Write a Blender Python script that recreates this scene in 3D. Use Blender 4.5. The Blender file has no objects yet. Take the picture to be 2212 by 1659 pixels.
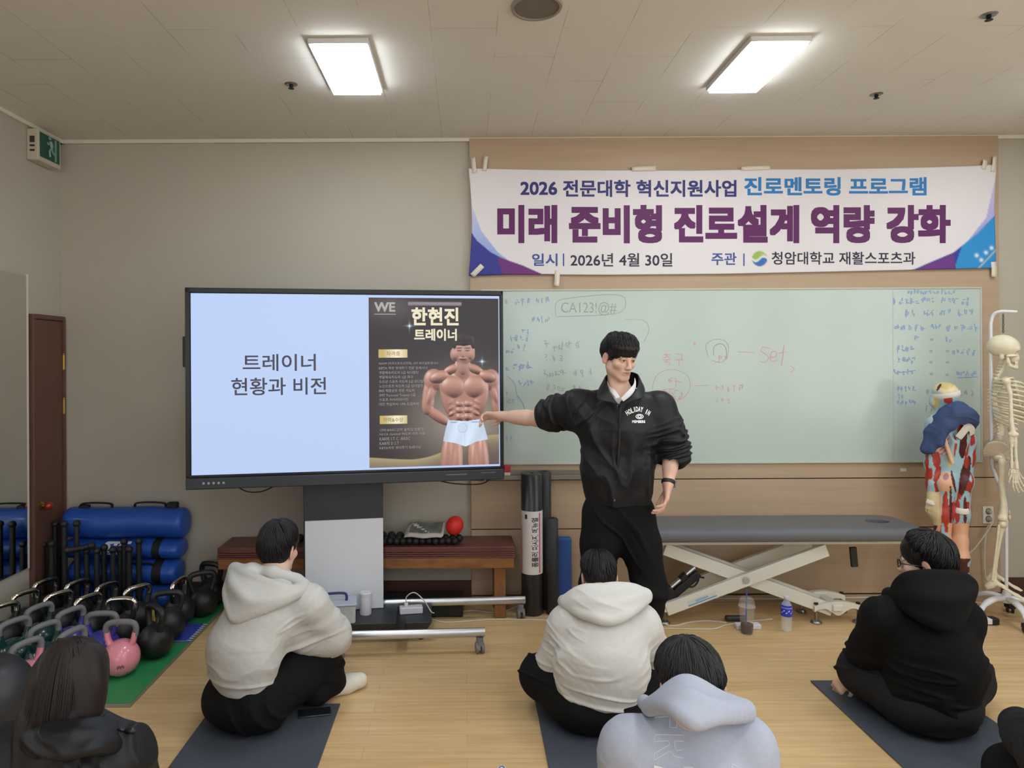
import bpy, math, random
import numpy as np
from mathutils import Vector, Matrix
from mathutils.bvhtree import BVHTree

SC = bpy.context.scene
COL = SC.collection
PI = math.pi
R_ = math.radians

# ---------------------------------------------------------------- camera, world, exposure
F, VX, VY, CH, ROLL = 1475.0, 1005.0, 775.0, 1.67, R_(0.3)   # focal length and vanishing point in px, eye height, roll
cam = bpy.data.cameras.new('camera')
cam.sensor_width = 36.0
cam.sensor_fit = 'HORIZONTAL'
cam.lens = 36.0 * F / 2212.0
cam.shift_x = (1106.0 - VX) / 2212.0
cam.shift_y = -(829.5 - VY) / 2212.0
cam_o = bpy.data.objects.new('camera', cam)
COL.objects.link(cam_o)
cam_o.matrix_world = Matrix.Translation((0, 0, CH)) @ Matrix.Rotation(PI / 2, 4, 'X') @ Matrix.Rotation(-ROLL, 4, 'Z')
SC.camera = cam_o
SC.view_settings.view_transform = 'Standard'
SC.view_settings.look = 'None'
SC.view_settings.gamma = 1
SC.view_settings.use_curve_mapping = False
SC.view_settings.exposure = 0.0
SC.cycles.use_denoising = True
SC.cycles.max_bounces = 8
SC.cycles.diffuse_bounces = 4
SC.cycles.caustics_reflective = False
SC.cycles.caustics_refractive = False
SC.cycles.sample_clamp_indirect = 4.0
wd = bpy.data.worlds.new('room_air')
SC.world = wd
wd.use_nodes = True
wd.node_tree.nodes['Background'].inputs[0].default_value = (0.95, 0.98, 1.0, 1)
wd.node_tree.nodes['Background'].inputs[1].default_value = 2.7
PANEL_STRENGTH = 27.0
PANEL_COLOR = (0.87, 0.95, 1.0)

def at(px, py, Y):
    """The point at depth Y that a pixel of the photograph looks at."""
    dx, dy = px - VX, VY - py
    c, s = math.cos(ROLL), math.sin(ROLL)
    ux, uy = c * dx + s * dy, -s * dx + c * dy
    return Vector((ux * Y / F, Y, CH + uy * Y / F))
def on_floor(px, py, z=0.0):
    c, s = math.cos(ROLL), math.sin(ROLL)
    dx, dy = px - VX, VY - py
    uy = -s * dx + c * dy
    return at(px, py, (CH - z) * F / -uy)

# ---------------------------------------------------------------- colours and materials
def lin(c):
    c = c / 255.0
    return c / 12.92 if c <= 0.04045 else ((c + 0.055) / 1.055) ** 2.4
def rgb(r, g, b): return (lin(r), lin(g), lin(b))
MATS = {}
def mat(name, color=(.5, .5, .5), rough=.5, metal=0., bump=0., bscale=40., var=0., vscale=20., coat=0., sheen=0., spec=.5, emit=None, estr=0., alpha=None, trans=0., ior=1.45, stretch=(1, 1, 1), attr=None, attr_emit=False):
    if name in MATS: return MATS[name]
    m = bpy.data.materials.new(name); MATS[name] = m
    m.use_nodes = True
    nt = m.node_tree; N = nt.nodes; L = nt.links
    b = N['Principled BSDF']
    col = (*color[:3], 1)
    b.inputs['Base Color'].default_value = col
    b.inputs['Roughness'].default_value = rough
    b.inputs['Metallic'].default_value = metal
    b.inputs['Coat Weight'].default_value = coat
    b.inputs['Coat Roughness'].default_value = .08
    b.inputs['Sheen Weight'].default_value = sheen
    b.inputs['Sheen Roughness'].default_value = .5
    b.inputs['Specular IOR Level'].default_value = spec
    b.inputs['Transmission Weight'].default_value = trans
    b.inputs['IOR'].default_value = ior
    if emit is not None:
        b.inputs['Emission Color'].default_value = (*emit[:3], 1)
        b.inputs['Emission Strength'].default_value = estr
    src = None
    if attr:
        a = N.new('ShaderNodeAttribute'); a.attribute_name = attr
        src = a.outputs['Color']
        if not attr_emit: L.new(src, b.inputs['Base Color'])
        else:
            b.inputs['Base Color'].default_value = (0, 0, 0, 1)
            L.new(src, b.inputs['Emission Color']); b.inputs['Emission Strength'].default_value = estr
    if bump or var:
        tc = N.new('ShaderNodeTexCoord'); mp = N.new('ShaderNodeMapping')
        mp.inputs['Scale'].default_value = stretch
        L.new(tc.outputs['Object'], mp.inputs['Vector'])
        if bump:
            n = N.new('ShaderNodeTexNoise'); n.inputs['Scale'].default_value = bscale; n.inputs['Detail'].default_value = 3
            L.new(mp.outputs['Vector'], n.inputs['Vector'])
            bp = N.new('ShaderNodeBump'); bp.inputs['Strength'].default_value = bump; bp.inputs['Distance'].default_value = .01
            L.new(n.outputs['Fac'], bp.inputs['Height']); L.new(bp.outputs['Normal'], b.inputs['Normal'])
        if var:
            n2 = N.new('ShaderNodeTexNoise'); n2.inputs['Scale'].default_value = vscale; n2.inputs['Detail'].default_value = 5
            L.new(mp.outputs['Vector'], n2.inputs['Vector'])
            mr = N.new('ShaderNodeMapRange'); mr.inputs['From Min'].default_value = .25; mr.inputs['From Max'].default_value = .75
            mr.inputs['To Min'].default_value = 1 - var; mr.inputs['To Max'].default_value = 1 + var
            L.new(n2.outputs['Fac'], mr.inputs['Value'])
            mx = N.new('ShaderNodeVectorMath'); mx.operation = 'MULTIPLY'
            if src is not None: L.new(src, mx.inputs[0])
            else: mx.inputs[0].default_value = col[:3]
            L.new(mr.outputs['Result'], mx.inputs[1]); L.new(mx.outputs['Vector'], b.inputs['Base Color'])
    if alpha is not None:
        b.inputs['Alpha'].default_value = alpha
    return m

# ---------------------------------------------------------------- objects
def mesh_arrays(name, V, faces, mats=(), mi=None, smooth=True, sharp=None, col=None):
    me = bpy.data.meshes.new(name)
    V = np.asarray(V, dtype=np.float64).reshape(-1, 3)
    if isinstance(faces, np.ndarray):
        nf, k = faces.shape
        me.vertices.add(len(V)); me.vertices.foreach_set('co', V.astype(np.float32).ravel())
        me.loops.add(nf * k); me.loops.foreach_set('vertex_index', faces.astype(np.int32).ravel())
        me.polygons.add(nf); me.polygons.foreach_set('loop_start', np.arange(0, nf * k, k, dtype=np.int32))
        me.update(calc_edges=True)
    else:
        me.from_pydata(V.tolist(), [], faces)
    for m in mats: me.materials.append(m)
    n = len(me.polygons)
    if mi is not None: me.polygons.foreach_set('material_index', np.asarray(mi, dtype=np.int32))
    me.polygons.foreach_set('use_smooth', np.full(n, bool(smooth)))
    if col is not None:
        a = me.color_attributes.new('Col', 'FLOAT_COLOR', 'POINT')
        c4 = np.ones((len(V), 4), dtype=np.float32); c4[:, :3] = col
        a.data.foreach_set('color', c4.ravel())
    me.validate()
    me.update()
    if smooth and sharp: me.set_sharp_from_angle(angle=R_(sharp))
    return me
def link(name, me, parent=None, loc=None, rot=None):
    o = bpy.data.objects.new(name, me); COL.objects.link(o)
    if parent is not None: o.parent = parent
    if loc is not None: o.location = loc
    if rot is not None: o.rotation_euler = rot
    return o
def tag(o, label=None, cat=None, group=None, kind=None):
    if label: o['label'] = label
    if cat: o['category'] = cat
    if group: o['group'] = group
    if kind: o['kind'] = kind
    return o
def thing(name, label, cat, loc=(0, 0, 0), rz=0, group=None):
    o = bpy.data.objects.new(name, None); COL.objects.link(o)
    o.empty_display_size = .05
    o.location = loc; o.rotation_euler = (0, 0, rz)
    return tag(o, label, cat, group)
def dup(root, loc, rz=None, label=None, scale=None, rot=None):
    r = root.copy(); COL.objects.link(r); r.location = loc
    if rz is not None: r.rotation_euler = (0, 0, rz)
    if rot is not None: r.rotation_euler = rot
    if label: r['label'] = label
    if scale: r.scale = (scale,) * 3 if not isinstance(scale, tuple) else scale
    for ch in list(root.children):
        c = ch.copy(); COL.objects.link(c); c.parent = r
        for g in list(ch.children):
            d = g.copy(); COL.objects.link(d); d.parent = c
    return r

class MB:
    """Collects shapes into one mesh."""
    def __init__(s): s.v = []; s.f = []; s.mi = []; s.m = 0
    def add(s, vs, fs):
        o = len(s.v); s.v += [tuple(x) for x in vs]; s.f += [[i + o for i in f] for f in fs]; s.mi += [s.m] * len(fs); return s
    def mat(s, i): s.m = i; return s
    def box(s, c, size, M=None, taper=1.0):
        x, y, z = [d / 2 for d in size]
        vs = [Vector((a * x * (taper if k > 0 else 1), b * y * (taper if k > 0 else 1), k * z)) for k in (-1, 1) for b in (-1, 1) for a in (-1, 1)]
        c = Vector(c)
        vs = [(M @ v if M is not None else v) + c for v in vs]
        return s.add(vs, [[0, 2, 3, 1], [4, 5, 7, 6], [0, 1, 5, 4], [2, 6, 7, 3], [0, 4, 6, 2], [1, 3, 7, 5]])
    def bar(s, a, b, w, h, up=(0, 0, 1)):
        a, b = Vector(a), Vector(b); d = b - a; L = d.length; d.normalize()
        u = Vector(up); x = d.cross(u).normalized(); u = x.cross(d).normalized()
        M = Matrix((d, x, u)).transposed()
        return s.box((a + b) / 2, (L, w, h), M)
    def tube(s, pts, r, n=10, cap=True, flat=None, closed=False):
        pts = [Vector(p) for p in pts]; m = len(pts)
        rs = r if isinstance(r, (list, tuple, np.ndarray)) else [r] * m
        t0 = (pts[1] - pts[0]).normalized()
        nrm = t0.orthogonal().normalized() if flat is None else (Vector(flat) - t0 * Vector(flat).dot(t0)).normalized()
        vs = []
        for i, p in enumerate(pts):
            t = ((pts[(i + 1) % m] if closed or i < m - 1 else p) - (pts[i - 1] if closed or i > 0 else p)).normalized()
            nrm = (nrm - t * nrm.dot(t)).normalized(); bn = t.cross(nrm)
            rr = rs[i]; ra, rb = rr if isinstance(rr, (tuple, list)) else (rr, rr)
            for k in range(n):
                a = 2 * PI * k / n
                vs.append(p + nrm * (ra * math.cos(a)) + bn * (rb * math.sin(a)))
        fs = []
        for i in range(m if closed else m - 1):
            j = (i + 1) % m
            for k in range(n):
                l = (k + 1) % n
                fs.append([i * n + k, i * n + l, j * n + l, j * n + k])
        if cap and not closed:
            fs.append(list(range(n))[::-1]); fs.append([(m - 1) * n + k for k in range(n)])
        return s.add(vs, fs)
    def cyl(s, a, b, r0, r1=None, n=20, cap=True):
        return s.tube([a, b], [r0, r0 if r1 is None else r1], n, cap)
    def lathe(s, prof, n=24, c=(0, 0, 0), M=None):
        c = Vector(c); vs = []; fs = []; m = len(prof)
        for r, z in prof:
            for k in range(n):
                a = 2 * PI * k / n; v = Vector((r * math.cos(a), r * math.sin(a), z))
                vs.append((M @ v if M is not None else v) + c)
        for i in range(m - 1):
            for k in range(n):
                l = (k + 1) % n
                fs.append([i * n + k, i * n + l, (i + 1) * n + l, (i + 1) * n + k])
        if prof[0][0] > 1e-5: fs.append(list(range(n))[::-1])
        if prof[-1][0] > 1e-5: fs.append([(m - 1) * n + k for k in range(n)])
        return s.add(vs, fs)
    def ball(s, c, r, n=16, m=10, M=None):
        rr = r if isinstance(r, (tuple, list)) else (r, r, r)
        S = Matrix.Diagonal(rr); S = (M @ S) if M is not None else S
        return s.lathe([(math.sin(PI * i / m), -math.cos(PI * i / m)) for i in range(m + 1)], n, c, S)
    def poly(s, pts, thick=None, d=(0, 0, 1)):
        pts = [Vector(p) for p in pts]; n = len(pts)
        if not thick: return s.add(pts, [list(range(n))])
        d = Vector(d).normalized() * thick
        return s.add(pts + [p + d for p in pts], [list(range(n))[::-1], list(range(n, 2 * n))] + [[i, (i + 1) % n, n + (i + 1) % n, n + i] for i in range(n)])
    def map(s, fn):
        s.v = [tuple(fn(Vector(v))) for v in s.v]; return s
    def build(s, name, mats, parent=None, loc=None, rot=None, smooth=True, sharp=35, bevel=0, bseg=2):
        if not isinstance(mats, (list, tuple)): mats = [mats]
        me = mesh_arrays(name, s.v, s.f, mats, s.mi, smooth, sharp)
        o = link(name, me, parent, loc, rot)
        if bevel:
            md = o.modifiers.new('edge', 'BEVEL'); md.width = bevel; md.segments = bseg; md.limit_method = 'ANGLE'; md.angle_limit = R_(40)
            md.use_clamp_overlap = True
        return o

def spline(pts, n=8):
    """Catmull-Rom through pts."""
    P = [np.array(p, dtype=float) for p in pts]
    P = [2 * P[0] - P[1]] + P + [2 * P[-1] - P[-2]]
    out = []
    for i in range(1, len(P) - 2):
        for k in range(n):
            t = k / n; a, b, c, d = P[i - 1], P[i], P[i + 1], P[i + 2]
            out.append(.5 * (2 * b + (c - a) * t + (2 * a - 5 * b + 4 * c - d) * t * t + (-a + 3 * b - 3 * c + d) * t ** 3))
    out.append(P[-2])
    return out

# ---------------------------------------------------------------- writing
_TXT = {}
def text_arrays(body, bold=0.0, res=3):
    key = (body, bold, res)
    if key in _TXT: return _TXT[key]
    c = bpy.data.curves.new('w', 'FONT'); c.body = body; c.size = 1; c.resolution_u = res
    o = bpy.data.objects.new('w', c); COL.objects.link(o)
    bpy.context.view_layer.update()
    me = bpy.data.meshes.new_from_object(o.evaluated_get(bpy.context.evaluated_depsgraph_get()))
    V = np.array([v.co[:2] for v in me.vertices]).reshape(-1, 2); Fc = [list(p.vertices) for p in me.polygons]
    bpy.data.objects.remove(o); bpy.data.curves.remove(c); bpy.data.meshes.remove(me)
    W = np.zeros(len(V))
    if bold:
        dirs = [(0, 0)] + [(a, b) for a in (-1, 0, 1) for b in (-1, 0, 1) if a or b]
        Vs, Fs, Ws = [], [], []
        for i, d in enumerate(dirs):
            Fs += [[k + i * len(V) for k in f] for f in Fc]; Vs.append(V + np.array(d) * bold); Ws.append(np.full(len(V), float(i)))
        V, Fc, W = np.vstack(Vs), Fs, np.concatenate(Ws)
    lo, hi = V.min(0), V.max(0)
    _TXT[key] = ((V - lo) / (hi - lo), Fc, W, (hi - lo)); return _TXT[key]
def put_text(mb, body, rect, fn, bold=0.0, dz=0.00004, shear=0.0, res=3):
    """Writes body into rect=(u0,u1,v0,v1), fn(u,v,w) -> point."""
    V, Fc, W, _ = text_arrays(body, bold, res)
    u0, u1, v0, v1 = rect
    vs = [fn(u0 + a * (u1 - u0) + shear * b * (v1 - v0), v0 + b * (v1 - v0), w * dz) for (a, b), w in zip(V, W)]
    return mb.add(vs, Fc)
# ---------------------------------------------------------------- organic shapes: blended solids turned into one smooth surface
def _a(v): return np.array(v, dtype=np.float32)
class Blend:
    def __init__(s): s.p = []
    def add(s, fn, lo, hi, k, op): s.p.append((fn, _a(lo), _a(hi), k, op)); return s
    def cap(s, a, b, ra, rb=None, k=.02, op='u', sq=None):
        """Tapered capsule; sq=(axis, factor) flattens it along an axis."""
        a, b = _a(a), _a(b); rb = ra if rb is None else rb; ab = b - a; L = float(ab @ ab) + 1e-9; R = max(ra, rb)
        if sq is None:
            def fn(P):
                t = np.clip(((P - a) @ ab) / L, 0, 1); q = P - a - t[..., None] * ab
                return np.sqrt((q * q).sum(-1)) - (ra + (rb - ra) * t)
        else:
            ax, f = _a(sq[0]), sq[1]; ax = ax / np.linalg.norm(ax); m = (a + b) / 2
            def tr(P): return P + ((P - m) @ ax)[..., None] * ax * (1 / f - 1)
            a2, b2 = tr(a), tr(b); ab2 = b2 - a2; L2 = float(ab2 @ ab2) + 1e-9
            def fn(P):
                P = tr(P); t = np.clip(((P - a2) @ ab2) / L2, 0, 1); q = P - a2 - t[..., None] * ab2
                return (np.sqrt((q * q).sum(-1)) - (ra + (rb - ra) * t)) * min(f, 1)
        return s.add(fn, np.minimum(a, b) - R, np.maximum(a, b) + R, k, op)
    def chain(s, pts, r, k=.02, op='u', sq=None, n=0):
        if n:
            m = len(pts); rs = list(r) if hasattr(r, '__len__') else [r] * m
            q = spline([list(p) + [x] for p, x in zip(pts, rs)], n); pts = [x[:3] for x in q]; r = [x[3] for x in q]
        rs = list(r) if hasattr(r, '__len__') else [r] * len(pts)
        for i in range(len(pts) - 1): s.cap(pts[i], pts[i + 1], rs[i], rs[i + 1], k, op, sq)
        return s
    def ell(s, c, r, M=None, k=.02, op='u'):
        c, r = _a(c), _a(r); Mn = None if M is None else np.array(M, dtype=np.float32)
        def fn(P):
            q = P - c
            if Mn is not None: q = q @ Mn
            k0 = np.sqrt(((q / r) ** 2).sum(-1)); k1 = np.sqrt(((q / (r * r)) ** 2).sum(-1)) + 1e-9
            return k0 * (k0 - 1) / k1
        R = float(max(r)); return s.add(fn, c - R, c + R, k, op)
    def box(s, c, h, M=None, rd=.01, k=.01, op='u'):
        c, h = _a(c), _a(h); Mn = None if M is None else np.array(M, dtype=np.float32)
        def fn(P):
            q = P - c
            if Mn is not None: q = q @ Mn
            q = np.abs(q) - (h - rd)
            return np.sqrt((np.maximum(q, 0) ** 2).sum(-1)) + np.minimum(q.max(-1), 0) - rd
        R = float(np.linalg.norm(h)); return s.add(fn, c - R, c + R, k, op)
    def half(s, pt, n, k=.01):
        """Keeps only the side of the plane the normal points away from."""
        pt, n = _a(pt), _a(n); n = n / np.linalg.norm(n)
        return s.add(lambda P: (P - pt) @ n, [-1e9] * 3, [1e9] * 3, k, 'i')
    def mesh(s, h, smooth=2, lam=.5, lo=None, hi=None):
        pad = 3 * h + .6 * max(p[3] for p in s.p); L = np.min([p[1] for p in s.p if p[4] == 'u'], 0) - pad; H = np.max([p[2] for p in s.p if p[4] == 'u'], 0) + pad
        if lo is not None: L = np.maximum(L, lo)
        if hi is not None: H = np.minimum(H, hi)
        n = np.ceil((H - L) / h).astype(int) + 1
        D = np.full(n, .2, np.float32)
        ax = [L[i] + h * np.arange(n[i], dtype=np.float32) for i in range(3)]
        for fn, a, b, k, op in s.p:
            m = k + 2 * h
            i0 = np.clip(np.floor((a - m - L) / h).astype(np.int64), 0, n - 1); i1 = np.clip(np.ceil((b + m - L) / h).astype(np.int64) + 1, 1, n)
            if np.any(i1 <= i0): continue
            sl = tuple(slice(int(x), int(y)) for x, y in zip(i0, i1))
            P = np.stack(np.meshgrid(*[ax[i][sl[i]] for i in range(3)], indexing='ij'), -1)
            d = fn(P).astype(np.float32); A = D[sl]
            if op == 'u':
                t = np.maximum(k - np.abs(A - d), 0) / max(k, 1e-6); D[sl] = np.minimum(A, d) - t * t * k * .25
            else:
                d = -d if op == 's' else d
                t = np.maximum(k - np.abs(A - d), 0) / max(k, 1e-6); D[sl] = np.maximum(A, d) + t * t * k * .25
        V, Fq = nets(D, L, h)
        if smooth: V = relax(V, Fq, smooth, lam)
        return V, Fq
def nets(D, o, h):
    S = D < 0
    cs = [(i, j, k) for i in (0, 1) for j in (0, 1) for k in (0, 1)]
    n = np.array(D.shape) - 1
    cnt = np.zeros(n, np.uint8)
    for c in cs: cnt += S[c[0]:c[0] + n[0], c[1]:c[1] + n[1], c[2]:c[2] + n[2]]
    act = (cnt > 0) & (cnt < 8); I = np.argwhere(act)
    ids = np.full(n, -1, np.int64); ids[act] = np.arange(len(I))
    vals = np.stack([D[I[:, 0] + c[0], I[:, 1] + c[1], I[:, 2] + c[2]] for c in cs], 1)
    acc = np.zeros((len(I), 3)); w = np.zeros(len(I))
    for a in range(8):
        for b in range(a + 1, 8):
            df = [cs[b][q] - cs[a][q] for q in range(3)]
            if sum(map(abs, df)) != 1: continue
            va, vb = vals[:, a], vals[:, b]; m = (va < 0) != (vb < 0)
            t = np.where(m, va / np.where(m, va - vb, 1), 0)
            acc += np.where(m[:, None], np.array(cs[a])[None] + t[:, None] * np.array(df)[None], 0); w += m
    V = o + h * (I + acc / w[:, None])
    out = []
    for axis in range(3):
        u, v = (axis + 1) % 3, (axis + 2) % 3
        sa = [slice(None)] * 3; sb = [slice(None)] * 3
        sa[axis] = slice(0, -1); sb[axis] = slice(1, None)
        A, B = S[tuple(sa)], S[tuple(sb)]
        E = np.argwhere(A != B); ok = (E[:, u] > 0) & (E[:, v] > 0) & (E[:, u] < n[u]) & (E[:, v] < n[v]); E = E[ok]
        ins = A[E[:, 0], E[:, 1], E[:, 2]]
        def cell(du, dv):
            q = E.copy(); q[:, u] += du; q[:, v] += dv; return ids[q[:, 0], q[:, 1], q[:, 2]]
        Q = np.stack([cell(-1, -1), cell(0, -1), cell(0, 0), cell(-1, 0)], 1)
        Q[~ins] = Q[~ins][:, ::-1]
        out.append(Q)
    Q = np.vstack(out); Q = Q[(Q >= 0).all(1)]
    return V, Q
def relax(V, Q, it, lam=.5):
    a = Q.ravel(); b = np.roll(Q, -1, 1).ravel(); i = np.concatenate([a, b]); j = np.concatenate([b, a]); n = len(V)
    deg = np.bincount(i, minlength=n).astype(float); deg[deg == 0] = 1
    for k in range(it):
        m = np.stack([np.bincount(i, V[j, q], n) for q in range(3)], 1) / deg[:, None]
        V = V + lam * (m - V)
    return V
def normals(V, Q):
    N = np.cross(V[Q[:, 2]] - V[Q[:, 0]], V[Q[:, 3]] - V[Q[:, 1]]); n = len(V); out = np.zeros((n, 3))
    for c in range(4):
        for q in range(3): out[:, q] += np.bincount(Q[:, c], N[:, q], n)
    return out / (np.linalg.norm(out, axis=1, keepdims=True) + 1e-12)
def vnoise(P):
    P = np.asarray(P, float); i = np.floor(P).astype(np.int64); f = P - i; u = f * f * (3 - 2 * f)
    def hs(a):
        h = (a[:, 0] * 374761393 + a[:, 1] * 668265263 + a[:, 2] * 1274126177) & 0xffffffff
        h = ((h ^ (h >> 13)) * 1103515245) & 0xffffffff
        return ((h ^ (h >> 16)) & 0xffff) / 32767.5 - 1
    r = 0
    for dx in (0, 1):
        for dy in (0, 1):
            for dz in (0, 1):
                w = (u[:, 0] if dx else 1 - u[:, 0]) * (u[:, 1] if dy else 1 - u[:, 1]) * (u[:, 2] if dz else 1 - u[:, 2])
                r = r + w * hs(i + np.array((dx, dy, dz)))
    return r
def folds(V, Q, lst=(), big=.004, bs=7., fine=.0, fs=30., seed=0.):
    """Pushes cloth along its normals: broad drape plus local creases (centre, radius, direction, wavelength, amplitude)."""
    N = normals(V, Q); d = big * vnoise(V * bs + seed)
    if fine: d = d + fine * vnoise(V * fs + seed + 9)
    for n_, (c, r, di, lam, amp) in enumerate(lst):
        q = V - np.array(c, float); di = np.array(di, float); di = di / np.linalg.norm(di)
        t1 = np.cross(di, (0.3, 1, .2)); t1 /= np.linalg.norm(t1); t2 = np.cross(di, t1)
        g = np.exp(-((q * q).sum(1) / (r * r)) ** 1.5)
        w = .5 * vnoise(q * (1.2 / lam) * .35 + seed + n_)
        u = vnoise(np.stack([(q @ di) / lam * 1.3 + w, (q @ t1) / (4.5 * lam), (q @ t2) / (4.5 * lam)], 1) + seed * 7.3 + n_ * 3.1)
        d = d + amp * 2.5 * g * ((1 - np.minimum(np.abs(u) * 2.6, 1)) ** 1.4 - .35)
    return V + N * d[:, None], Q
def frame(fwd, up=(0, 0, 1)):
    """Columns right, forward, up."""
    f = np.array(fwd, float); f /= np.linalg.norm(f); u = np.array(up, float); u = u - f * (u @ f); u /= np.linalg.norm(u); r = np.cross(f, u)
    return np.stack([r, f, u], 1)
def put(name, VQ, m, parent, col=None, smooth=True, origin=None):
    V, Q = VQ; o = parent.location if origin is None else origin
    return link(name, mesh_arrays(name, V - np.array(o)[None], Q, [m] if not isinstance(m, list) else m, smooth=smooth, col=col), parent)
# ---------------------------------------------------------------- the room
XL, XR, YB, YF, ZC = -2.77, 4.35, 4.69, -4.2, 3.18
m_plaster = mat('cream_plaster', rgb(184, 177, 163), .85, bump=.06, bscale=90, var=.03, vscale=2)
m_wood = mat('pale_wood_cladding', rgb(180, 156, 130), .5, bump=.02, bscale=60, var=.06, vscale=5, stretch=(.35, 1, 7))
m_base = mat('dark_brown_baseboard', rgb(78, 50, 44), .5)
m_white = mat('white_trim', rgb(222, 216, 202), .6)
m_gap = mat('shadow_gap', rgb(60, 48, 38), .9)

def floor_material():
    m = bpy.data.materials.new('oak_laminate'); m.use_nodes = True
    nt = m.node_tree; N = nt.nodes; L = nt.links; b = N['Principled BSDF']
    tc = N.new('ShaderNodeTexCoord')
    br = N.new('ShaderNodeTexBrick')
    br.inputs['Color1'].default_value = (*rgb(216, 184, 136), 1); br.inputs['Color2'].default_value = (*rgb(208, 174, 126), 1)
    br.inputs['Mortar'].default_value = (*rgb(190, 156, 110), 1)
    br.inputs['Scale'].default_value = 1; br.inputs['Mortar Size'].default_value = .0012; br.inputs['Mortar Smooth'].default_value = .3
    br.inputs['Brick Width'].default_value = 1.2; br.inputs['Row Height'].default_value = .095; br.offset = .37
    L.new(tc.outputs['Object'], br.inputs['Vector'])
    mp = N.new('ShaderNodeMapping'); mp.inputs['Scale'].default_value = (1.6, 26, 1)
    L.new(tc.outputs['Object'], mp.inputs['Vector'])
    n = N.new('ShaderNodeTexNoise'); n.inputs['Scale'].default_value = 1.6; n.inputs['Detail'].default_value = 6
    L.new(mp.outputs['Vector'], n.inputs['Vector'])
    mr = N.new('ShaderNodeMapRange'); mr.inputs['From Min'].default_value = .3; mr.inputs['From Max'].default_value = .7
    mr.inputs['To Min'].default_value = .88; mr.inputs['To Max'].default_value = 1.08
    L.new(n.outputs['Fac'], mr.inputs['Value'])
    mx = N.new('ShaderNodeVectorMath'); mx.operation = 'MULTIPLY'
    L.new(br.outputs['Color'], mx.inputs[0]); L.new(mr.outputs['Result'], mx.inputs[1]); L.new(mx.outputs['Vector'], b.inputs['Base Color'])
    b.inputs['Roughness'].default_value = .27
    b.inputs['Specular IOR Level'].default_value = .5
    bp = N.new('ShaderNodeBump'); bp.inputs['Strength'].default_value = .04; bp.inputs['Distance'].default_value = .004
    L.new(n.outputs['Fac'], bp.inputs['Height']); L.new(bp.outputs['Normal'], b.inputs['Normal'])
    return m
def ceiling_material():
    m = bpy.data.materials.new('fissured_ceiling_board'); m.use_nodes = True
    nt = m.node_tree; N = nt.nodes; L = nt.links; b = N['Principled BSDF']
    tc = N.new('ShaderNodeTexCoord'); mp = N.new('ShaderNodeMapping')
    mp.inputs['Rotation'].default_value = (0, 0, PI / 2); mp.inputs['Location'].default_value = (0.1, -.152, 0)
    L.new(tc.outputs['Object'], mp.inputs['Vector'])
    br = N.new('ShaderNodeTexBrick')
    c = rgb(226, 222, 214)
    br.inputs['Color1'].default_value = (*c, 1); br.inputs['Color2'].default_value = (*[x * .975 for x in c], 1)
    br.inputs['Mortar'].default_value = (*[x * .68 for x in c], 1)
    br.inputs['Scale'].default_value = 1; br.inputs['Mortar Size'].default_value = .003; br.inputs['Mortar Smooth'].default_value = .6
    br.inputs['Brick Width'].default_value = .604; br.inputs['Row Height'].default_value = .302; br.offset = .5
    L.new(mp.outputs['Vector'], br.inputs['Vector'])
    n = N.new('ShaderNodeTexNoise'); n.inputs['Scale'].default_value = 3; n.inputs['Detail'].default_value = 4
    L.new(tc.outputs['Object'], n.inputs['Vector'])
    mx = N.new('ShaderNodeMix'); mx.data_type = 'RGBA'
    mr = N.new('ShaderNodeMapRange'); mr.inputs['From Min'].default_value = .42; mr.inputs['From Max'].default_value = .6
    L.new(n.outputs['Fac'], mr.inputs['Value']); L.new(mr.outputs['Result'], mx.inputs['Factor'])
    mx.inputs['A'].default_value = (*c, 1); L.new(br.outputs['Color'], mx.inputs['B'])
    L.new(mx.outputs['Result'], b.inputs['Base Color'])
    b.inputs['Roughness'].default_value = .9
    n2 = N.new('ShaderNodeTexNoise'); n2.inputs['Scale'].default_value = 120
    L.new(tc.outputs['Object'], n2.inputs['Vector'])
    bp = N.new('ShaderNodeBump'); bp.inputs['Strength'].default_value = .08; bp.inputs['Distance'].default_value = .005
    L.new(n2.outputs['Fac'], bp.inputs['Height']); L.new(bp.outputs['Normal'], b.inputs['Normal'])
    return m
def struct(name, mb, m, **k):
    o = mb.build(name, m, **k); o['kind'] = 'structure'; return o
cx, cy = (XL + XR) / 2, (YB + YF) / 2
struct('floor', MB().box((cx, cy, -.05), (XR - XL + .4, YB - YF + .4, .1)), floor_material())
struct('ceiling', MB().box((cx, cy, ZC + .05), (XR - XL + .4, YB - YF + .4, .1)), ceiling_material())
struct('wall_back', MB().box((cx, YB + .1, ZC / 2), (XR - XL + .4, .2, ZC)), m_plaster)
struct('wall_left', MB().box((XL - .1, cy, ZC / 2), (.2, YB - YF, ZC)), m_plaster)
# right wall with a band of windows beyond the picture
wr = MB().box((XR + .1, cy, .45), (.2, YB - YF, .9)).box((XR + .1, cy, ZC - .15), (.2, YB - YF, .3)).box((XR + .1, (YB + 2.6) / 2, ZC / 2), (.2, YB - 2.6, ZC)).box((XR + .1, YF + .2, ZC / 2), (.2, .4, ZC)).box((XR + .1, -.55, ZC / 2), (.2, .3, ZC))
struct('wall_right', wr, m_plaster)
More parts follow.
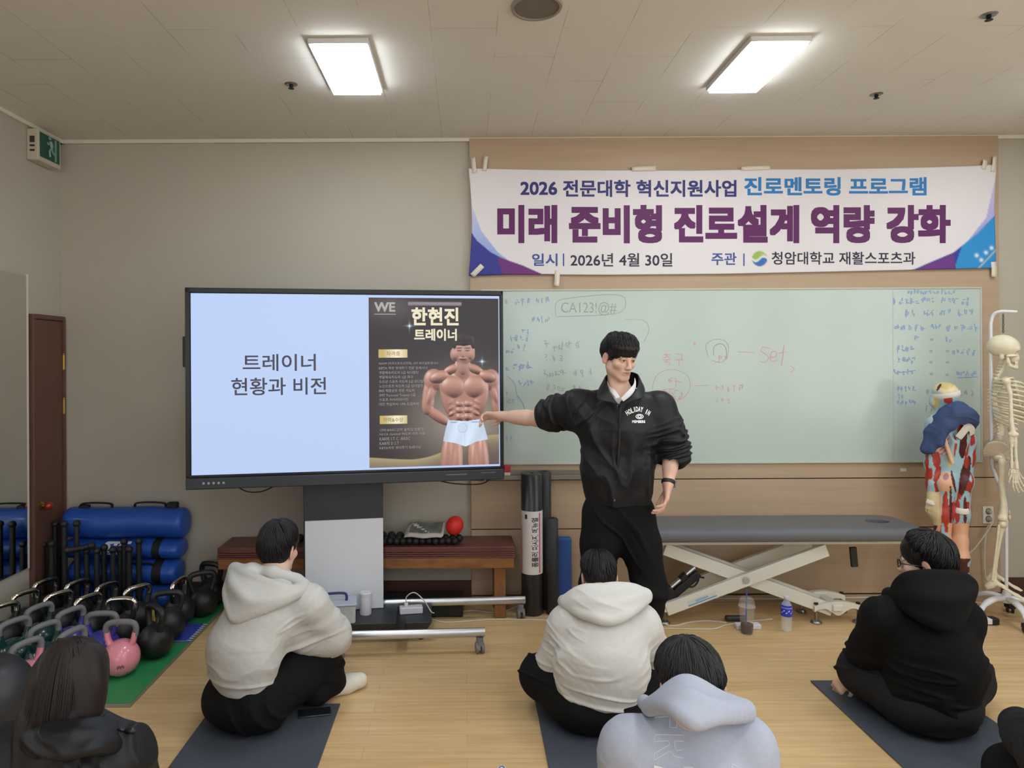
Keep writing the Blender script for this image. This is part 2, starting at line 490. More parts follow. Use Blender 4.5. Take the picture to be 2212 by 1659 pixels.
# rear wall with its row of tall windows
wf = MB().box((cx, YF - .1, .3), (XR - XL + .4, .2, .6)).box((cx, YF - .1, ZC - .12), (XR - XL + .4, .2, .24))
for i in range(5):
    wf.box((XL + .12 + i * (XR - XL - .24) / 4, YF - .1, ZC / 2), (.22, .2, ZC))
struct('wall_front', wf, m_plaster)
m_alu = mat('white_window_frame', rgb(210, 210, 208), .4)
wb = MB()
for y in (-3.75, -2.2, -.72, -.38, 1.1, 2.58): wb.box((XR + .1, y, 1.89), (.06, .05, 1.98))
for z in (.92, 2.0, 2.86): wb.box((XR + .1, -2.25, z), (.06, 3.1, .05)).box((XR + .1, 1.1, z), (.06, 3.0, .05))
struct('window_5', wb, m_alu)
for i in range(4):
    x0 = XL + .23 + i * (XR - XL - .24) / 4; x1 = x0 + (XR - XL - .24) / 4 - .22
    wb = MB()
    for x in (x0, (x0 + x1) / 2, x1): wb.box((x, YF - .1, 1.77), (.05, .06, 2.34))
    for z in (.62, 1.5, 2.92): wb.box(((x0 + x1) / 2, YF - .1, z), (x1 - x0, .06, .05))
    struct('window_%d' % (i + 1), wb, m_alu)
# ceiling cornice
struct('trim_1', MB().box((cx - .0, YB - .012, ZC - .012), (XR - XL, .024, .024)), m_white)
struct('trim_2', MB().box((XL + .012, cy, ZC - .012), (.024, YB - YF, .024)), m_white)
# wooden cladding with its shadow gaps
WX0, WX1, WY = at(1016, 800, YB).x, at(2152, 600, YB).x, YB - .025
zg = [ZC, .84, .503, .052]
cl = MB()
cl.mat(1).box(((WX0 + WX1) / 2, YB - .004, ZC / 2), (WX1 - WX0 - .004, .008, ZC - .002))
cl.mat(0)
for a, b in zip(zg[:-1], zg[1:]):
    cl.box(((WX0 + WX1) / 2, (YB + WY) / 2, (a + b) / 2), (WX1 - WX0, YB - WY, a - b - .007))
cl.box(((WX0 + WX1) / 2, (YB + WY) / 2 , .022), (WX1 - WX0, YB - WY, .044))
o = struct('wall_panel', cl, [m_wood, m_gap], bevel=.0015)
# baseboards on the plaster
struct('baseboard_back', MB().box(((XL + WX0) / 2, YB - .008, .075), (WX0 - XL, .016, .15)).box(((XR + WX1) / 2, YB - .008, .075), (XR - WX1, .016, .15)), m_base)
struct('baseboard_left', MB().box((XL + .008, (YF + 4.3) / 2, .05), (.016, 4.3 - YF, .1)), m_base)
# narrow brown door beside the corner
m_door = mat('dark_brown_door', rgb(100, 70, 60), .45, var=.12, vscale=10, stretch=(6, 6, .5))
m_brass = mat('brass', rgb(196, 160, 88), .3, 1.)
m_redknob = mat('red_lacquer', rgb(150, 40, 34), .3, coat=.4)
d = tag(bpy.data.objects.new('door_1', None), kind='structure'); COL.objects.link(d); d.location = (XL, 4.5, 0)
MB().box((.012, .0, .972), (.024, .31, 1.935)).build('door_leaf', m_door, d, bevel=.003)
MB().box((.018, -.165, .985), (.036, .02, 1.97)).box((.018, .165, .985), (.036, .02, 1.97)).box((.018, 0, 1.956), (.036, .31, .03)).build('door_frame', m_door, d, bevel=.002)
k = MB().lathe([(.028, 0), (.028, .006), (.012, .012), (.010, .03)], 18, (.024, -.09, .735), Matrix.Rotation(PI / 2, 3, 'Y')).build('knob_rosette', m_brass, d)
MB().ball((.075, -.09, .735), .026).build('door_knob', m_redknob, d)
for z in (1.66, 1.36):
    MB().cyl((.03, .158, z - .05), (.03, .158, z + .05), .009, n=10).ball((.03, .158, z + .055), .008).build('hinge', m_brass, d)
# ceiling lights
m_diff = mat('lit_diffuser', (.9, .9, .9), .5, emit=PANEL_COLOR, estr=PANEL_STRENGTH)
m_fix = mat('white_fixture', rgb(215, 214, 212), .5)
def ceiling_light(loc, label):
    t = thing('ceiling_light', label, 'ceiling light', loc, 0, 'flat ceiling light panels')
    return t
w, l, h = .262, .575, .028
fr = MB()
fr.box((0, 0, -h / 2), (w + .026, l + .026, h))
lt = thing('ceiling_light', 'flat lit ceiling panel above the screen, the left one', 'ceiling light', (-.59, 3.5, ZC), 0, 'flat ceiling light panels')
fr.build('light_frame', m_fix, lt, bevel=.006)
MB().box((0, 0, -h - .008), (w, l, .016)).build('diffuser', m_diff, lt, bevel=.003)
dup(lt, (1.49, 3.5, ZC), 0, 'flat lit ceiling panel above the banner, the right one')
for cxx in (-.59, 1.49, 3.45):
    for cyy in (3.5, 1.6, -.3, -2.2):
        if (cyy == 3.5 and cxx < 3): continue
        side = {-.59: 'left', 1.49: 'middle', 3.45: 'right'}[cxx]
        row = {3.5: 'beside the banner', 1.6: 'over the seated people', -.3: 'over the camera', -2.2: 'at the rear of the room'}[cyy]
        dup(lt, (cxx, cyy, ZC), 0, 'flat lit ceiling panel %s, in the %s column' % (row, side))
# round ceiling speaker
m_spk = mat('speaker_mesh', rgb(120, 112, 100), .7, bump=.3, bscale=400)
sp = at(1159, 14, 1); sY = F * (ZC - CH) / (VY - 14)
t = thing('ceiling_speaker', 'round grey speaker grille set in the ceiling', 'speaker', (at(1159, 14, sY).x, sY, ZC))
MB().lathe([(.0, -.006), (.096, -.006), (.098, -.004)], 40).build('grille', m_spk, t)
MB().lathe([(.096, -.001), (.098, -.012), (.108, -.012), (.112, 0)], 40).build('rim', mat('speaker_rim', rgb(150, 142, 128), .6), t)
# sprinklers
m_spr = mat('dull_chrome', rgb(150, 148, 145), .35, 1.)
m_dk = mat('dark_metal', rgb(40, 40, 44), .45, .6)
spr = None
for (px, py, lab) in ((629, 188, 'small ceiling sprinkler left of the left light panel'), (1893, 216, 'small ceiling sprinkler right of the right light panel'), (2136, 48, 'small ceiling sprinkler at the top right')):
    sY = F * (ZC - .02 - CH) / (VY - py); p = at(px, py, sY); p.z = ZC
    if spr is None:
        spr = thing('ceiling_sprinkler', lab, 'sprinkler', p, 0, 'ceiling sprinklers')
        MB().lathe([(.0, -.002), (.026, -.006), (.034, -.002), (.036, 0)], 20).build('escutcheon', m_spr, spr)
        MB().lathe([(.010, -.004), (.010, -.014), (.006, -.018)], 12).build('nozzle', m_dk, spr)
        MB().lathe([(.004, -.016), (.016, -.022), (.016, -.024), (0, -.025)], 14).build('deflector', m_dk, spr)
    else: dup(spr, p, 0, lab)
# exit sign
m_sign = mat('sign_housing', rgb(196, 188, 168), .5)
m_green = mat('exit_green', rgb(20, 84, 68), .4)
m_pict = mat('exit_white', rgb(128, 156, 146), .4)
t = thing('exit_sign', 'green exit sign box with running figure in the wall corner', 'sign', (XL, 4.44, 2.945))
MB().box((.0375, 0, .1), (.075, .24, .2)).build('housing', m_sign, t, bevel=.006)
MB().box((.076, 0, .105), (.004, .205, .155)).build('sign_face', m_green, t)
g = MB()
def gp(u, v): return (.0795, -u, v)
def stroke(pts, w):
    g.tube([gp(*p) for p in pts], w, 6)
stroke([(-.0, .15), (-.012, .11)], .011); stroke([(-.012, .11), (.012, .085), (.004, .05)], .008); stroke([(-.012, .11), (-.022, .085), (-.045, .075)], .008)
stroke([(0, .148), (.022, .125), (.035, .135)], .006); stroke([(0, .148), (-.024, .14), (-.03, .12)], .006); g.ball(gp(.008, .168), .011, 10, 6)
g.box((.0785, .06, .105), (.001, .022, .14))
g.build('running_figure', m_pict, t)
MB().box((.0375, -.121, .06), (.03, .003, .012)).box((.0375, -.121, .09), (.03, .003, .012)).box((.0375, -.121, .13), (.03, .003, .04)).build('side_vent', mat('sign_slots', rgb(60, 55, 48), .7), t)
# wall mirror on the left wall
t = thing('wall_mirror', 'large frameless mirror fixed along the left wall', 'mirror', (XL, 0, 0))
MB().box((.008, 2.2, 1.29), (.012, 4.18, 1.838)).build('glass', mat('mirror_glass', (.86, .88, .87), .03, 1.), t)
MB().box((.0075, 4.3, 1.29), (.015, .018, 1.85)).build('edge_strip', m_white, t)
# ---------------------------------------------------------------- interactive screen on its wheeled stand
m_blk = mat('black_plastic', rgb(28, 29, 33), .45)
m_blk2 = mat('satin_charcoal', rgb(52, 55, 62), .5)
m_pgrey = mat('light_grey_panel', rgb(224, 228, 236), .45)
m_alum = mat('brushed_aluminium', rgb(200, 204, 210), .28, .9)
m_wheel = mat('grey_caster', rgb(120, 122, 128), .45)
TVA = math.atan2(.30, 1.862)
TVW, TVZ0, TVZ1 = 1.885, .918, 2.092
TVC = Vector((-.695, 4.12, 0))
tv = thing('interactive_display', 'large black-framed touch screen on a wheeled stand, showing a slide', 'screen', TVC, TVA)
hw = TVW / 2
MB().box((0, .045, (TVZ0 + TVZ1) / 2), (TVW, .08, TVZ1 - TVZ0)).build('display_case', m_blk, tv, bevel=.008)
SX0, SX1, SZ0, SZ1 = -hw + .03, hw - .022, TVZ0 + .082, TVZ1 - .032
b = MB()
b.box((0, -.004, TVZ1 - .014), (TVW, .02, .028)).box((-hw + .013, -.004, (TVZ0 + TVZ1) / 2), (.026, .02, TVZ1 - TVZ0)).box((hw - .010, -.004, (TVZ0 + TVZ1) / 2), (.020, .02, TVZ1 - TVZ0))
b.box((0, -.004, SZ0 - .008), (TVW, .02, .012))
b.build('bezel', mat('gloss_black_bezel', rgb(18, 18, 24), .3), tv, bevel=.002)
MB().box((0, -.006, TVZ0 + .033), (TVW, .03, .066)).build('lower_bar', m_blk2, tv, bevel=.006)
MB().box((-hw - .012, .05, 1.72), (.024, .05, .18)).build('side_module', m_blk, tv, bevel=.004)
mb = MB()
for i in range(5): mb.cyl((-hw + .10 + i * .028, -.021, TVZ0 + .036), (-hw + .10 + i * .028, -.024, TVZ0 + .036), .007, n=10)
mb.build('button', mat('pale_icons', rgb(165, 165, 160), .5), tv)
MB().box((hw - .30, -.022, TVZ0 + .040), (.13, .003, .006)).box((hw - .10, -.022, TVZ0 + .046), (.09, .002, .005)).build('pen_slot', mat('slot_grey', rgb(110, 112, 116), .4), tv)
# picture on the screen: white slide left, portrait poster right
SW, SH = SX1 - SX0, SZ1 - SZ0
PX0 = SX0 + 1.025          # slide / poster border
def emi(name, c, s=1.0): return mat(name, (0, 0, 0), .35, emit=c, estr=s)
m_slide = emi('lit_slide_white', rgb(186, 206, 244))
m_ink = emi('lit_slide_ink', rgb(64, 60, 78))
MB().poly([(SX0, -.0035, SZ0), (SX1, -.0035, SZ0), (SX1, -.0035, SZ1), (SX0, -.0035, SZ1)]).build('slide', m_slide, tv, smooth=False)
def scr(x, z, w=0.): return (x, -.0045 - w, z)
def slide(cx, cy, w=0.):   # coordinates measured on the enlarged slide, corners (88,95)-(1228,1262)
    return scr(SX0 + (cx - 88) / 1140 * 1.025, SZ1 - (cy - 95) / 1167 * SH, w)
mb = MB()
fn = lambda u, v, w: slide(u, -v, w)
put_text(mb, '트레이너', (410, 878, -598, -487), fn, .012)
put_text(mb, '현황과 비전', (338, 945, -755, -640), fn, .012)
mb.build('slide_title', m_ink, tv, smooth=False)
# poster picture, computed point by point
PW, PH = 852, 1107
nx, ny = 285, 370
gx, gy = np.meshgrid(np.linspace(0, PW, nx), np.linspace(0, PH, ny))
def C(*c): return np.array(rgb(*c))
img = np.zeros((ny, nx, 3)) + C(44, 38, 44)
d = np.exp(-(((gx - 640) / 330) ** 2 + ((gy - 800) / 260) ** 2))
img += d[..., None] * (C(150, 140, 128) - C(40, 36, 40))
d = np.exp(-(((gx - 140) / 160) ** 2 + ((gy - 60) / 90) ** 2)) * .22
img += d[..., None] * C(150, 140, 140)
cur = 1042 + 18 * np.sin((gx - 60) / 200) - np.clip(gx - 230, 0, 400) ** 2 / 1300
sw = np.clip((gy - cur) / 6, 0, 1); fall = np.exp(-np.clip(gy - cur, 0, None) / 60)
img = img * (1 - sw[..., None]) + sw[..., None] * (fall[..., None] * C(176, 160, 118) + (1 - fall[..., None]) * C(92, 78, 82))
def blobs(lst, k=7.0):
    H = np.full(gx.shape, -60.0)
    for (x, y, rx, ry, dep, z0, a) in lst:
        ca, sa = math.cos(R_(a)), math.sin(R_(a))
        X = ((gx - x) * ca + (gy - y) * sa) / rx; Y = (-(gx - x) * sa + (gy - y) * ca) / ry
        q = 1 - X * X - Y * Y
        h = z0 + dep * np.where(q > 0, np.sqrt(np.clip(q, 0, None)), q * 1.2)
        m = np.maximum(H, h); H = m + k * np.log(np.exp((H - m) / k) + np.exp((h - m) / k))
    return H
def shade(H, thr, base, dark, amb=.25, hi=.5):
    global img
    a, b2 = np.gradient(H, PH / (ny - 1), PW / (nx - 1))
    n = np.stack([-b2, -a, np.full_like(a, .8)], -1); n /= np.linalg.norm(n, axis=-1, keepdims=True)
    l1 = np.array((-.62, -.5, .6)); l1 /= np.linalg.norm(l1); l2 = np.array((.75, -.25, .45)); l2 /= np.linalg.norm(l2)
    s1, s2 = np.clip(n @ l1, 0, 1), np.clip(n @ l2, 0, 1)
    sh = np.clip(amb * .2 + .62 * s1 ** 1.3 + .5 * s2 ** 1.5, 0, 1.15)[..., None]
    c = C(*dark) + (C(*base) - C(*dark)) * sh + (hi * s1 ** 16 + hi * .7 * s2 ** 12)[..., None] * .5
    al = np.clip((H - thr) / 5 + .5, 0, 1)[..., None]
    img = img * (1 - al) + c * al
skin, dark = (222, 164, 144), (58, 26, 30)
thr = 2
# legs, torso, arms, head
shade(blobs([(535, 1080, 72, 190, 60, 0, 4), (505, 1050, 40, 150, 66, 10, 4), (570, 1090, 34, 130, 60, 12, 0), (712, 1080, 68, 190, 60, 0, -4), (745, 1060, 34, 140, 64, 12, -4), (685, 1090, 32, 120, 58, 14, 0)]), thr, skin, dark)
shade(blobs([(395, 600, 44, 120, 44, 0, 14), (380, 690, 40, 80, 40, 0, 6), (440, 775, 36, 105, 36, 0, -55), (418, 540, 62, 70, 50, 8, 0),
             (826, 610, 40, 125, 44, 0, -14), (840, 720, 36, 90, 40, 0, -8), (800, 545, 56, 70, 50, 8, 0), (395, 640, 22, 70, 50, 6, 14), (824, 640, 20, 70, 50, 6, -14)]), thr, skin, dark)
tor = [(620, 640, 128, 175, 40, 0, 0), (620, 760, 104, 110, 40, 0, 0), (515, 670, 46, 120, 38, 6, -14), (728, 670, 46, 120, 38, 6, 14),
       (545, 590, 80, 72, 52, 16, 8), (690, 590, 76, 72, 52, 16, -8), (455, 520, 66, 40, 48, 6, -16), (775, 520, 60, 40, 48, 6, 16),
       (610, 470, 58, 90, 46, 0, 0), (540, 470, 60, 28, 34, 6, -24), (690, 470, 60, 28, 34, 6, 24)]
for r, (yy, hh) in enumerate(((700, 24), (742, 24), (786, 26))):
    tor += [(588 + r, yy, 27, hh, 34, 32, 0), (646 - r, yy, 27, hh, 34, 32, 0)]
for r in range(3):
    tor += [(526 + r * 7, 690 + r * 36, 26, 14, 22, 20, -32), (710 - r * 7, 690 + r * 36, 26, 14, 22, 20, 32)]
shade(blobs(tor, 4.5), thr, skin, dark)
shade(blobs([(612, 420, 40, 90, 36, 0, 0), (617, 352, 62, 92, 52, 6, 0), (555, 352, 12, 26, 20, 0, 0), (680, 352, 12, 26, 20, 0, 0), (612, 362, 9, 34, 22, 50, 0), (612, 398, 22, 7, 12, 50, 0), (560, 372, 24, 34, 24, 26, 0), (660, 372, 24, 34, 24, 26, 0)], 4), thr, (226, 178, 160), (84, 46, 46), hi=.12)
for (x, y, rx, ry) in ((588, 347, 16, 4.5), (642, 347, 16, 4.5), (588, 330, 21, 4.5), (642, 330, 21, 4.5), (614, 408, 20, 3.5), (614, 388, 13, 3)):
    a = np.exp(-(((gx - x) / rx) ** 4 + ((gy - y) / ry) ** 4))[..., None] * .8
    img = img * (1 - a) + a * C(60, 30, 34)
hair = blobs([(618, 272, 70, 44, 40, 0, 0), (560, 296, 13, 40, 30, 0, 6), (676, 296, 13, 40, 30, 0, -6), (600, 300, 34, 13, 34, 0, -12), (648, 298, 30, 12, 34, 0, 12)], 4)
shade(hair, thr, (66, 52, 58), (22, 18, 24), hi=.1)
# white shorts
def inside(poly):
    r = np.zeros(gx.shape, bool); n = len(poly)
    for i in range(n):
        (xa, ya), (xb, yb) = poly[i], poly[(i + 1) % n]
        c = ((ya > gy) != (yb > gy)) & (gx < (xb - xa) * (gy - ya) / (yb - ya + 1e-9) + xa); r ^= c
    return r
sh_ = inside([(512, 806), (625, 816), (738, 802), (758, 870), (776, 940), (700, 952), (628, 984), (560, 960), (478, 944), (494, 870)])
t_ = .5 + .5 * np.sin(gx / 17 + gy / 40); c_ = C(216, 232, 252) * (1 - .12 * t_[..., None]) * (1 - .22 * np.clip(np.abs(gx - 620) / 150, 0, 1)[..., None] ** 2)
img[sh_] = c_[sh_]
a = (np.exp(-(((gx - 622) / 2.5) ** 2)) * (gy > 880) * sh_ * .25)[..., None]; img = img * (1 - a) + a * C(120, 140, 170)
for (x, w_) in ((550, 22), (690, 26)):
    a = np.exp(-(((gx - x) / w_) ** 4 + ((gy - 822) / 4) ** 4))[..., None] * .75; img = img * (1 - a) + a * C(110, 130, 160)
rr = np.hypot(gx - 608, gy - 860); a = ((np.abs(rr - 30) < 4) * .35 + (rr < 26) * (np.abs(np.sin(3 * np.arctan2(gy - 860, gx - 608))) > .7) * .2)[..., None]; img = img * (1 - a) + a * C(150, 170, 200)
# sparkles
for (x, y, s_) in ((262, 184, 42), (740, 420, 36)):
    X, Y = np.abs(gx - x), np.abs(gy - y)
    a = np.clip(np.exp(-X / 2.6 - Y / (s_ * .34)) + np.exp(-Y / 2.6 - X / (s_ * .34)) + np.exp(-np.hypot(X, Y) / 5), 0, 1)[..., None]
    img = img * (1 - a) + a * C(214, 236, 250)
# pale tabs
for (x0, x1, y0, y1) in ((62, 248, 336, 392), (66, 244, 770, 824)):
    a = ((gx > x0) & (gx < x1) & (gy > y0) & (gy < y1))[..., None]; t_ = ((gx - x0) / (x1 - x0))[..., None]
    img = np.where(a, C(196, 172, 106) + (C(246, 238, 206) - C(196, 172, 106)) * np.clip(1 - np.abs(t_ - .62) * 2.2, 0, 1), img)
a = ((gx > 252) & (gx < 606) & (gy > 26) & (gy < 50))[..., None]; img = np.where(a, C(128, 122, 124) + .12 * (np.abs(gy - 36) < 2)[..., None], img)
PU = SX1 - .006 - PX0
def poster(x, y, w=0.): return scr(PX0 + x / PW * PU, SZ1 - .016 - y / PH * (SH - .028), w + .0006)
V = [poster(x, y) for x, y in zip(gx.ravel(), gy.ravel())]
idx = np.arange(nx * ny).reshape(ny, nx)
Q = np.stack([idx[:-1, :-1], idx[1:, :-1], idx[1:, 1:], idx[:-1, 1:]], -1).reshape(-1, 4)
m_post = mat('lit_poster_picture', (0, 0, 0), .35, attr='Col', attr_emit=True, estr=1.0)
link('poster', mesh_arrays('poster', V, Q, [m_post], smooth=False, col=np.clip(img.reshape(-1, 3), 0, 1)), tv)
fp = lambda u, v, w: poster(u, -v, w + .0006)
mb = MB(); put_text(mb, '한현진', (275, 585, -180, -62), fp, .03); put_text(mb, '트레이너', (292, 572, -282, -202), fp, .03)
mb.build('poster_title', emi('lit_cream', rgb(236, 226, 196)), tv, smooth=False)
mb = MB(); put_text(mb, 'WE', (36, 170, -92, -30), fp, .03); mb.box(poster(104, 108), (.13, .001, .004))
mb.build('poster_emblem', emi('lit_soft_white', rgb(176, 168, 166)), tv, smooth=False)
mb = MB(); put_text(mb, '자격증', (112, 200, -380, -350), fp, .01); put_text(mb, '약력&수상', (90, 218, -812, -782), fp, .01)
mb.build('poster_tab_text', emi('lit_brown', rgb(150, 132, 96)), tv, smooth=False)
mb = MB()
for i, (s_, x1) in enumerate((('NASM (미국스포츠의학회) CPT 퍼스널트레이너', 446), ('KBTA 여성 생애주기 전문 트레이너', 376), ('생활체육지도자 2급 보디빌딩', 318), ('생활체육지도자 2급 축구', 284), ('유소년 스포츠 지도자 2급 보디빌딩', 366), ('노인스포츠 지도자 2급 보디빌딩', 346), ('BRE 재활운동 전문 지도자', 294), ('SMT Personal Trainer 1급', 298), ('스포츠 마사지테이핑', 250), ('대한 적십자사 CPR 응급처치', 318))):
    put_text(mb, s_, (64, x1, -(440 + i * 29.4), -(420 + i * 29.4)), fp, 0, res=1)
mb.build('poster_list', emi('lit_list_grey', rgb(158, 148, 150)), tv, smooth=False); mb = MB()
for i, (s_, x1) in enumerate((('CMS-BASIC인식 움직임 전문가', 350), ('NSCA Gymball 지도자 과정 수료', 360), ('KARFE S.T.C. -BASIC', 262), ('KARFE D.S.T', 190), ('KBTA여성 생리주기 트레이닝', 330))):
    put_text(mb, s_, (66, x1, -(872 + i * 29.4), -(852 + i * 29.4)), fp, 0, res=1)
mb.build('poster_list', emi('lit_list_grey', rgb(158, 148, 150)), tv, smooth=False)
# stand: column, plate, tubes, casters
cxl = -.045
CY = .115
MB().box((cxl, CY + .06, .52), (.485, .12, .80)).build('column', m_blk2, tv, bevel=.006)
MB().box((cxl + .004, CY - .004, .40), (.476, .012, .56)).build('column_cover', m_pgrey, tv, bevel=.003)
MB().box((cxl, .30, 1.4), (.6, .10, .8)).box((cxl, .13, 1.25), (.5, .24, .5)).build('mount', m_blk, tv, bevel=.01)
SM = Matrix.Rotation(R_(3) - TVA, 3, 'Z')
def sb(p): return SM @ Vector(p)
pl = MB(); pl.box((cxl + .02, .06, .1), (1.02, .36, .035)); pl.v = [(x, y, z) if z > .1 else (cxl + (x - cxl) * .93, .06 + (y - .06) * .84, z - .03) for x, y, z in pl.v]
pl.map(sb).build('base_plate', m_blk2, tv, bevel=.004)
def caster(p, parent, r=.032, m=m_wheel):
    o = MB().cyl((p[0], p[1], 2 * r + .028), (p[0], p[1], 2 * r - .008), .02, n=14).box((p[0], p[1], 2 * r - .006), (.03, .05, .02)).build('caster', m, parent)
    q = MB()
    for s_ in (-1, 1): q.cyl((p[0] + s_ * .008, p[1], r), (p[0] + s_ * .024, p[1], r), r, n=18)
    q.build('wheel', m, o, bevel=.003)
for ly, x0, x1, cs in ((-.285, -.52, .785, (-.49, -.03, .755)), (.215, -.50, 1.085, (-.47, 1.055))):
    zt = .118
    MB().tube([sb((x0, ly, zt)), sb((x1, ly, zt))], [(.026, .018)] * 2, 16, flat=(0, 0, 1)).build('stand_tube', m_alum, tv)
    for x in cs: caster(sb((x, ly, 0)), tv)
mb = MB()
for x in (-.3, .3): mb.box((x, -.035, .108), (.06, .50, .024))
mb.map(sb).build('cross_beam', m_blk, tv, bevel=.003)
for x, y in ((.42, -.06), (-.4, -.06)):
    MB().cyl((x, y, .002), (x, y, .06), .006).cyl((x, y, .0), (x, y, .008), .018).map(sb).build('levelling_foot', m_blk, tv)
mb = MB()
mb.tube(spline([(-hw + .28, .03, TVZ0), (-hw + .34, .02, TVZ0 - .028), (-hw + .42, .02, TVZ0 - .03), (-hw + .5, .03, TVZ0)]), .004, 6)
mb.tube(spline([(hw - .42, .03, TVZ0), (hw - .3, .02, TVZ0 - .024), (hw - .14, .02, TVZ0 - .03), (hw - .06, .03, TVZ0 + .01)]), .004, 6)
mb.build('loose_cable', m_blk, tv)
def tvw(x, y, z): return TVC + Matrix.Rotation(TVA, 3, 'Z') @ Vector((x, y, z))
# things on the base plate
m_wpl = mat('white_plastic', rgb(214, 214, 222), .4)
m_cord = mat('white_cord', rgb(206, 202, 192), .5)
t = thing('power_strip', 'white power strip on the screen stand base with one plug', 'power strip', tvw(.36, .0, .1185), TVA)
MB().box((0, 0, .02), (.14, .055, .04)).build('strip_body', m_wpl, t, bevel=.005)
MB().cyl((-.03, 0, .04), (-.03, 0, .062), .013, n=14).build('plug', m_wpl, t, bevel=.003)
MB().tube(spline([(-.03, 0, .06), (-.026, 0, .10), (.02, -.01, .125), (.075, -.02, .08), (.12, -.03, .01), (.135, -.05, .008)]), .0035, 8).build('plug_cord', m_cord, t)
t = thing('storage_box', 'clear plastic box with a blue handle on the screen stand base', 'box', tvw(-.09, -.06, .1185), TVA)
m_clear = mat('frosted_plastic', rgb(205, 210, 214), .3, alpha=.8)
MB().box((0, 0, .055), (.23, .13, .11)).build('box_body', m_clear, t, bevel=.012)
MB().box((0, 0, .114), (.245, .145, .014)).build('box_lid', mat('pale_blue_lid', rgb(176, 188, 204), .35), t, bevel=.005)
MB().tube(spline([(-.07, 0, .118), (-.07, 0, .152), (-.055, 0, .165), (.04, 0, .165), (.062, 0, .15), (.062, 0, .118)], 5), .008, 8).build('box_handle', mat('navy_handle', rgb(48, 52, 110), .4), t)
t = thing('tissue_pack', 'white upright pack beside the clear box on the stand base', 'pack', tvw(.085, .03, .1185), TVA)
MB().lathe([(.0, 0), (.034, 0), (.036, .006), (.036, .128), (.034, .134), (.0, .134)], 28).build('pack_body', m_wpl, t, sharp=50)
MB().lathe([(.0365, .112), (.038, .114), (.038, .13), (.0365, .132)], 28).build('pack_lid', m_wpl, t)
# ---------------------------------------------------------------- whiteboard, tray, banner, outlet
WBY = WY - .004
p0, p1 = at(1043, 1003, WBY), at(2117, 624, WBY)
WZ0, WZ1 = .952, 2.135
wb = thing('whiteboard', 'long pale green-white marker board on the wooden wall', 'whiteboard', (0, WBY, 0))
m_wb = mat('whiteboard_enamel', rgb(188, 202, 195), .16, spec=.6, var=.012, vscale=3)
MB().box(((p0.x + p1.x) / 2, .0, (WZ0 + WZ1) / 2), (p1.x - p0.x, .014, WZ1 - WZ0)).build('board', m_wb, wb, bevel=.002)
fr = MB(); t_ = .012
for z in (WZ0, WZ1): fr.box(((p0.x + p1.x) / 2, -.002, z), (p1.x - p0.x + t_, .02, t_))
for x in (p0.x, p1.x): fr.box((x, -.002, (WZ0 + WZ1) / 2), (t_, .02, WZ1 - WZ0))
fr.build('board_frame', mat('pale_board_frame', rgb(190, 190, 178), .4), wb, bevel=.002)
sx = at(1928, 800, WBY).x
MB().box((sx, -.0072, (WZ0 + WZ1) / 2), (.003, .0006, WZ1 - WZ0 - .012)).build('board_seam', mat('seam_grey', rgb(172, 182, 178), .4), wb)
rng = random.Random(7)
def ink(name, c): return mat(name, c, .5)
m_iblue, m_igrey, m_ired, m_idark = ink('faded_blue_ink', rgb(146, 168, 200)), ink('faded_grey_ink', rgb(160, 170, 163)), ink('faded_red_ink', rgb(206, 168, 166)), ink('grey_black_ink', rgb(112, 118, 116))
def wpt(px, py): q = at(px, py, WBY - .0075); return (q.x, -.0078, q.z)
def wline(mb, pts, r=.0032):
    P = [wpt(*p) for p in pts]
    mb.tube(spline(P, 5) if len(P) > 2 else P, [(.0006, r)] * (len(spline(P, 5)) if len(P) > 2 else 2), 6, flat=(0, 1, 0))
def scrawl(mb0, x0, x1, y, h, r=.0028, adv=.85):
    """Illegible handwriting: clusters of short strokes."""
    x = x0; mb = MB()
    while x < x1 - h * .4:
        w = h * rng.uniform(.55, .9)
        for _ in range(rng.choice((3, 4, 4, 5))):
            k = rng.random(); a, b_ = x + rng.random() * w * .5, y + (rng.random() - .5) * h * .7
            if k < .4: wline(mb, [(a, b_), (a + w * rng.uniform(.3, .6), b_ + rng.uniform(-.1, .15) * h)], r)
            elif k < .7: wline(mb, [(a, b_ - h * .2), (a + rng.uniform(-.08, .1) * w, b_ + h * .35)], r)
            elif k < .88: wline(mb, [(a, b_ - .15 * h), (a + .35 * w, b_ - .15 * h), (a + .25 * w, b_ + .25 * h)], r)
            else: wline(mb, [(a + .18 * w * math.cos(q), b_ + .18 * h * math.sin(q)) for q in np.linspace(0, 6.4, 7)], r)
        x += w * rng.uniform(.9, 1.15) / adv * .95
    if mb.v: mb.build('handwriting', INK[0], wb)
INK = [m_iblue]
mb = MB()
for (x0, x1, y, h) in ((1092, 1102, 652, 10), (1114, 1148, 651, 16), (1158, 1190, 648, 14), (1150, 1188, 689, 13), (1126, 1146, 716, 11), (1102, 1146, 730, 14), (1094, 1114, 758, 12), (1118, 1136, 750, 14), (1092, 1106, 798, 12), (1106, 1148, 792, 20), (1120, 1156, 828, 12), (1092, 1102, 846, 11), (1094, 1116, 866, 12), (1092, 1114, 944, 14)):
    scrawl(mb, x0, x1, y, h)
wline(mb, [(1096, 812), (1112, 830), (1118, 862)], .002); wline(mb, [(1118, 854), (1130, 872), (1134, 890)], .004)
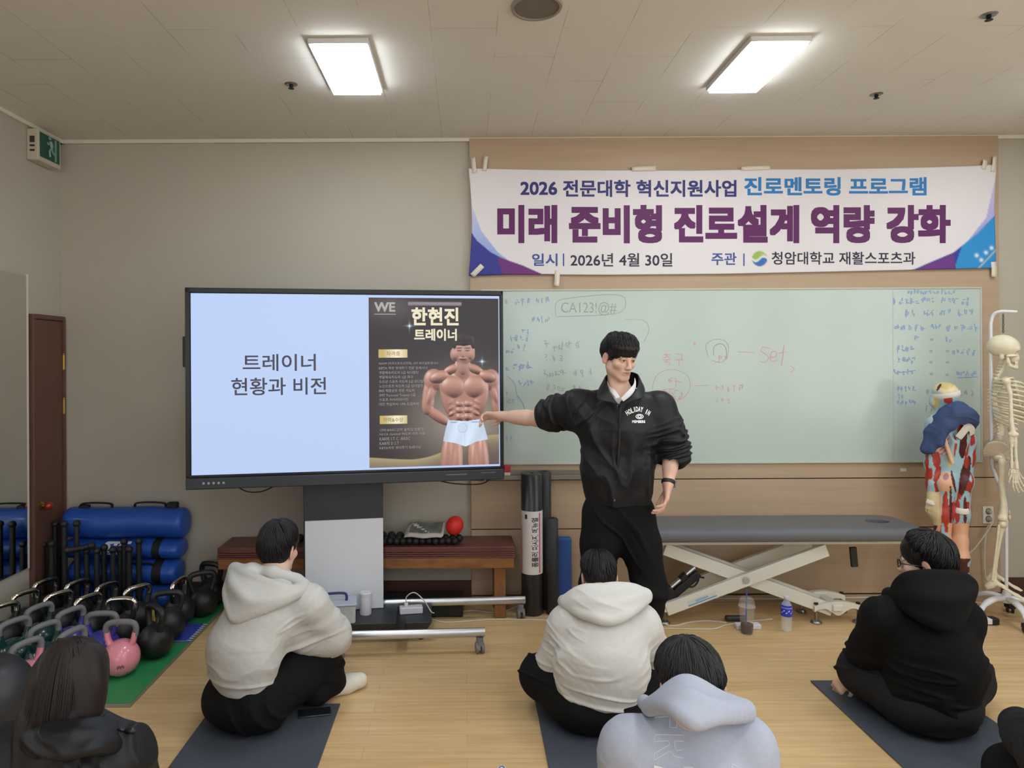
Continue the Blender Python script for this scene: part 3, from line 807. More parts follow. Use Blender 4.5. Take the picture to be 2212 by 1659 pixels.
for (x0, x1, y, h) in ((1960, 2066, 631, 10), (1930, 1996, 650, 15), (2002, 2024, 648, 12), (2032, 2104, 650, 15), (1956, 1978, 676, 14), (1992, 2018, 675, 13), (2032, 2060, 674, 14), (2068, 2102, 674, 15), (1934, 2004, 707, 15), (2010, 2034, 706, 11), (2046, 2110, 707, 16), (1976, 1986, 733, 14), (2044, 2056, 733, 10), (1936, 1982, 754, 14), (1938, 1982, 778, 13), (1930, 1980, 803, 11), (2056, 2108, 760, 13), (2066, 2114, 806, 14), (1938, 1978, 840, 11), (1940, 1952, 856, 9), (1938, 1978, 868, 11)):
    scrawl(mb, x0, x1, y, h, .0036)
wline(mb, [(2068, 816), (2112, 814)], .0036); wline(mb, [(1934, 806), (1978, 800)], .004)
mb.build('pen_line', m_iblue, wb)
INK[0] = m_igrey
mb = MB()
fw = lambda u, v, w: tuple(Vector(wpt(u, -v)) + Vector((0, -w, 0)))
put_text(mb, 'CA123!@#', (1212, 1332, -682, -652), fw, 0, shear=.0)
mb.build('code_lettering', m_igrey, wb); mb = MB()
wline(mb, [(1200, 684), (1202, 654), (1230, 644), (1320, 636), (1350, 645), (1346, 670), (1310, 680), (1204, 684)], .0022)
for (x0, x1, y, h) in ((1174, 1262, 746, 20), (1174, 1222, 774, 18), (1174, 1226, 806, 18), (1240, 1282, 803, 18), (1178, 1228, 840, 18), (1238, 1260, 836, 14)):
    scrawl(mb, x0, x1, y, h, .0028)
wline(mb, [(1178, 862), (1230, 858)], .002)
wline(mb, [(1350, 690), (1390, 692), (1402, 712), (1390, 740)], .0018)
wline(mb, [(1530, 770), (1525, 745), (1545, 733), (1568, 738), (1574, 760), (1560, 782), (1536, 778)], .002)
wline(mb, [(1542, 768), (1542, 750), (1556, 742), (1568, 752), (1570, 776)], .003)
for (x0, x1, y, h) in ((2002, 2014, 846, 14), (2072, 2102, 850, 14), (1998, 2022, 882, 16), (2070, 2092, 876, 14)):
    scrawl(mb, x0, x1, y, h, .003)
for (x, y) in ((2010, 758), (2046, 758), (2010, 782), (2046, 782), (2011, 807), (2045, 809), (2012, 733)):
    wline(mb, [(x - 3, y), (x + 3, y - 1), (x + 2, y + 2), (x - 2, y + 2)], .004)
mb.build('pen_line', m_igrey, wb)
INK[0] = m_ired
mb = MB()
for st in ([(1662, 752), (1648, 750), (1644, 758), (1654, 765), (1660, 774), (1652, 783), (1642, 780)], [(1664, 771), (1676, 770), (1677, 760), (1668, 760), (1664, 771), (1668, 781), (1680, 778)], [(1694, 746), (1691, 770), (1688, 790)], [(1682, 763), (1698, 760)]): wline(mb, st, .0034)
mb.build('red_lettering', m_ired, wb); mb = MB()
put_text(mb, '축 구', (1432, 1476, -790, -762), fw, 0)
mb.build('red_lettering', m_ired, wb); mb = MB()
wline(mb, [(1594, 760), (1630, 761)], .0026)
wline(mb, [(1430, 880), (1410, 850), (1418, 812), (1450, 798), (1484, 810), (1490, 840), (1470, 862), (1432, 862)], .002)
for (x0, x1, y, h) in ((1440, 1478, 824, 18), (1434, 1480, 846, 16), (1446, 1474, 860, 12), (1550, 1574, 774, 16), (1498, 1510, 742, 12), (1546, 1608, 838, 16), (1546, 1582, 868, 14)):
    scrawl(mb, x0, x1, y, h, .0026)
wline(mb, [(1500, 833), (1532, 832)], .0018); wline(mb, [(1440, 880), (1462, 876)], .0018); wline(mb, [(1708, 790), (1716, 798), (1708, 804)], .002)
mb.build('pen_line', m_ired, wb)
# pen tray and what lies on it
tx0, tx1 = at(1048, 1030, WY).x, at(1330, 1030, WY).x
t = thing('pen_tray', 'grey metal pen tray fixed under the whiteboard', 'tray', (0, WY, 0))
MB().box(((tx0 + tx1) / 2, -.025, .852), (tx1 - tx0, .05, .006)).box(((tx0 + tx1) / 2, -.048, .864), (tx1 - tx0, .006, .03)).box(((tx0 + tx1) / 2, -.003, .88), (tx1 - tx0, .006, .06)).build('tray_rail', mat('grey_aluminium', rgb(140, 132, 122), .45, .6), t, bevel=.002)
for x in (tx0 - .004, tx1 + .004): MB().box((x, -.025, .866), (.01, .054, .04)).build('tray_end', mat('pale_end_cap', rgb(205, 198, 184), .5), t, bevel=.002)
q = at(1216, 1024, WY - .05)
t = thing('marker_pen', 'red marker pen lying on the pen tray', 'marker', (q.x, WY - .025, .8555))
MB().cyl((-.06, 0, .004), (.03, 0, .004), .008, n=12).build('pen_barrel', mat('pen_white', rgb(215, 205, 200), .4), t, bevel=.001)
MB().cyl((-.062, 0, .004), (-.09, 0, .004), .009, n=12).build('pen_cap', mat('pen_red', rgb(190, 60, 62), .4), t, bevel=.001)
q = at(1096, 1015, WY - .05)
t = thing('board_eraser', 'red and white eraser standing on the tray beside the screen', 'eraser', (q.x, WY - .025, .8555))
MB().box((0, 0, .022), (.04, .036, .044)).build('eraser_felt', mat('eraser_white', rgb(220, 214, 208), .8), t, bevel=.002)
MB().box((0, 0, .068), (.044, .04, .048)).build('eraser_back', mat('eraser_red', rgb(190, 44, 52), .4), t, bevel=.004)
q = at(1951, 1015, WY)
t = thing('small_sticker', 'tiny white sticker on the wood below the whiteboard', 'sticker', (q.x, WY - .0008, q.z)); MB().box((0, 0, 0), (.04, .001, .022)).build('sticker_sheet', m_white, t)
# outlet with two plugs
q = at(2133, 1112, WY)
t = thing('wall_outlet', 'white double wall outlet with two grey plugs on the wood', 'outlet', (q.x, WY, q.z))
MB().box((0, -.005, 0), (.072, .010, .118)).build('cover_plate', mat('outlet_white', rgb(222, 216, 204), .4), t, bevel=.003)
for z in (.026, -.026):
    MB().lathe([(.0, .003), (.016, .003), (.018, .0), (.021, .0)], 20, (0, -.0102, z), Matrix.Rotation(PI / 2, 3, 'X')).build('socket', mat('socket_grey', rgb(150, 148, 142), .5), t)
m_plug = mat('grey_plug', rgb(178, 174, 166), .45)
lab = ('grey power cord with a round plug running down left from the wall outlet', 'pale power cord hanging straight down from the wall outlet')
ends = ([(0, -.03, .026), (.0, -.055, .0), (-.03, -.06, -.07), (-.13, -.05, -.22), (-.22, -.04, -.30), (-.24, -.03, -.45), (-.24, -.03, -q.z + .006)], [(0, -.03, -.026), (-.004, -.05, -.05), (-.04, -.045, -.09), (-.045, -.03, -.3), (-.03, -.03, -.5), (-.03, -.04, -q.z + .006), (-.15, -.05, -q.z + .005)])
for z, lb, e in zip((.026, -.026), lab, ends):
    t = thing('plugged_cable', lb, 'cable', (q.x, WY, q.z))
    MB().cyl((0, -.008, z), (0, -.032, z), .0155, .011, n=16).build('plug', m_plug, t, bevel=.002)
    MB().tube(spline(e, 8), .0042, 8).build('cord', m_cord, t)
# ---------------------------------------------------------------- banner taped to the wall
BY = WY - .012
def edge(pts, x): return np.interp(x, [p[0] for p in pts], [p[1] for p in pts])
topE = [(1010, 364), (1060, 365), (1200, 368), (1360, 368), (1500, 369), (1640, 366), (1800, 366), (2000, 362), (2100, 359), (2152, 356)]
botE = [(1010, 596), (1100, 593), (1300, 594), (1560, 592), (1800, 587), (2152, 579)]
def bwave(px, py):
    return .0022 * math.sin(px / 37 + py / 55) * math.exp(-((px - 1030) / 50) ** 2) + .0012 * math.sin(px / 71 + 1) + .0008 * math.sin(px / 43 + py / 51) + .002 * math.sin((px + py) / 27) * math.exp(-((px - 2140) / 50) ** 2)
def bpt(px, py, w=0.):
    q = at(px, py, BY); return (q.x, bwave(px, py) - .004 - w, q.z)
nu, nv = 460, 100
us = np.linspace(0, 1, nu); vs_ = np.linspace(0, 1, nv)
V = []; PXY = []
for v in vs_:
    for u in us:
        px = 1012 + (2151 - 1012) * u
        px += (1 - u) ** 30 * 7 * math.sin(v * 3.1) - (u ** 30) * 3 * math.sin(v * 3)
        py = edge(topE, px) * (1 - v) + edge(botE, px) * v
        PXY.append((px, py)); V.append(bpt(px, py))
P = np.array(PXY); X, Y = P[:, 0], P[:, 1]
c = np.zeros((len(P), 3)) + C(226, 221, 224)
def paint(mask, col):
    global c
    m = np.clip(mask, 0, 1)[:, None]; c = c * (1 - m) + m * (np.array(col) if np.ndim(col) == 1 else col)
def aa(f): return np.clip(f / 1.6 + .5, 0, 1)
# left corner swooshes
e1 = np.interp(X, [1010, 1040, 1075, 1110, 1150, 1190], [420, 500, 545, 572, 588, 600])     # pale lavender band
g = np.clip((Y - 380) / 160, 0, 1)[:, None]
paint(aa(Y - e1) * (X < 1200), C(226, 224, 240) * (1 - g) + g * C(150, 170, 222))
e2 = np.interp(X, [1010, 1030, 1060, 1100, 1140, 1180], [490, 520, 545, 566, 582, 596])
paint(aa(Y - e2) * (X < 1200), C(74, 72, 160) * (1 - g) + g * C(50, 56, 140))
e3 = np.interp(X, [1066, 1090, 1130, 1170], [552, 560, 574, 592])
paint(aa(Y - e3) * aa(X - (1072 + (Y - 552) * .35)) * (X < 1200), C(110, 48, 122))
# right corner swooshes
f1 = np.interp(X, [1960, 2040, 2090, 2130, 2152], [600, 560, 520, 470, 372])
g = np.clip((Y - 380) / 150, 0, 1)[:, None]
paint(aa(Y - f1) * (X > 1950), C(206, 198, 226) * (1 - g) + g * C(150, 150, 214))
f2 = np.interp(X, [1960, 2010, 2060, 2110, 2152], [588, 566, 545, 505, 462])
paint(aa(Y - f2) * (X > 1950), C(62, 98, 180) * (1 - g) + g * C(44, 60, 150))
paint(aa(Y - f2) * aa((X - 2088) - (Y - 500) * -.35) * (X > 1950), C(40, 140, 206))
paint(aa(Y - f2 - 2) * aa(2056 - X + (Y - 540) * .2) * (X > 1950), C(104, 50, 130))
for (x, y) in ((2108, 552), (2128, 546), (2140, 536), (2118, 562)):
    paint(np.exp(-((X - x) ** 2 + (Y - y) ** 2) / 14), C(240, 248, 255))
dl = np.abs((Y - 580) + (X - 2112) * 1.05) / 1.5
paint(np.exp(-dl ** 2) * (X > 2108) * (Y > 530), C(214, 206, 150))
# logo swirl: green and blue disc with a white wave
rr = np.hypot(X - 1640, Y - 559); th = np.arctan2(Y - 559, X - 1640)
sw_ = (Y - 559) + 5 * np.sin((X - 1640) / 17 * PI)
paint(aa(16.5 - rr) * (sw_ <= 0), C(150, 184, 84)); paint(aa(16.5 - rr) * (sw_ > 0), C(52, 112, 178))
paint(aa(16.5 - rr) * (sw_ <= 0) * np.clip((X - 1640) / 16, 0, 1), C(190, 206, 130)); paint(aa(16.5 - rr) * aa(2.6 - np.abs(sw_)), C(226, 221, 224))
Q = np.arange(nu * nv).reshape(nv, nu); Q = np.stack([Q[:-1, :-1], Q[1:, :-1], Q[1:, 1:], Q[:-1, 1:]], -1).reshape(-1, 4)
bn = thing('banner', 'white printed event banner taped above the whiteboard', 'banner', (0, BY, 0))
m_ban = mat('printed_banner_cloth', (1, 1, 1), .6, attr='Col')
o = link('banner_cloth', mesh_arrays('banner_cloth', V, Q, [m_ban], col=np.clip(c, 0, 1)), bn)
md = o.modifiers.new('thick', 'SOLIDIFY'); md.thickness = .0012; md.offset = 1
def fb(u, v, w): return bpt(u, -v + 0, w + .0012)
def tilt(x0, x1, y0, y1, s=0):
    return (x0, x1, -y1, -y0)
def btext(body, x0, x1, y0, y1, m, bold, name='lettering'):
    """One part per word, laid out as the whole line."""
    V, Fc, Wt, sz = text_arrays(body, bold); full = sz[0]; x = 0.0
    words_ = body.split(' '); ws = [text_arrays(w_, bold)[3] for w_ in words_]; gap = (full - sum(w_[0] for w_ in ws)) / max(len(ws) - 1, 1)
    for w_, q in zip(words_, ws):
        mb = MB(); a0, a1 = x0 + (x1 - x0) * x / full, x0 + (x1 - x0) * (x + q[0]) / full; x += q[0] + gap
        hh = (y1 - y0) * min(q[1] / sz[1], 1); put_text(mb, w_, (a0, a1, -y1 + (y1 - y0 - hh) * .5, -y0 - (y1 - y0 - hh) * .5), lambda u, v, w: bpt(u, -v, w + .002), bold)
        mb.build(name, m, bn, smooth=False)
m_navy, m_bl, m_pur, m_dk2, m_bl2 = mat('navy_print', rgb(52, 52, 116), .6), mat('blue_print', rgb(44, 124, 190), .6), mat('purple_print', rgb(94, 30, 92), .6), mat('dark_print', rgb(44, 44, 62), .6), mat('mid_blue_print', rgb(66, 84, 150), .6)
btext('2026 전문대학 혁신지원사업', 1124, 1590, 389, 426, m_navy, .026)
btext('진로멘토링 프로그램', 1607, 2000, 383, 423, m_bl, .03)
btext('미래 준비형 진로설계 역량 강화', 1074, 2052, 443, 526, m_pur, .045)
btext('일시', 1149, 1204, 548, 575, m_bl2, .02); btext('2026년 4월 30일', 1232, 1452, 547, 576, m_dk2, .014)
btext('주관', 1536, 1590, 546, 573, m_bl2, .02); btext('청암대학교 재활스포츠과', 1666, 1976, 544, 572, m_dk2, .014)
for x in (1217, 1606): MB().poly([bpt(x - 1.5, 548, .002), bpt(x - 1.5, 575, .002), bpt(x + 1.5, 575, .002), bpt(x + 1.5, 548, .002)]).build('lettering_bar', m_bl2, bn, smooth=False)
m_tape = mat('white_tape', rgb(226, 216, 200), .6)
def tape(px0, py0, px1, py1, w, label):
    a, b_ = at(px0, py0, BY), at(px1, py1, BY); a.y = b_.y = BY - .011; mid = (a + b_) / 2
    t = thing('tape_strip', label, 'tape', mid, 0, 'tape holding the banner')
    n = 7; d = (b_ - a) / 2; s = Vector((d.z, 0, -d.x)).normalized() * w
    vs = []
    for i in range(n):
        f = -1 + 2 * i / (n - 1); yb = .0025 * math.sin(i * 1.7) + (.007 if f < 0 else 0) * -f
        for k in (-1, 1):
            vs.append(tuple(d * f + s * k + Vector((0, yb * .5, 0)))); 
    mb = MB(); mb.add(vs, [[2 * i, 2 * i + 1, 2 * i + 3, 2 * i + 2] for i in range(n - 1)])
    o = mb.build('tape_film', m_tape, t); md = o.modifiers.new('t', 'SOLIDIFY'); md.thickness = .0008
tape(1022, 340, 1025, 374, .015, 'white tape strip at the far upper left corner of the banner')
tape(1050, 338, 1046, 370, .014, 'short white tape strip beside the upper left banner corner')
tape(1364, 366, 1416, 364, .016, 'flat white tape on the banner top edge, left of middle')
tape(1600, 365, 1662, 363, .014, 'flat white tape on the banner top edge, right of middle')
tape(2127, 346, 2122, 366, .016, 'white tape strip inside the upper right banner corner')
tape(2148, 338, 2142, 372, .014, 'white tape strip at the outer upper right banner corner')
tape(1020, 596, 1042, 574, .018, 'white tape across the lower left banner corner')
tape(1204, 584, 1202, 618, .018, 'white tape strip hanging below the banner onto the wood')
tape(2145, 566, 2145, 598, .018, 'white tape strip at the lower right banner corner')
# ---------------------------------------------------------------- bench with what lies on it
m_leather = mat('oxblood_leather', rgb(104, 58, 54), .38, bump=.15, bscale=160, var=.12, vscale=6)
m_pine = mat('stained_pine', rgb(140, 92, 54), .5, var=.3, vscale=5, stretch=(2, 8, 8))
m_pinev = mat('stained_pine_post', rgb(134, 88, 52), .5, var=.3, vscale=5, stretch=(8, 8, 2))
BX0, BX1, BY0, BY1, BZ = -1.60, .315, 4.37, 4.655, .465
bench = thing('padded_bench', 'long low wooden bench with a dark red leather top behind the screen', 'bench', ((BX0 + BX1) / 2, (BY0 + BY1) / 2, 0))
bw, bd = BX1 - BX0, BY1 - BY0
mb = MB()
for i in range(3): mb.box((0, 0, BZ - .066 + i * .012), (bw - .004 * i, bd - .002 * i, .011))
mb.box((0, 0, BZ - .018), (bw - .01, bd - .008, .036))
mb.build('cushion', m_leather, bench, bevel=.010, bseg=3)
ap = MB()
for s_ in (-1, 1): ap.box((0, s_ * (bd / 2 - .018), BZ - .105), (bw - .02, .03, .066))
for s_ in (-1, 1): ap.box((s_ * (bw / 2 - .03), 0, BZ - .105), (.03, bd - .07, .066))
ap.build('apron', m_pine, bench, bevel=.003)
for x in (-bw / 2 + .13, -.15, bw / 2 - .10):
    for y in (-bd / 2 + .05, bd / 2 - .05):
        MB().box((x, y, (BZ - .138) / 2), (.075, .06, BZ - .138)).build('leg', m_pinev, bench, bevel=.003)
# black beaded strands, magazine, red ball
m_rub = mat('black_rubber', rgb(30, 31, 33), .55, bump=.2, bscale=200)
def bead_strand(x0, x1, y, label, r=.024, z0=BZ):
    t = thing('beaded_roller', label, 'massage roller', ((x0 + x1) / 2, y, z0), 0, 'black beaded rollers on the bench')
    mb = MB(); n = int((x1 - x0) / (r * 1.7)); L = (x1 - x0) / 2
    for i in range(n):
        x = -L + r + i * (2 * L - 2 * r) / (n - 1); mb.ball((x, .004 * math.sin(i * 2.1), r + .001), (r * .95, r, r), 14, 9)
    mb.build('bead_row', m_rub, t)
    MB().cyl((-L, 0, r), (L, 0, r), .008, n=10).build('core_rod', m_rub, t)
bead_strand(-.56, -.05, 4.425, 'black beaded roller at the front edge of the bench top')
bead_strand(-.60, -.02, 4.485, 'black beaded roller in the middle of the bench top', .026)
bead_strand(-.58, -.30, 4.55, 'black beaded roller at the back of the bench, left of the magazine', .028)
bead_strand(-1.12, -.66, 4.50, 'black beaded roller on the bench left of the screen column', .028)
q = at(921, 1144, 4.5)
t = thing('magazine', 'grey folded newspaper lying on black beaded rollers on the bench', 'newspaper', (q.x - .012, 4.475, BZ + .056), R_(-4))
mb = MB(); nxx, nyy = 10, 6
for k in range(4):
    vs = [(-.12 + .24 * i / nxx + .004 * k, -.085 + .17 * j / nyy, .003 * k + .045 * j / nyy + .004 * math.sin(i * .9 + j)) for j in range(nyy + 1) for i in range(nxx + 1)]
    mb.add(vs, [[j * (nxx + 1) + i, j * (nxx + 1) + i + 1, (j + 1) * (nxx + 1) + i + 1, (j + 1) * (nxx + 1) + i] for j in range(nyy) for i in range(nxx)])
o = mb.build('pages', mat('newsprint', rgb(206, 202, 192), .8), t); md = o.modifiers.new('t', 'SOLIDIFY'); md.thickness = .002; md.offset = 1
mb = MB()
vs = [(-.105 + .21 * i / nxx + .012, -.05 + .135 * j / nyy, .0125 + .045 * (.25 + .75 * j / nyy) + .004 * math.sin(i * .9 + j)) for j in range(nyy + 1) for i in range(nxx + 1)]
mb.add(vs, [[j * (nxx + 1) + i, j * (nxx + 1) + i + 1, (j + 1) * (nxx + 1) + i + 1, (j + 1) * (nxx + 1) + i] for j in range(nyy) for i in range(nxx)])
mb.build('front_photo', mat('newspaper_photo', rgb(112, 112, 108), .8, var=.4, vscale=20), t)
q = at(981, 1139, 4.5)
t = thing('red_ball', 'bright red rubber ball resting on beaded rollers at the bench end', 'ball', (q.x + .004, 4.475, BZ + .112))
MB().ball((0, 0, 0), (.057, .058, .064), 28, 18, Matrix.Rotation(R_(25), 3, 'Y')).build('ball_shell', mat('red_rubber', rgb(224, 48, 44), .5), t)
t = thing('floor_mat_stack', 'flat black slab lying under the bench against the baseboard', 'slab', ((at(830, 1300, 4.5).x + at(1000, 1300, 4.5).x) / 2 - .05, 4.52, 0))
MB().box((0, 0, .05), (.62, .22, .10)).build('slab_body', m_rub, t, bevel=.008)
# ---------------------------------------------------------------- foam rollers by the wall
m_foam = mat('black_foam', rgb(46, 47, 50), .5, bump=.25, bscale=120)
def roller(name, label, px0, px1, ptop, Y, r=None, m=m_foam):
    a, b_ = at(px0, 1200, Y), at(px1, 1200, Y); r = r or (b_.x - a.x) / 2
    t = thing(name, label, 'foam roller', ((a.x + b_.x) / 2, Y, 0))
    h = at(px0, ptop, Y).z
    MB().lathe([(.0, .003), (r - .006, 0), (r, .006), (r, h - .008), (r - .008, h), (.016, h), (.016, h - .02), (0, h - .02)], 36).build('foam_body', m, t, sharp=50)
    return t, r, h
t, r, h = roller('foam_roller', 'tall glossy black foam roller with a white paper sleeve', 1126, 1172, 1022, 4.48, m=mat('glossy_black_foam', rgb(44, 46, 48), .28, var=.15, vscale=9, stretch=(20, 20, .6)))
z0, z1 = at(1150, 1240, 4.43).z, at(1150, 1104, 4.43).z
MB().lathe([(r + .0015, z0), (r + .0015, z1)], 40).build('paper_sleeve', mat('paper_white', rgb(222, 216, 216), .6), t)
rs = r + .0022
def cylpt(a, z, w=0.): return ((rs + w) * math.sin(a), -(rs + w) * math.cos(a), z)   # angle 0 faces the room
mb = MB()
for (a0, a1, za, zb) in ((.62, .74, z0 + .01, z1 - .01), (-1.3, -1.2, z0, z1 - .1), (-1.16, -1.12, z0 + .02, z1 - .02)):
    n = 4; mb.add([cylpt(a0 + (a1 - a0) * i / n, z) for i in range(n + 1) for z in (za, zb)], [[2 * i, 2 * i + 2, 2 * i + 3, 2 * i + 1] for i in range(n)])
mb.build('red_stripe', mat('print_red', rgb(196, 50, 58), .6), t)
mb = MB(); put_text(mb, '폼롤러 마사지 메뉴얼', (z0 + .05, z1 - .04, -.02, .026), lambda u, v, w: cylpt(-v / rs + .25, u, w), .02)
mb.add([cylpt(-.75 + .24 * i / 3, z) for i in range(4) for z in (z1 - .05, z1 - .02)], [[2 * i, 2 * i + 2, 2 * i + 3, 2 * i + 1] for i in range(3)])
mb.build('sleeve_print', mat('print_black', rgb(52, 50, 56), .6), t, smooth=False)
roller('foam_roller', 'tall plain black foam roller standing behind the white-sleeved one', 1163, 1191, 1018, 4.565)
roller('foam_roller', 'short thin black foam roller standing beside the tall ones', 1179, 1206, 1119, 4.47)
a, b_ = at(1205, 1200, 4.58), at(1234, 1200, 4.58)
t = thing('foam_board', 'upright blue foam board leaning at the wall behind the black rollers', 'board', ((a.x + b_.x) / 2, 4.585, 0))
h = at(1220, 1161, 4.58).z
MB().box((-.01, 0, h / 2 + .001), (b_.x - a.x + .02, .06, h)).build('board_foam', mat('blue_foam', rgb(44, 82, 150), .6, bump=.1, bscale=90), t, bevel=.012, bseg=3)
# ---------------------------------------------------------------- massage table
m_vinyl = mat('grey_vinyl', rgb(98, 100, 104), .42, bump=.05, bscale=200)
m_cream = mat('cream_steel', rgb(226, 224, 214), .35)
MX0, MX1, MY0, MY1 = .975, 2.82, 4.15, 4.56
mt = thing('massage_table', 'grey padded treatment table on a white scissor frame', 'massage table', ((MX0 + MX1) / 2, (MY0 + MY1) / 2, 0))
mx, my = (MX0 + MX1) / 2, (MY0 + MY1) / 2
hl, hd, zt = (MX1 - MX0) / 2, (MY1 - MY0) / 2, .618
# cushion with rounded corners and a breathing hole
def rrect(hx, hy, r, n=6):
    out = []
    for (sx_, sy_, a0) in ((1, 1, 0), (-1, 1, 90), (-1, -1, 180), (1, -1, 270)):
        for i in range(n + 1):
            a = R_(a0 + 90 * i / n); out.append((sx_ * (hx - r) + r * math.cos(a), sy_ * (hy - r) + r * math.sin(a)))
    return out
mb = MB(); hole_c = (hl - .20, .0)
N_ = 28; hole = [(hole_c[0] + .075 * math.cos(2 * PI * (i + .5) / N_), hole_c[1] + .05 * math.sin(2 * PI * (i + .5) / N_)) for i in range(N_)]
lv = [(-.022, -.078), (-.004, -.07), (0, -.055), (0, -.018), (-.008, -.006), (-.022, 0), (-.05, .002)]
rings = []
for off, dz in lv:
    rings.append([(x, y, zt + dz) for x, y in rrect(hl + off, hd + off, .10)])
base = rrect(hl, hd, .10); n_ = len(base); vs = [p for r_ in rings for p in r_]
mb.add(vs, [[i * n_ + k, i * n_ + (k + 1) % n_, (i + 1) * n_ + (k + 1) % n_, (i + 1) * n_ + k] for i in range(len(lv) - 1) for k in range(n_)])
# top ring to hole: nearest-angle strip
top = rings[-1]; hr = [(x, y, zt + .002) for x, y in hole]; hb = [(x, y, zt - .05) for x, y in hole]
def ang(p): return math.atan2(p[1] - hole_c[1], p[0] - hole_c[0])
tp = sorted(top, key=ang); hp = sorted(hr, key=ang); A, B = len(tp), len(hp)
vs = tp + hp; fs = []; i = j = 0
while i < A or j < B:
    ai = ang(tp[i % A]) + 2 * PI * (i // A); aj = ang(hp[j % B]) + 2 * PI * (j // B)
    if j >= B or (i < A and ai <= aj): fs.append([i % A, (i + 1) % A, A + j % B]); i += 1
    else: fs.append([i % A, A + (j + 1) % B, A + j % B]); j += 1
mb.add(vs, fs)
hp2 = [(x, y, zt - .055) for x, y, z in hp]
mb.add(hp + hp2 + [(hole_c[0], hole_c[1], zt - .055)], [[k, (k + 1) % B, B + (k + 1) % B, B + k] for k in range(B)] + [[B + k, B + (k + 1) % B, 2 * B] for k in range(B)])
mb.add(rings[0], [list(range(n_))[::-1]])
mb.build('cushion', m_vinyl, mt, sharp=60)
def M_(px, py, Y): q = at(px, py, Y); return (q.x - mx, Y - my, q.z)
YF_, YR_ = 4.27, 4.48
rail = MB()
for Y in (YF_, YR_): rail.box((.0, Y - my, zt - .096), (1.62, .05, .036))
for x in (-.80, 0, .80): rail.box((x, (YF_ + YR_) / 2 - my, zt - .096), (.05, YR_ - YF_, .03))
rail.build('top_rail', m_cream, mt, bevel=.004)
def beam(a, b_, name='scissor_beam', w=.035, h=.078): return MB().bar(a, b_, w, h).build(name, m_cream, mt, bevel=.004)
zr = zt - .115
A0, A1 = M_(1438, 1316, YF_), M_(1785, 1187, YF_); B0, B1 = M_(1436, 1186, YF_ + .03), M_(1798, 1318, YF_ + .03)
beam(A0, A1); 
beam(tuple(Vector(B0) + Vector((0, .012, 0))), tuple(Vector(B1) + Vector((0, .012, 0))))
Rr = YR_ - YF_
beam((A0[0], A0[1] + Rr, A0[2]), (A1[0], A1[1] + Rr, A1[2])); beam((B0[0], B0[1] + Rr - .07, B0[2]), (B1[0], B1[1] + Rr - .07, B1[2]))
mid = (Vector(A0) + Vector(A1)) / 2
piv = M_(1609, 1251, YF_)
for dy in (-.022, Rr + .022): MB().cyl((piv[0], piv[1] + dy - .006, piv[2]), (piv[0], piv[1] + dy + .006, piv[2]), .022, n=20).build('pivot_bolt', mat('bolt_steel', rgb(205, 205, 200), .35, .5), mt, bevel=.003)
lo = MB()
for x_, z_ in ((A0[0] - .02, .10), (B1[0] + .015, .10)): lo.box((x_, (YF_ + YR_) / 2 - my, z_), (.06, YR_ - YF_ + .02, .04))
lo.build('floor_bar', m_cream, mt, bevel=.004)
# arched foot brackets with levelling pads
bx = M_(1812, 1330, YF_)
for Y in (YF_ + .02, YR_ + .0):
    mb = MB(); pts = []
    for u in np.linspace(-1, 1, 17): pts.append((u * .148, .108 + .030 * math.cos(u * PI / 2) ** .8))
    for u in np.linspace(1, -1, 25):
        e = abs(u); pts.append((u * .148, .072 + (.022 * math.sin((1 - e) / .72 * PI) if e > .28 else -.022 * math.cos(e / .28 * PI / 2))))
    mb.poly([(bx[0] + u, Y - my - .016, z) for u, z in pts], .032, (0, 1, 0))
    mb.build('foot_bracket', m_cream, mt, sharp=30)
    MB().cyl((bx[0], Y - my - .018, .088), (bx[0], Y - my - .024, .088), .013, n=16).build('bracket_bolt', mat('bolt_steel', (1, 1, 1)), mt, bevel=.002)
    for sx_ in (-1, 1):
        MB().cyl((bx[0] + sx_ * .132, Y - my, .018), (bx[0] + sx_ * .132, Y - my, .085), .008, n=10).lathe([(0, 0), (.032, 0), (.034, .006), (.026, .016), (.01, .02)], 22, (bx[0] + sx_ * .132, Y - my, 0)).build('levelling_pad', m_spr, mt)
        MB().cyl((bx[0] + sx_ * .132, Y - my, .118), (bx[0] + sx_ * .132, Y - my, .127), .013, n=14).build('pad_cap', m_blk, mt)
for Y in (YF_ + .02, YR_):
    for dx in (-.14, .0):
        MB().cyl((A0[0] + dx, Y - my, .018), (A0[0] + dx, Y - my, .10), .008, n=10).lathe([(0, 0), (.032, 0), (.034, .006), (.026, .016), (.01, .02)], 22, (A0[0] + dx, Y - my, 0)).build('levelling_pad', m_spr, mt)
# lift motor
a, b_ = Vector(M_(1424, 1296, 4.32)), Vector(M_(1512, 1222, 4.32)); d = (b_ - a).normalized(); side = d.cross(Vector((0, 1, 0)))
MB().bar(a, a + d * .11, .07, .075).bar(a + d * .07 + side * -.028, a + d * .30 + side * -.028, .05, .05).build('lift_motor', m_blk, mt, bevel=.008)
MB().cyl(a + d * .09 + side * .014, b_ - d * .02 + side * .014, .014, n=14).build('piston', m_alum, mt)
MB().cyl(b_ - d * .03 + side * .014, b_ + d * .03 + side * .014, .016, n=12).box(tuple(a + d * .21 + side * .014), (.05, .05, .03), Matrix((d, Vector((0, 1, 0)), side)).transposed()).build('piston_end', m_blk, mt, bevel=.002)
MB().tube(spline([a + d * .16, a + d * .2 + Vector((.05, -.02, -.04)), a + d * .25 + Vector((.05, -.02, -.02)), a + d * .22 + Vector((.02, -.02, .02)), a + d * .3 + Vector((.05, -.01, -.05))]), .006, 8).build('motor_cable', m_blk, mt)
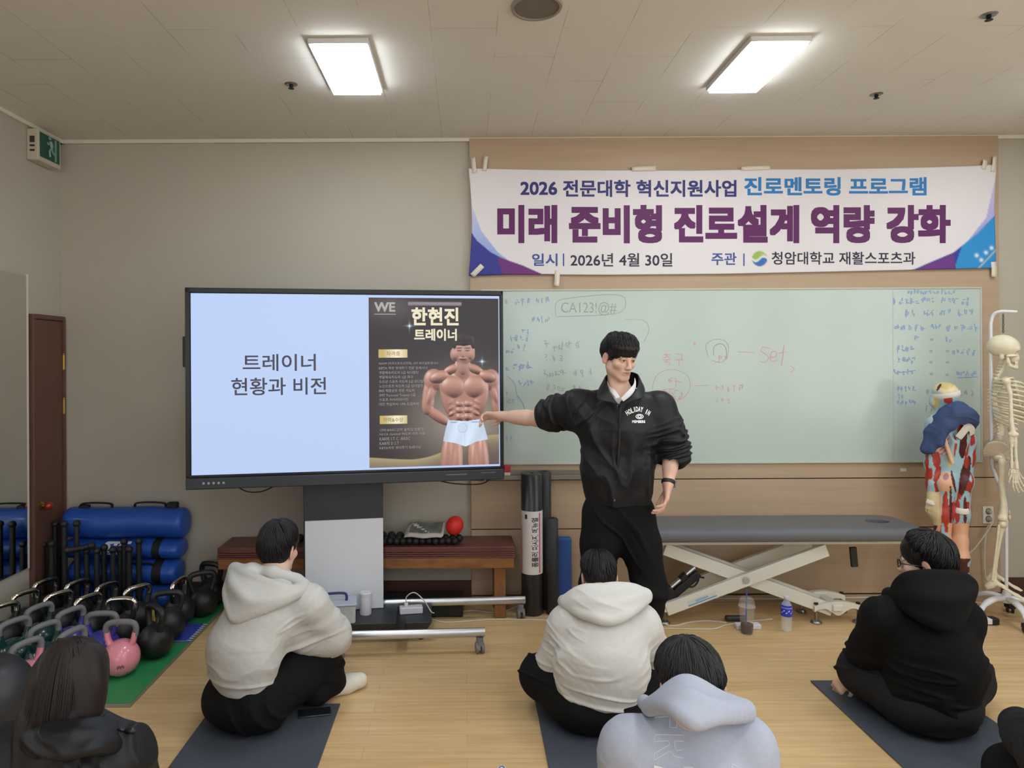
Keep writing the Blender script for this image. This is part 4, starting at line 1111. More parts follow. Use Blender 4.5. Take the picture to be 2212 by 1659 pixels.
MB().bar(M_(1842, 1182, YF_ + .05), M_(1846, 1224, YF_ + .05), .04, .02, (0, 1, 0)).build('strap', mat('black_strap', rgb(48, 44, 42), .7), mt, bevel=.002)
mb = MB(); u = (Vector(A1) - Vector(A0)).normalized(); nn = Vector((-u.z, 0, u.x)); yf = A0[1] - .0184
s0, s1 = Vector(M_(1484, 1304, YF_)), Vector(M_(1545, 1281, YF_)); s0.y = s1.y = yf
mb.mat(0).poly([s0 + nn * -.012, s1 + nn * -.012, s1 + nn * .02, s0 + nn * .02]).mat(1).poly([s0 + nn * -.013 + Vector((0, -.0003, 0)), s1 + nn * -.013 + Vector((0, -.0003, 0)), s1 + nn * -.006 + Vector((0, -.0003, 0)), s0 + nn * -.006 + Vector((0, -.0003, 0))])
for k in range(10):
    f = .3 + .045 * k; c_ = s0.lerp(s1, f) + nn * .005 + Vector((0, -.0004, 0)); mb.poly([c_ + u * -.003 + nn * -.006, c_ + u * .002 + nn * -.006, c_ + u * .003 + nn * .006, c_ + u * -.002 + nn * .006])
mb.build('maker_sticker', [mat('sticker_grey', rgb(208, 212, 208), .5), mat('sticker_blue', rgb(80, 150, 205), .5)], mt, smooth=False)
# ---------------------------------------------------------------- things on the floor
def floor_at(px, py): q = on_floor(px, py); return q
q = floor_at(1618, 1372)
m_cup = mat('clear_cup', (.94, .94, .93), .06, alpha=.11, spec=.6)
t = thing('iced_coffee_cup', 'clear domed plastic cup of iced coffee with a blue straw on the floor', 'cup', (q.x, q.y + .03, 0))
MB().lathe([(.0, .002), (.031, .002), (.034, .01), (.047, .165)], 32).build('cup_wall', m_cup, t)
MB().lathe([(.0, .004), (.030, .004), (.0335, .012), (.0365, .056), (0, .057)], 32).build('coffee', mat('black_coffee', rgb(52, 22, 20), .1), t, sharp=40)
MB().lathe([(.048, .162), (.050, .166), (.048, .172), (.046, .19), (.036, .212), (.018, .222), (.008, .223)], 32).build('dome_lid', m_cup, t)
MB().cyl((-.006, 0, .05), (.0, 0, .262), .0045, n=12).build('straw', mat('blue_straw', rgb(70, 84, 160), .4), t)
q = floor_at(1701, 1364)
t = thing('water_bottle', 'clear water bottle with a blue label standing on the floor by the table', 'bottle', (q.x, q.y + .01, 0))
m_pet = mat('clear_bottle', (.88, .92, .95), .06, alpha=.30, spec=.6)
MB().lathe([(0, .004), (.026, .002), (.031, .008), (.031, .028), (.0295, .034), (.031, .04), (.031, .098), (.033, .1), (.033, .145), (.028, .165), (.016, .185), (.0135, .19), (.0135, .2)], 32).build('bottle_body', m_pet, t)
MB().lathe([(.0334, .095), (.0336, .1), (.0336, .14), (.030, .16)], 32).build('bottle_label', mat('blue_label', rgb(48, 66, 190), .35), t)
mb = MB()
for k in range(7):
    a = -1.3 + k * .42; z = .112 + .012 * (k % 2); mb.poly([(.034 * math.sin(a + d_), -.034 * math.cos(a + d_), z + zz) for d_, zz in ((-.14, 0), (.12, .004), (.16, .012), (-.1, .006))])
mb.build('label_wave', mat('label_white', rgb(220, 225, 235), .4), t)
MB().lathe([(0, .214), (.014, .214), (.0155, .212), (.0155, .196), (.014, .194)], 24).build('bottle_cap', m_wpl, t, sharp=40)
q = on_floor(1084, 1659, .2)
t = thing('drink_bottle', 'white capped bottle standing on the floor at the bottom edge', 'bottle', (at(1084, 1659, 2.44).x, 2.44, 0))
MB().lathe([(0, .004), (.026, .002), (.031, .008), (.031, .14), (.028, .16), (.016, .182), (.0135, .188), (.0135, .2)], 32).build('bottle_body', m_pet, t)
MB().lathe([(0, .2065), (.012, .2065), (.0145, .206), (.0165, .203), (.0165, .188), (.015, .186)], 28).build('bottle_cap', mat('cap_white', rgb(222, 224, 232), .35), t, sharp=50)
MB().tube([(.009 * math.cos(a), .009 * math.sin(a), .2067) for a in np.linspace(0, 4.2, 10)], .0026, 6).build('cap_print', mat('cap_blue', rgb(90, 100, 176), .4), t)
q = floor_at(2104, 1470)
t = thing('green_drink_bottle', 'small green bottle with a white cap beside the black-hooded person', 'bottle', (at(2103, 1450, 3.50).x, 3.50, 0))
m_grn = mat('lime_label', rgb(96, 170, 58), .35)
MB().lathe([(0, .003), (.028, .002), (.032, .008), (.032, .11), (.024, .135), (.015, .145), (.015, .155)], 28).build('bottle_body', m_grn, t)
MB().lathe([(.0325, .07), (.0325, .105)], 28).build('bottle_label', mat('pale_lime', rgb(196, 212, 120), .4), t)
MB().lathe([(0, .172), (.015, .172), (.017, .17), (.017, .152)], 24).build('bottle_cap', m_wpl, t, sharp=40)
# hand controller and white adapter among the cables under the table
q = floor_at(1592, 1345)
t = thing('table_hand_control', 'dark hand control lying on the floor under the treatment table', 'remote control', (q.x, q.y, 0))
MB().box((0, .02, .022), (.13, .04, .03)).build('control_body', m_blk2, t, bevel=.01)
t = thing('adapter_block', 'white power adapter block on the floor beside the coffee cup', 'power adapter', (q.x + .03, q.y - .09, 0))
MB().box((0, 0, .015), (.15, .05, .03)).build('adapter_body', m_wpl, t, bevel=.005)
def cord(label, pts, r=.004, z=.004, name='floor_cable'):
    P = []
    for p in pts:
        q = on_floor(p[0], p[1], z) if len(p) == 2 else at(*p); P.append(q)
    o = P[0].copy(); o.z = 0
    t = thing(name, label, 'cable', o)
    MB().tube(spline([p - o for p in P], 10), r, 8).build('cord_sheath', m_cord, t)
cord('white cable along the floor from the screen stand past the black rollers', [(925, 1336), (960, 1344), (1010, 1342), (1070, 1338), (1160, 1339), (1230, 1342), (1300, 1346), (1380, 1344)])
cord('white cable drooping from the screen stand base along the rear stand tube', [(905, 1325), (930, 1322), (975, 1324), (1020, 1319), (1060, 1323), (1090, 1320), (1118, 1310)], .0035)
cord('thick white cable looping on the floor below the treatment table', [(1420, 1338), (1440, 1350), (1462, 1351), (1490, 1344), (1530, 1341), (1570, 1345)], .0045)
cord('thin white cable ending near the iced coffee cup', [(1400, 1358), (1440, 1358), (1510, 1359), (1545, 1358), (1570, 1350), (1620, 1342), (1668, 1337)], .0035)
wz = at(1800, 1291, WY).z
t = thing('wall_cable', 'white cable fixed along the foot of the wooden wall', 'cable', (0, WY - .006, 0))
MB().tube(spline([at(x, y, WY - .006) - Vector((0, WY - .006, 0)) for x, y in ((1440, 1296), (1520, 1292), (1600, 1293), (1720, 1294), (1840, 1291), (1980, 1289), (2080, 1288))], 6), .006, 8).build('cord_sheath', m_cord, t)
# ---------------------------------------------------------------- exercise mats
m_mat = mat('charcoal_mat', rgb(70, 76, 86), .62, bump=.12, bscale=220, var=.08, vscale=4)
def yoga(label, x0, x1, y0, y1):
    t = thing('exercise_mat', label, 'mat', ((x0 + x1) / 2, (y0 + y1) / 2, 0), 0, 'dark exercise mats')
    nx_, ny_ = 6, 20; L_ = (y1 - y0) / 2; W_ = (x1 - x0) / 2
    MB().box((0, 0, .005), (2 * W_, 2 * L_, .008)).build('mat_sheet', m_mat, t, bevel=.003)
yoga('dark grey mat under the person hugging one knee', -1.222, -.612, 1.55, 3.30)
yoga('dark grey mat under the two people in grey hoodies in the middle', .33, .94, 1.72, 3.48)
yoga('dark grey mat under the person in the black hoodie', 1.765, 2.40, 1.75, 3.51)
# green and blue puzzle mats
m_gmat = mat('green_eva', rgb(52, 142, 86), .45, bump=.05, bscale=200, spec=.4)
m_gside = mat('grey_foam_side', rgb(138, 136, 124), .7)
GX1 = -1.62
def puzzle(label, x0, x1, y0, y1, m, z0=0., zt=.026, colr=None):
    t = thing('puzzle_mat', label, 'mat', ((x0 + x1) / 2, (y0 + y1) / 2, z0), 0, 'foam floor mats under the kettlebells')
    w_, l_ = x1 - x0, y1 - y0
    MB().box((0, 0, zt - .003), (w_, l_, .006)).build('top_layer', m, t, bevel=.001)
    MB().box((0, 0, (zt - .006) / 2), (w_, l_, zt - .006)).build('foam_layer', m_gside, t)
    return t
gy_ = [3.285, 3.71, 4.24, 4.66]
puzzle('green foam mat at the near right corner of the kettlebell area', -2.19, GX1, gy_[0], gy_[1] - .001, m_gmat)
puzzle('green foam mat at the near left corner of the kettlebell area', -2.76, -2.191, gy_[0], gy_[1] - .001, m_gmat)
puzzle('green foam mat beneath the large black kettlebells', -2.19, GX1, gy_[1], gy_[2] - .001, m_gmat)
puzzle('green foam mat beneath the chrome-handled kettlebells', -2.76, -2.191, gy_[1], gy_[2] - .001, m_gmat)
puzzle('green foam mat at the wall under the right dark kettlebells', -2.19, GX1, gy_[2], gy_[3], m_gmat)
puzzle('green foam mat at the wall under the black clubs', -2.76, -2.191, gy_[2], gy_[3], m_gmat)
t = puzzle('blue foam mat lying on the green ones, edged with pale teeth', -1.93, GX1 + .004, 3.97, 4.235, mat('blue_eva', rgb(58, 74, 168), .45, bump=.05, bscale=200), .0262, .010)
mb = MB()
for k in range(9): mb.box((.155, -.12 + k * .03, .0104), (.022, .012, .001))
mb.box((.0, -.131, .0104), (.30, .004, .001))
mb.build('pale_teeth', mat('pale_teeth', rgb(200, 206, 200), .6), t)
MB().box((-.02, -.124, .0104), (.09, .006, .001)).build('red_mark', mat('print_red', (1, 0, 0)), t)
# ---------------------------------------------------------------- kettlebells on the green mats
m_iron = mat('black_iron', rgb(34, 35, 37), .42, bump=.12, bscale=120)
m_chrome = mat('polished_chrome', rgb(214, 210, 202), .10, 1.)
m_greyh = mat('grey_bar', rgb(122, 122, 126), .5, bump=.15, bscale=300)
def gloss(n, c): return mat(n, c, .25, coat=.5)
KC = {'pink': gloss('pink_gloss', rgb(236, 150, 166)), 'purple': gloss('violet_gloss', rgb(62, 62, 158)), 'green': gloss('dark_green_gloss', rgb(24, 62, 62)), 'black': m_iron}
def bell(colour, hm, label, loc, rz, group, cast=False):
    t = thing('kettlebell', label, 'kettlebell', loc, rz, group)
    m = KC[colour]; R0 = .094; zc = .090
    prof = [(0, .001), (.026, .0)] + [(R0 * math.cos(a), zc + R0 * math.sin(a)) for a in np.linspace(-1.24, 1.45, 16)] + [(0, zc + R0)]
    b = MB().lathe(prof, 30)
    for sx in (-1, 1): b.tube(spline([(sx * .052, 0, .155), (sx * .064, 0, .185), (sx * .072, 0, .222)], 3), [(.022, .018), (.021, .017), (.0205, .016), (.0195, .0155), (.019, .015), (.018, .0148), (.0175, .0145)], 12, flat=(0, 1, 0))
    b.build('bell_body', m, t, sharp=50)
    r = .0175 if cast else .0155
    P = [(-.072, 0, .205), (-.077, 0, .235), (-.072, 0, .258), (-.052, 0, .272), (0, 0, .276), (.052, 0, .272), (.072, 0, .258), (.077, 0, .235), (.072, 0, .205)]
    MB().tube(spline(P, 4), r, 12).build('handle', hm, t)
    return t
Z1 = .0263
def kb_label(c, s): return '%s kettlebell %s' % (c, s)
pk = bell('pink', m_greyh, 'pink kettlebell with grey handle, the nearest and largest in full view', (-1.81, 3.575, Z1), R_(4), 'pink kettlebells')
mb = MB()
for k in range(5):
    a = .22 + k * .075; z = .074 + .004 * (k % 2); mb.poly([(.0955 * math.sin(a + d_), -.0955 * math.cos(a + d_), z + zz) for d_, zz in ((-.028, -.007), (.022, -.008), (.030, .007), (-.018, .009))])
mb.build('worn_print', mat('worn_black_print', rgb(120, 70, 76), .5), pk)
mb = MB()
for (a, z, s_) in ((-.12, .020, .004), (.75, .034, .004)):
    rr_ = math.sqrt(max(.0945 ** 2 - (z - .090) ** 2, 0)); mb.ball((rr_ * math.sin(a), -rr_ * math.cos(a), z), (s_, .002, s_ * .6), 8, 5)
mb.build('paint_chip', m_iron, pk)
dup(pk, (-2.0, 3.46, Z1), R_(72), 'pink kettlebell half hidden behind the long dark hair')
dup(pk, (-2.145, 3.325, Z1), R_(68), 'pink kettlebell at the left, between the black ball and the long dark hair')
pu = bell('purple', m_greyh, 'violet kettlebell with grey handle right behind the nearest pink one', (-1.975, 3.695, Z1), R_(8), 'violet kettlebells')
dup(pu, (-2.175, 3.75, Z1), R_(66), 'violet kettlebell turned sideways, left of the other violet one')
gr = bell('green', m_greyh, 'dark green kettlebell with grey handle just left above the long dark hair', (-2.19, 3.54, Z1), R_(66), 'dark green kettlebells')
dup(gr, (-2.385, 3.60, Z1), R_(64), 'dark green kettlebell nearest the left picture edge')
dup(gr, (-2.385, 3.81, Z1), R_(70), 'dark green kettlebell behind the leftmost green one, before the chrome row')
ch = bell('black', m_chrome, 'black kettlebell whose chrome handle faces the room squarely', (-1.98, 3.92, Z1), R_(3), 'black kettlebells with chrome handles')
for x, y, r_, lb in ((-2.60, 3.83, 62, 'chrome-handled black kettlebell nearest the mirror at the left picture edge'), (-2.61, 4.04, 66, 'chrome-handled black kettlebell second nearest the mirror'), (-2.40, 4.02, 60, 'chrome-handled black kettlebell behind the dark green pair'),
                     (-2.195, 3.965, 64, 'chrome-handled black kettlebell behind the sideways violet one'), (-2.20, 4.175, 72, 'chrome-handled black kettlebell in the rear row, straight below the white bag print'), (-2.41, 4.23, 68, 'chrome-handled black kettlebell in the rear row, left of its middle'),
                     (-2.62, 4.25, 70, 'chrome-handled black kettlebell in the rear row beside the door'), (-1.99, 4.13, 56, 'chrome-handled black kettlebell behind the square-facing one'), (-1.775, 4.215, 84, 'chrome-handled black kettlebell at the right end of the rear row')):
    dup(ch, (x, y, .0365 if x > -1.85 and y < 4.3 else Z1), R_(r_), lb)
bk = bell('black', m_iron, 'large black iron kettlebell right of the nearest pink one', (-1.725, 3.785, Z1), R_(-38), 'all-black kettlebells', True)
tagb = MB().box((0, -.012, .24), (.022, .003, .05)).box((.004, -.012, .215), (.03, .003, .02)).build('yellow_tag', mat('yellow_tag', rgb(196, 176, 70), .5), bk)
for x, y, z, r_, lb in ((-1.745, 3.995, .0365, 12, 'black iron kettlebell on the blue mat with its handle facing the room'), (-1.70, 4.392, Z1, 30, 'all-black kettlebell in the dark cluster right of the blue bags, front one'), (-1.715, 4.59, Z1, -20, 'all-black kettlebell in the dark cluster against the wall')):
    k = dup(bk, (x, y, z), R_(r_), lb)
    for c_ in list(k.children):
        if c_.name.startswith('yellow_tag'): bpy.data.objects.remove(c_)
# ---------------------------------------------------------------- steel clubs standing behind the kettlebells
m_club = mat('black_steel', rgb(30, 31, 33), .5, bump=.1, bscale=150)
def club(label, x, y, h, r=.016, head=.036):
    t = thing('steel_club', label, 'club', (x, y, Z1), 0, 'black steel clubs')
    MB().lathe([(0, 0), (head * .9, .0), (head, .008), (head, h * .30), (head * .8, h * .42), (r * 1.1, h * .60), (r, h - .02)], 18).build('club_shaft', m_club, t, sharp=50)
    MB().ball((0, 0, h - .008), .0235, 16, 10).build('pommel', m_club, t)
    return t
def clubs(lst, desc):
    for i, (px, py, Y, h_) in enumerate(lst):
        p = at(px, py, Y); club(desc % ('first', 'second', 'third', 'fourth', 'fifth', 'sixth')[i], p.x, Y, p.z + .008 - Z1, head=h_ * .82)
clubs([(119, 1132, 4.53, .028), (139, 1132, 4.40, .026), (166, 1131, 4.40, .026)], 'tall black steel club beside the brown door, %s from the left of three')
clubs([(74, 1193, 4.50, .026), (93, 1178, 4.45, .026), (111, 1175, 4.385, .024), (126, 1199, 4.56, .024)], 'middle-height black steel club in front of the door, %s from the left')
clubs([(187, 1190, 4.40, .028), (209, 1190, 4.385, .028), (225, 1183, 4.42, .026), (244, 1188, 4.37, .028), (259, 1187, 4.435, .024), (279, 1187, 4.36, .026)], 'short black steel club before the blue bags, %s from the left')
clubs([(268, 1170, 4.43, .022), (300, 1169, 4.40, .026)], 'thin black steel club with round pommel at the bag print, %s from the left')
a, b_ = at(146, 1185, 4.33), at(199, 1174, 4.36)
t = thing('steel_club', 'black steel club lying across the tops of the short ones', 'club', (a.x, 4.335, a.z - .012), 0, 'black steel clubs')
MB().tube([(0, 0, .0), (.06, .005, .006), (b_.x - a.x, .02, b_.z - a.z)], [.022, .018, .016], 14).build('club_shaft', m_club, t)
MB().ball((b_.x - a.x, .02, b_.z - a.z), .024, 16, 10).ball((0, 0, 0), .024, 16, 10).build('pommel', m_club, t)
# ---------------------------------------------------------------- stacked blue water bags
m_bag = mat('blue_vinyl', rgb(36, 84, 178), .42, bump=.06, bscale=25, coat=.1)
m_web = mat('black_webbing', rgb(22, 22, 25), .7, bump=.2, bscale=400)
def wbag(label, px0, px1, z, rz_, ry_=.104, Y=4.565):
    a, b_ = at(px0, 1200, Y), at(px1, 1200, Y); hl = (b_.x - a.x) / 2
    t = thing('water_bag', label, 'water bag', ((a.x + b_.x) / 2, Y, z), 0, 'stacked blue water bags')
    P = []; rs = []
    for x, f in ((-1, .0), (-1, .62), (-.985, .86), (-.95, .97), (-.88, 1.0), (-.4, 1.02), (0, 1.01), (.4, 1.02), (.88, 1.0), (.95, .97), (.985, .86), (1, .62), (1, .0)):
        P.append((x * hl + (1e-4 * len(P)), 0, .004 * math.sin(x * 5))); rs.append((max(rz_ * f, 1e-4), max(ry_ * f, 1e-4)))
    MB().tube(P, rs, 28, flat=(0, 0, 1)).build('bag_skin', m_bag, t, sharp=60)
    def band(x, w):
        MB().tube([(x - w, 0, 0), (x + w, 0, 0)], [(rz_ * 1.035, ry_ * 1.03)] * 2, 28, flat=(0, 0, 1)).build('strap_band', m_web, t)
    def handle(x0, x1, up=.05, ang=0.):
        M = Matrix.Rotation(ang, 3, 'X'); z0 = rz_ * 1.02 if ang < .5 else ry_ * 1.02
        MB().tube([M @ Vector(p) for p in spline([(x0, 0, z0 - .006), (x0 + .012, 0, z0 + up * .8), ((x0 + x1) / 2, 0, z0 + up), (x1 - .012, 0, z0 + up * .75), (x1, 0, z0 - .006)], 6)], [(.006, .016)] * 25, 8, flat=(0, 0, 1)).build('carry_handle', m_web, t)
    return t, hl, band, handle
t, hl, bd_, hd_ = wbag('topmost blue water bag of the stack, with black carry handles', 147, 404, .590, .100)
hd_(-.31, -.10, .028); hd_(.05, .26, .030)
MB().box((-.285, 0, .103), (.065, .05, .03)).box((.305, 0, .108), (.07, .05, .05)).build('buckle', m_web, t, bevel=.01)
t, hl, bd_, hd_ = wbag('second blue water bag from the top, with white print', 152, 396, .4205, .066)
bd_(.235, .026)
def bagpt(u, v, w): a = v / .075; return (u, -(.104 * 1.035 + w) * math.cos(a), (.066 * 1.035 + w) * math.sin(a))
mb = MB(); put_text(mb, 'STC', (-.115, .055, .012, .074), bagpt, .07, shear=.25)
mb.add([bagpt(-.12 + .17 * i / 6, z, .0002) for i in range(7) for z in (-.018, .008)], [[2 * i, 2 * i + 2, 2 * i + 3, 2 * i + 1] for i in range(6)])
mb.build('white_print', mat('white_print', (1, 1, 1)), t, smooth=False)
mb = MB(); put_text(mb, 'Aquabag', (-.11, .03, -.015, .004), lambda u, v, w: bagpt(u, v, w + .0006), .03); mb.build('strip_print', mat('bag_ink', rgb(50, 90, 160), .5), t, smooth=False)
t, hl, bd_, hd_ = wbag('third blue water bag from the top, with one drooping handle', 160, 390, .266, .0815)
hd_(.0, .20, .016, .9); bd_(.235, .03)
t, hl, bd_, hd_ = wbag('lowest blue water bag of the stack, resting on the mat', 164, 374, .1035, .073)
hd_(.0, .16, .012, .9)
# ---------------------------------------------------------------- big black ball at the left edge
t = thing('exercise_ball', 'large black ball with seams on the floor at the left edge', 'ball', (-2.13, 3.055, 0))
MB().ball((0, 0, .176), .175, 40, 28).build('ball_skin', mat('black_ball_vinyl', rgb(50, 52, 56), .4, bump=.08, bscale=120), t)
mb = MB()
for M in (Matrix.Rotation(.5, 3, 'Y') @ Matrix.Rotation(.3, 3, 'X'), Matrix.Rotation(1.6, 3, 'X') @ Matrix.Rotation(.5, 3, 'Y')):
    mb.tube([M @ Vector((.1748 * math.cos(a), .1748 * math.sin(a), 0)) + Vector((0, 0, .176)) for a in np.linspace(0, 2 * PI, 49)[:-1]], .0018, 6, closed=True)
mb.build('seam', mat('seam_black', rgb(30, 31, 33), .6), t)
# ---------------------------------------------------------------- people
def W(px, py, Y): return np.array(at(px, py, Y))
SKIN, SKIN_DK, LIP, BROW = np.array(rgb(226, 188, 168)), np.array(rgb(204, 152, 132)), np.array(rgb(176, 108, 100)), np.array(rgb(42, 34, 34))
m_skin = mat('skin', (1, 1, 1), .5, attr='Col', bump=.04, bscale=300, spec=.35)
m_skin.node_tree.nodes['Principled BSDF'].inputs['Subsurface Weight'].default_value = .08
m_skin.node_tree.nodes['Principled BSDF'].inputs['Subsurface Radius'].default_value = (.01, .004, .002)
m_hair = mat('black_hair', rgb(21, 20, 22), .45, spec=.4)
m_hairb = mat('dark_brown_hair', rgb(30, 22, 21), .5, spec=.35)

def add_head(B, c, M, s=1.0, ears=True, neck=None, eo=0.):
    """Head about the point between the eyes; columns of M are right, forward, up."""
    def T(x, y, z): return c + M @ (np.array((x, y, z)) * s)
    k = lambda v: v * s
    B.ell(T(0, -.012, .036), np.array((.075, .096, .084)) * s, M, k(.02))
    B.ell(T(0, .018, -.040), np.array((.060, .068, .070)) * s, M, k(.03))
    B.cap(T(-.050, -.005, -.058), T(-.016, .062, -.098), k(.018), k(.015), k(.03)); B.cap(T(.050, -.005, -.058), T(.016, .062, -.098), k(.018), k(.015), k(.03))
    B.cap(T(-.012, .066, -.1), T(.012, .066, -.1), k(.015), None, k(.025))
    for sx in (-1, 1):
        B.ell(T(sx * .042, .058, -.028), np.array((.022, .022, .018)) * s, M, k(.025))
        B.ell(T(sx * .031, .100, .0), np.array((.019, .014, .011)) * s, M, k(.014), 's')
        B.ell(T(sx * .031, .077, -.001), np.array((.0155, .0125, .0115)) * s, M, k(.006))
        B.cap(T(sx * .016, .089, .013), T(sx * .044, .079, .016), k(.008), k(.007), k(.012))
        B.ell(T(sx * .0105, .098, -.041), np.array((.009, .010, .008)) * s, M, k(.008))
        if ears:
            E = M @ np.array(Matrix.Rotation(sx * R_(18), 3, 'Z') @ Matrix.Rotation(R_(-10), 3, 'X'))
            B.ell(T(sx * (.080 + eo), -.018, -.008), np.array((.008, .019, .033)) * s, E, k(.008))
            B.ell(T(sx * (.079 + eo * .6), -.016, -.030), np.array((.007, .010, .012)) * s, E, k(.008))
            B.ell(T(sx * (.089 + eo), -.012, -.004), np.array((.006, .011, .020)) * s, E, k(.006), 's')
    B.cap(T(0, .088, .008), T(0, .106, -.036), k(.0075), k(.0105), k(.014))
    B.ell(T(0, .078, -.068), np.array((.027, .018, .018)) * s, M, k(.02))
    B.cap(T(-.016, .090, -.0635), T(.016, .090, -.0635), k(.0055), None, k(.006)); B.cap(T(-.013, .090, -.0735), T(.013, .090, -.0735), k(.0068), None, k(.006))
    B.cap(T(-.022, .094, -.068), T(.022, .094, -.068), k(.0018), None, k(.004), 's')
    nb = T(0, -.028, -.17) if neck is None else neck
    B.cap(T(0, -.022, -.055), nb, k(.052), k(.058), k(.03))
    return T
def face_colors(V, c, M, s=1.0, base=SKIN):
    q = (V - c) @ M / s; x, y, z = q[:, 0], q[:, 1], q[:, 2]
    col = np.tile(base, (len(V), 1))
    def mix(m, t):
        nonlocal col
        m = np.clip(m, 0, 1)[:, None]; col = col * (1 - m) + m * np.array(t)
    near = (np.abs(x) < .11) & (np.abs(z) < .14) & (np.abs(y) < .13)
    f = near & (y > .03)
    mix(f * .35 * np.exp(-((np.abs(x) - .042) / .022) ** 2 - ((z + .035) / .03) ** 2), SKIN_DK)
    mix(near * (np.abs(x) > .073) * (z > -.05) * (z < .035) * (y < .02) * .45, rgb(206, 140, 122))
    mix(f * np.exp(-(x / .021) ** 4 - ((z + .0685) / .0095) ** 4) * .8, LIP)
    mix(f * np.exp(-(x / .022) ** 4 - ((z + .0685) / .0022) ** 2) * .8, rgb(96, 50, 52))
    ax = np.abs(x) - .031
    mix(f * np.exp(-((np.abs(x) - .033) / .020) ** 4 - ((z - .0195 + 18 * np.clip(ax, -.02, .02) ** 2) / .0042) ** 4) * .85, BROW)
    mix(f * np.exp(-(ax / .0140) ** 4 - ((z + .001) / .0040) ** 4) * .75, rgb(226, 216, 208))
    mix(f * np.exp(-(ax / .0070) ** 4 - ((z + .001) / .0050) ** 4), rgb(34, 24, 22))
    mix(f * np.exp(-(ax / .0165) ** 4 - ((z - .0042 + 12 * ax * ax) / .0020) ** 2) * .9, rgb(40, 28, 28))
    mix(f * np.exp(-((np.abs(x) - .0085) / .005) ** 2 - ((z + .046) / .004) ** 2) * .5, rgb(120, 70, 62))
    return col
def strands(c, M, rad, s=1.0, n=420, crown=(0, -.35, 1), reach=lambda a: 1.7, seed=1, r=.0034, lift=.012, start=(.02, .9), steps=9, bvh=None, wav=.05, keep=None):
    """Locks combed away from the crown over an egg-shaped head; a=0 is the back, +-pi the forehead."""
    rg = np.random.RandomState(seed); mb = MB()
    cr = np.array(crown, float); cr /= np.linalg.norm(cr)
    e1 = np.array((1., 0, 0)); e2 = np.cross(cr, e1); e2 /= np.linalg.norm(e2)       # e2 points to the back/front
    if e2[1] > 0: e2 = -e2
    for i in range(n):
        a = rg.uniform(-PI, PI); end = reach(a) * rg.uniform(.86, 1.04); t0 = rg.uniform(*start) * end * .75
        if end <= t0 + .1: continue
        pts = []; da = rg.normal(0, wav); lf = rg.uniform(.4, 1.) * lift
        for j in range(steps + 1):
            u = j / steps; th = t0 + (end - t0) * u; aa = a + da * math.sin(u * 2.4) + .02 * math.sin(9 * u + i)
            d = math.cos(th) * cr + math.sin(th) * (math.sin(aa) * e1 + math.cos(aa) * e2)
            p = d * np.array(rad) / 1.0
            L = np.linalg.norm(p); p = p * (1 + (lf * (.35 + .65 * math.sin(PI * min(u * .9 + .1, 1))) - .003) / L)
            p = c + M @ (p * s)
            if bvh is not None:
                loc, nr, _, _ = bvh.find_nearest(Vector(p)); p = np.array(loc) + np.array(nr) * (lf * (.25 + .75 * math.sin(PI * min(u * .9 + .08, 1))) - .0006)
            pts.append(p)
        if keep is not None and not keep(pts[-1]): continue
        rr = [r * s * (1.0 - .80 * (j / steps) ** 2) * rg.uniform(.8, 1.1) for j in range(steps + 1)]
        mb.tube(pts, [(x * .55, x * 1.25) for x in rr], 5, flat=tuple(M @ np.array(cr)))
    return mb
def tree(V, Q): return BVHTree.FromPolygons([tuple(v) for v in V], [tuple(int(i) for i in q) for q in Q])
def join_hair(name, VQ, mb, m, parent):
    V, Q = VQ; o = np.array(parent.location); nv = len(V)
    V2 = np.vstack([V, np.array(mb.v)]) - o if mb.v else V - o
    F2 = [list(map(int, q)) for q in Q] + [[i + nv for i in f] for f in mb.f]
    return link(name, mesh_arrays(name, V2, F2, [m]), parent)
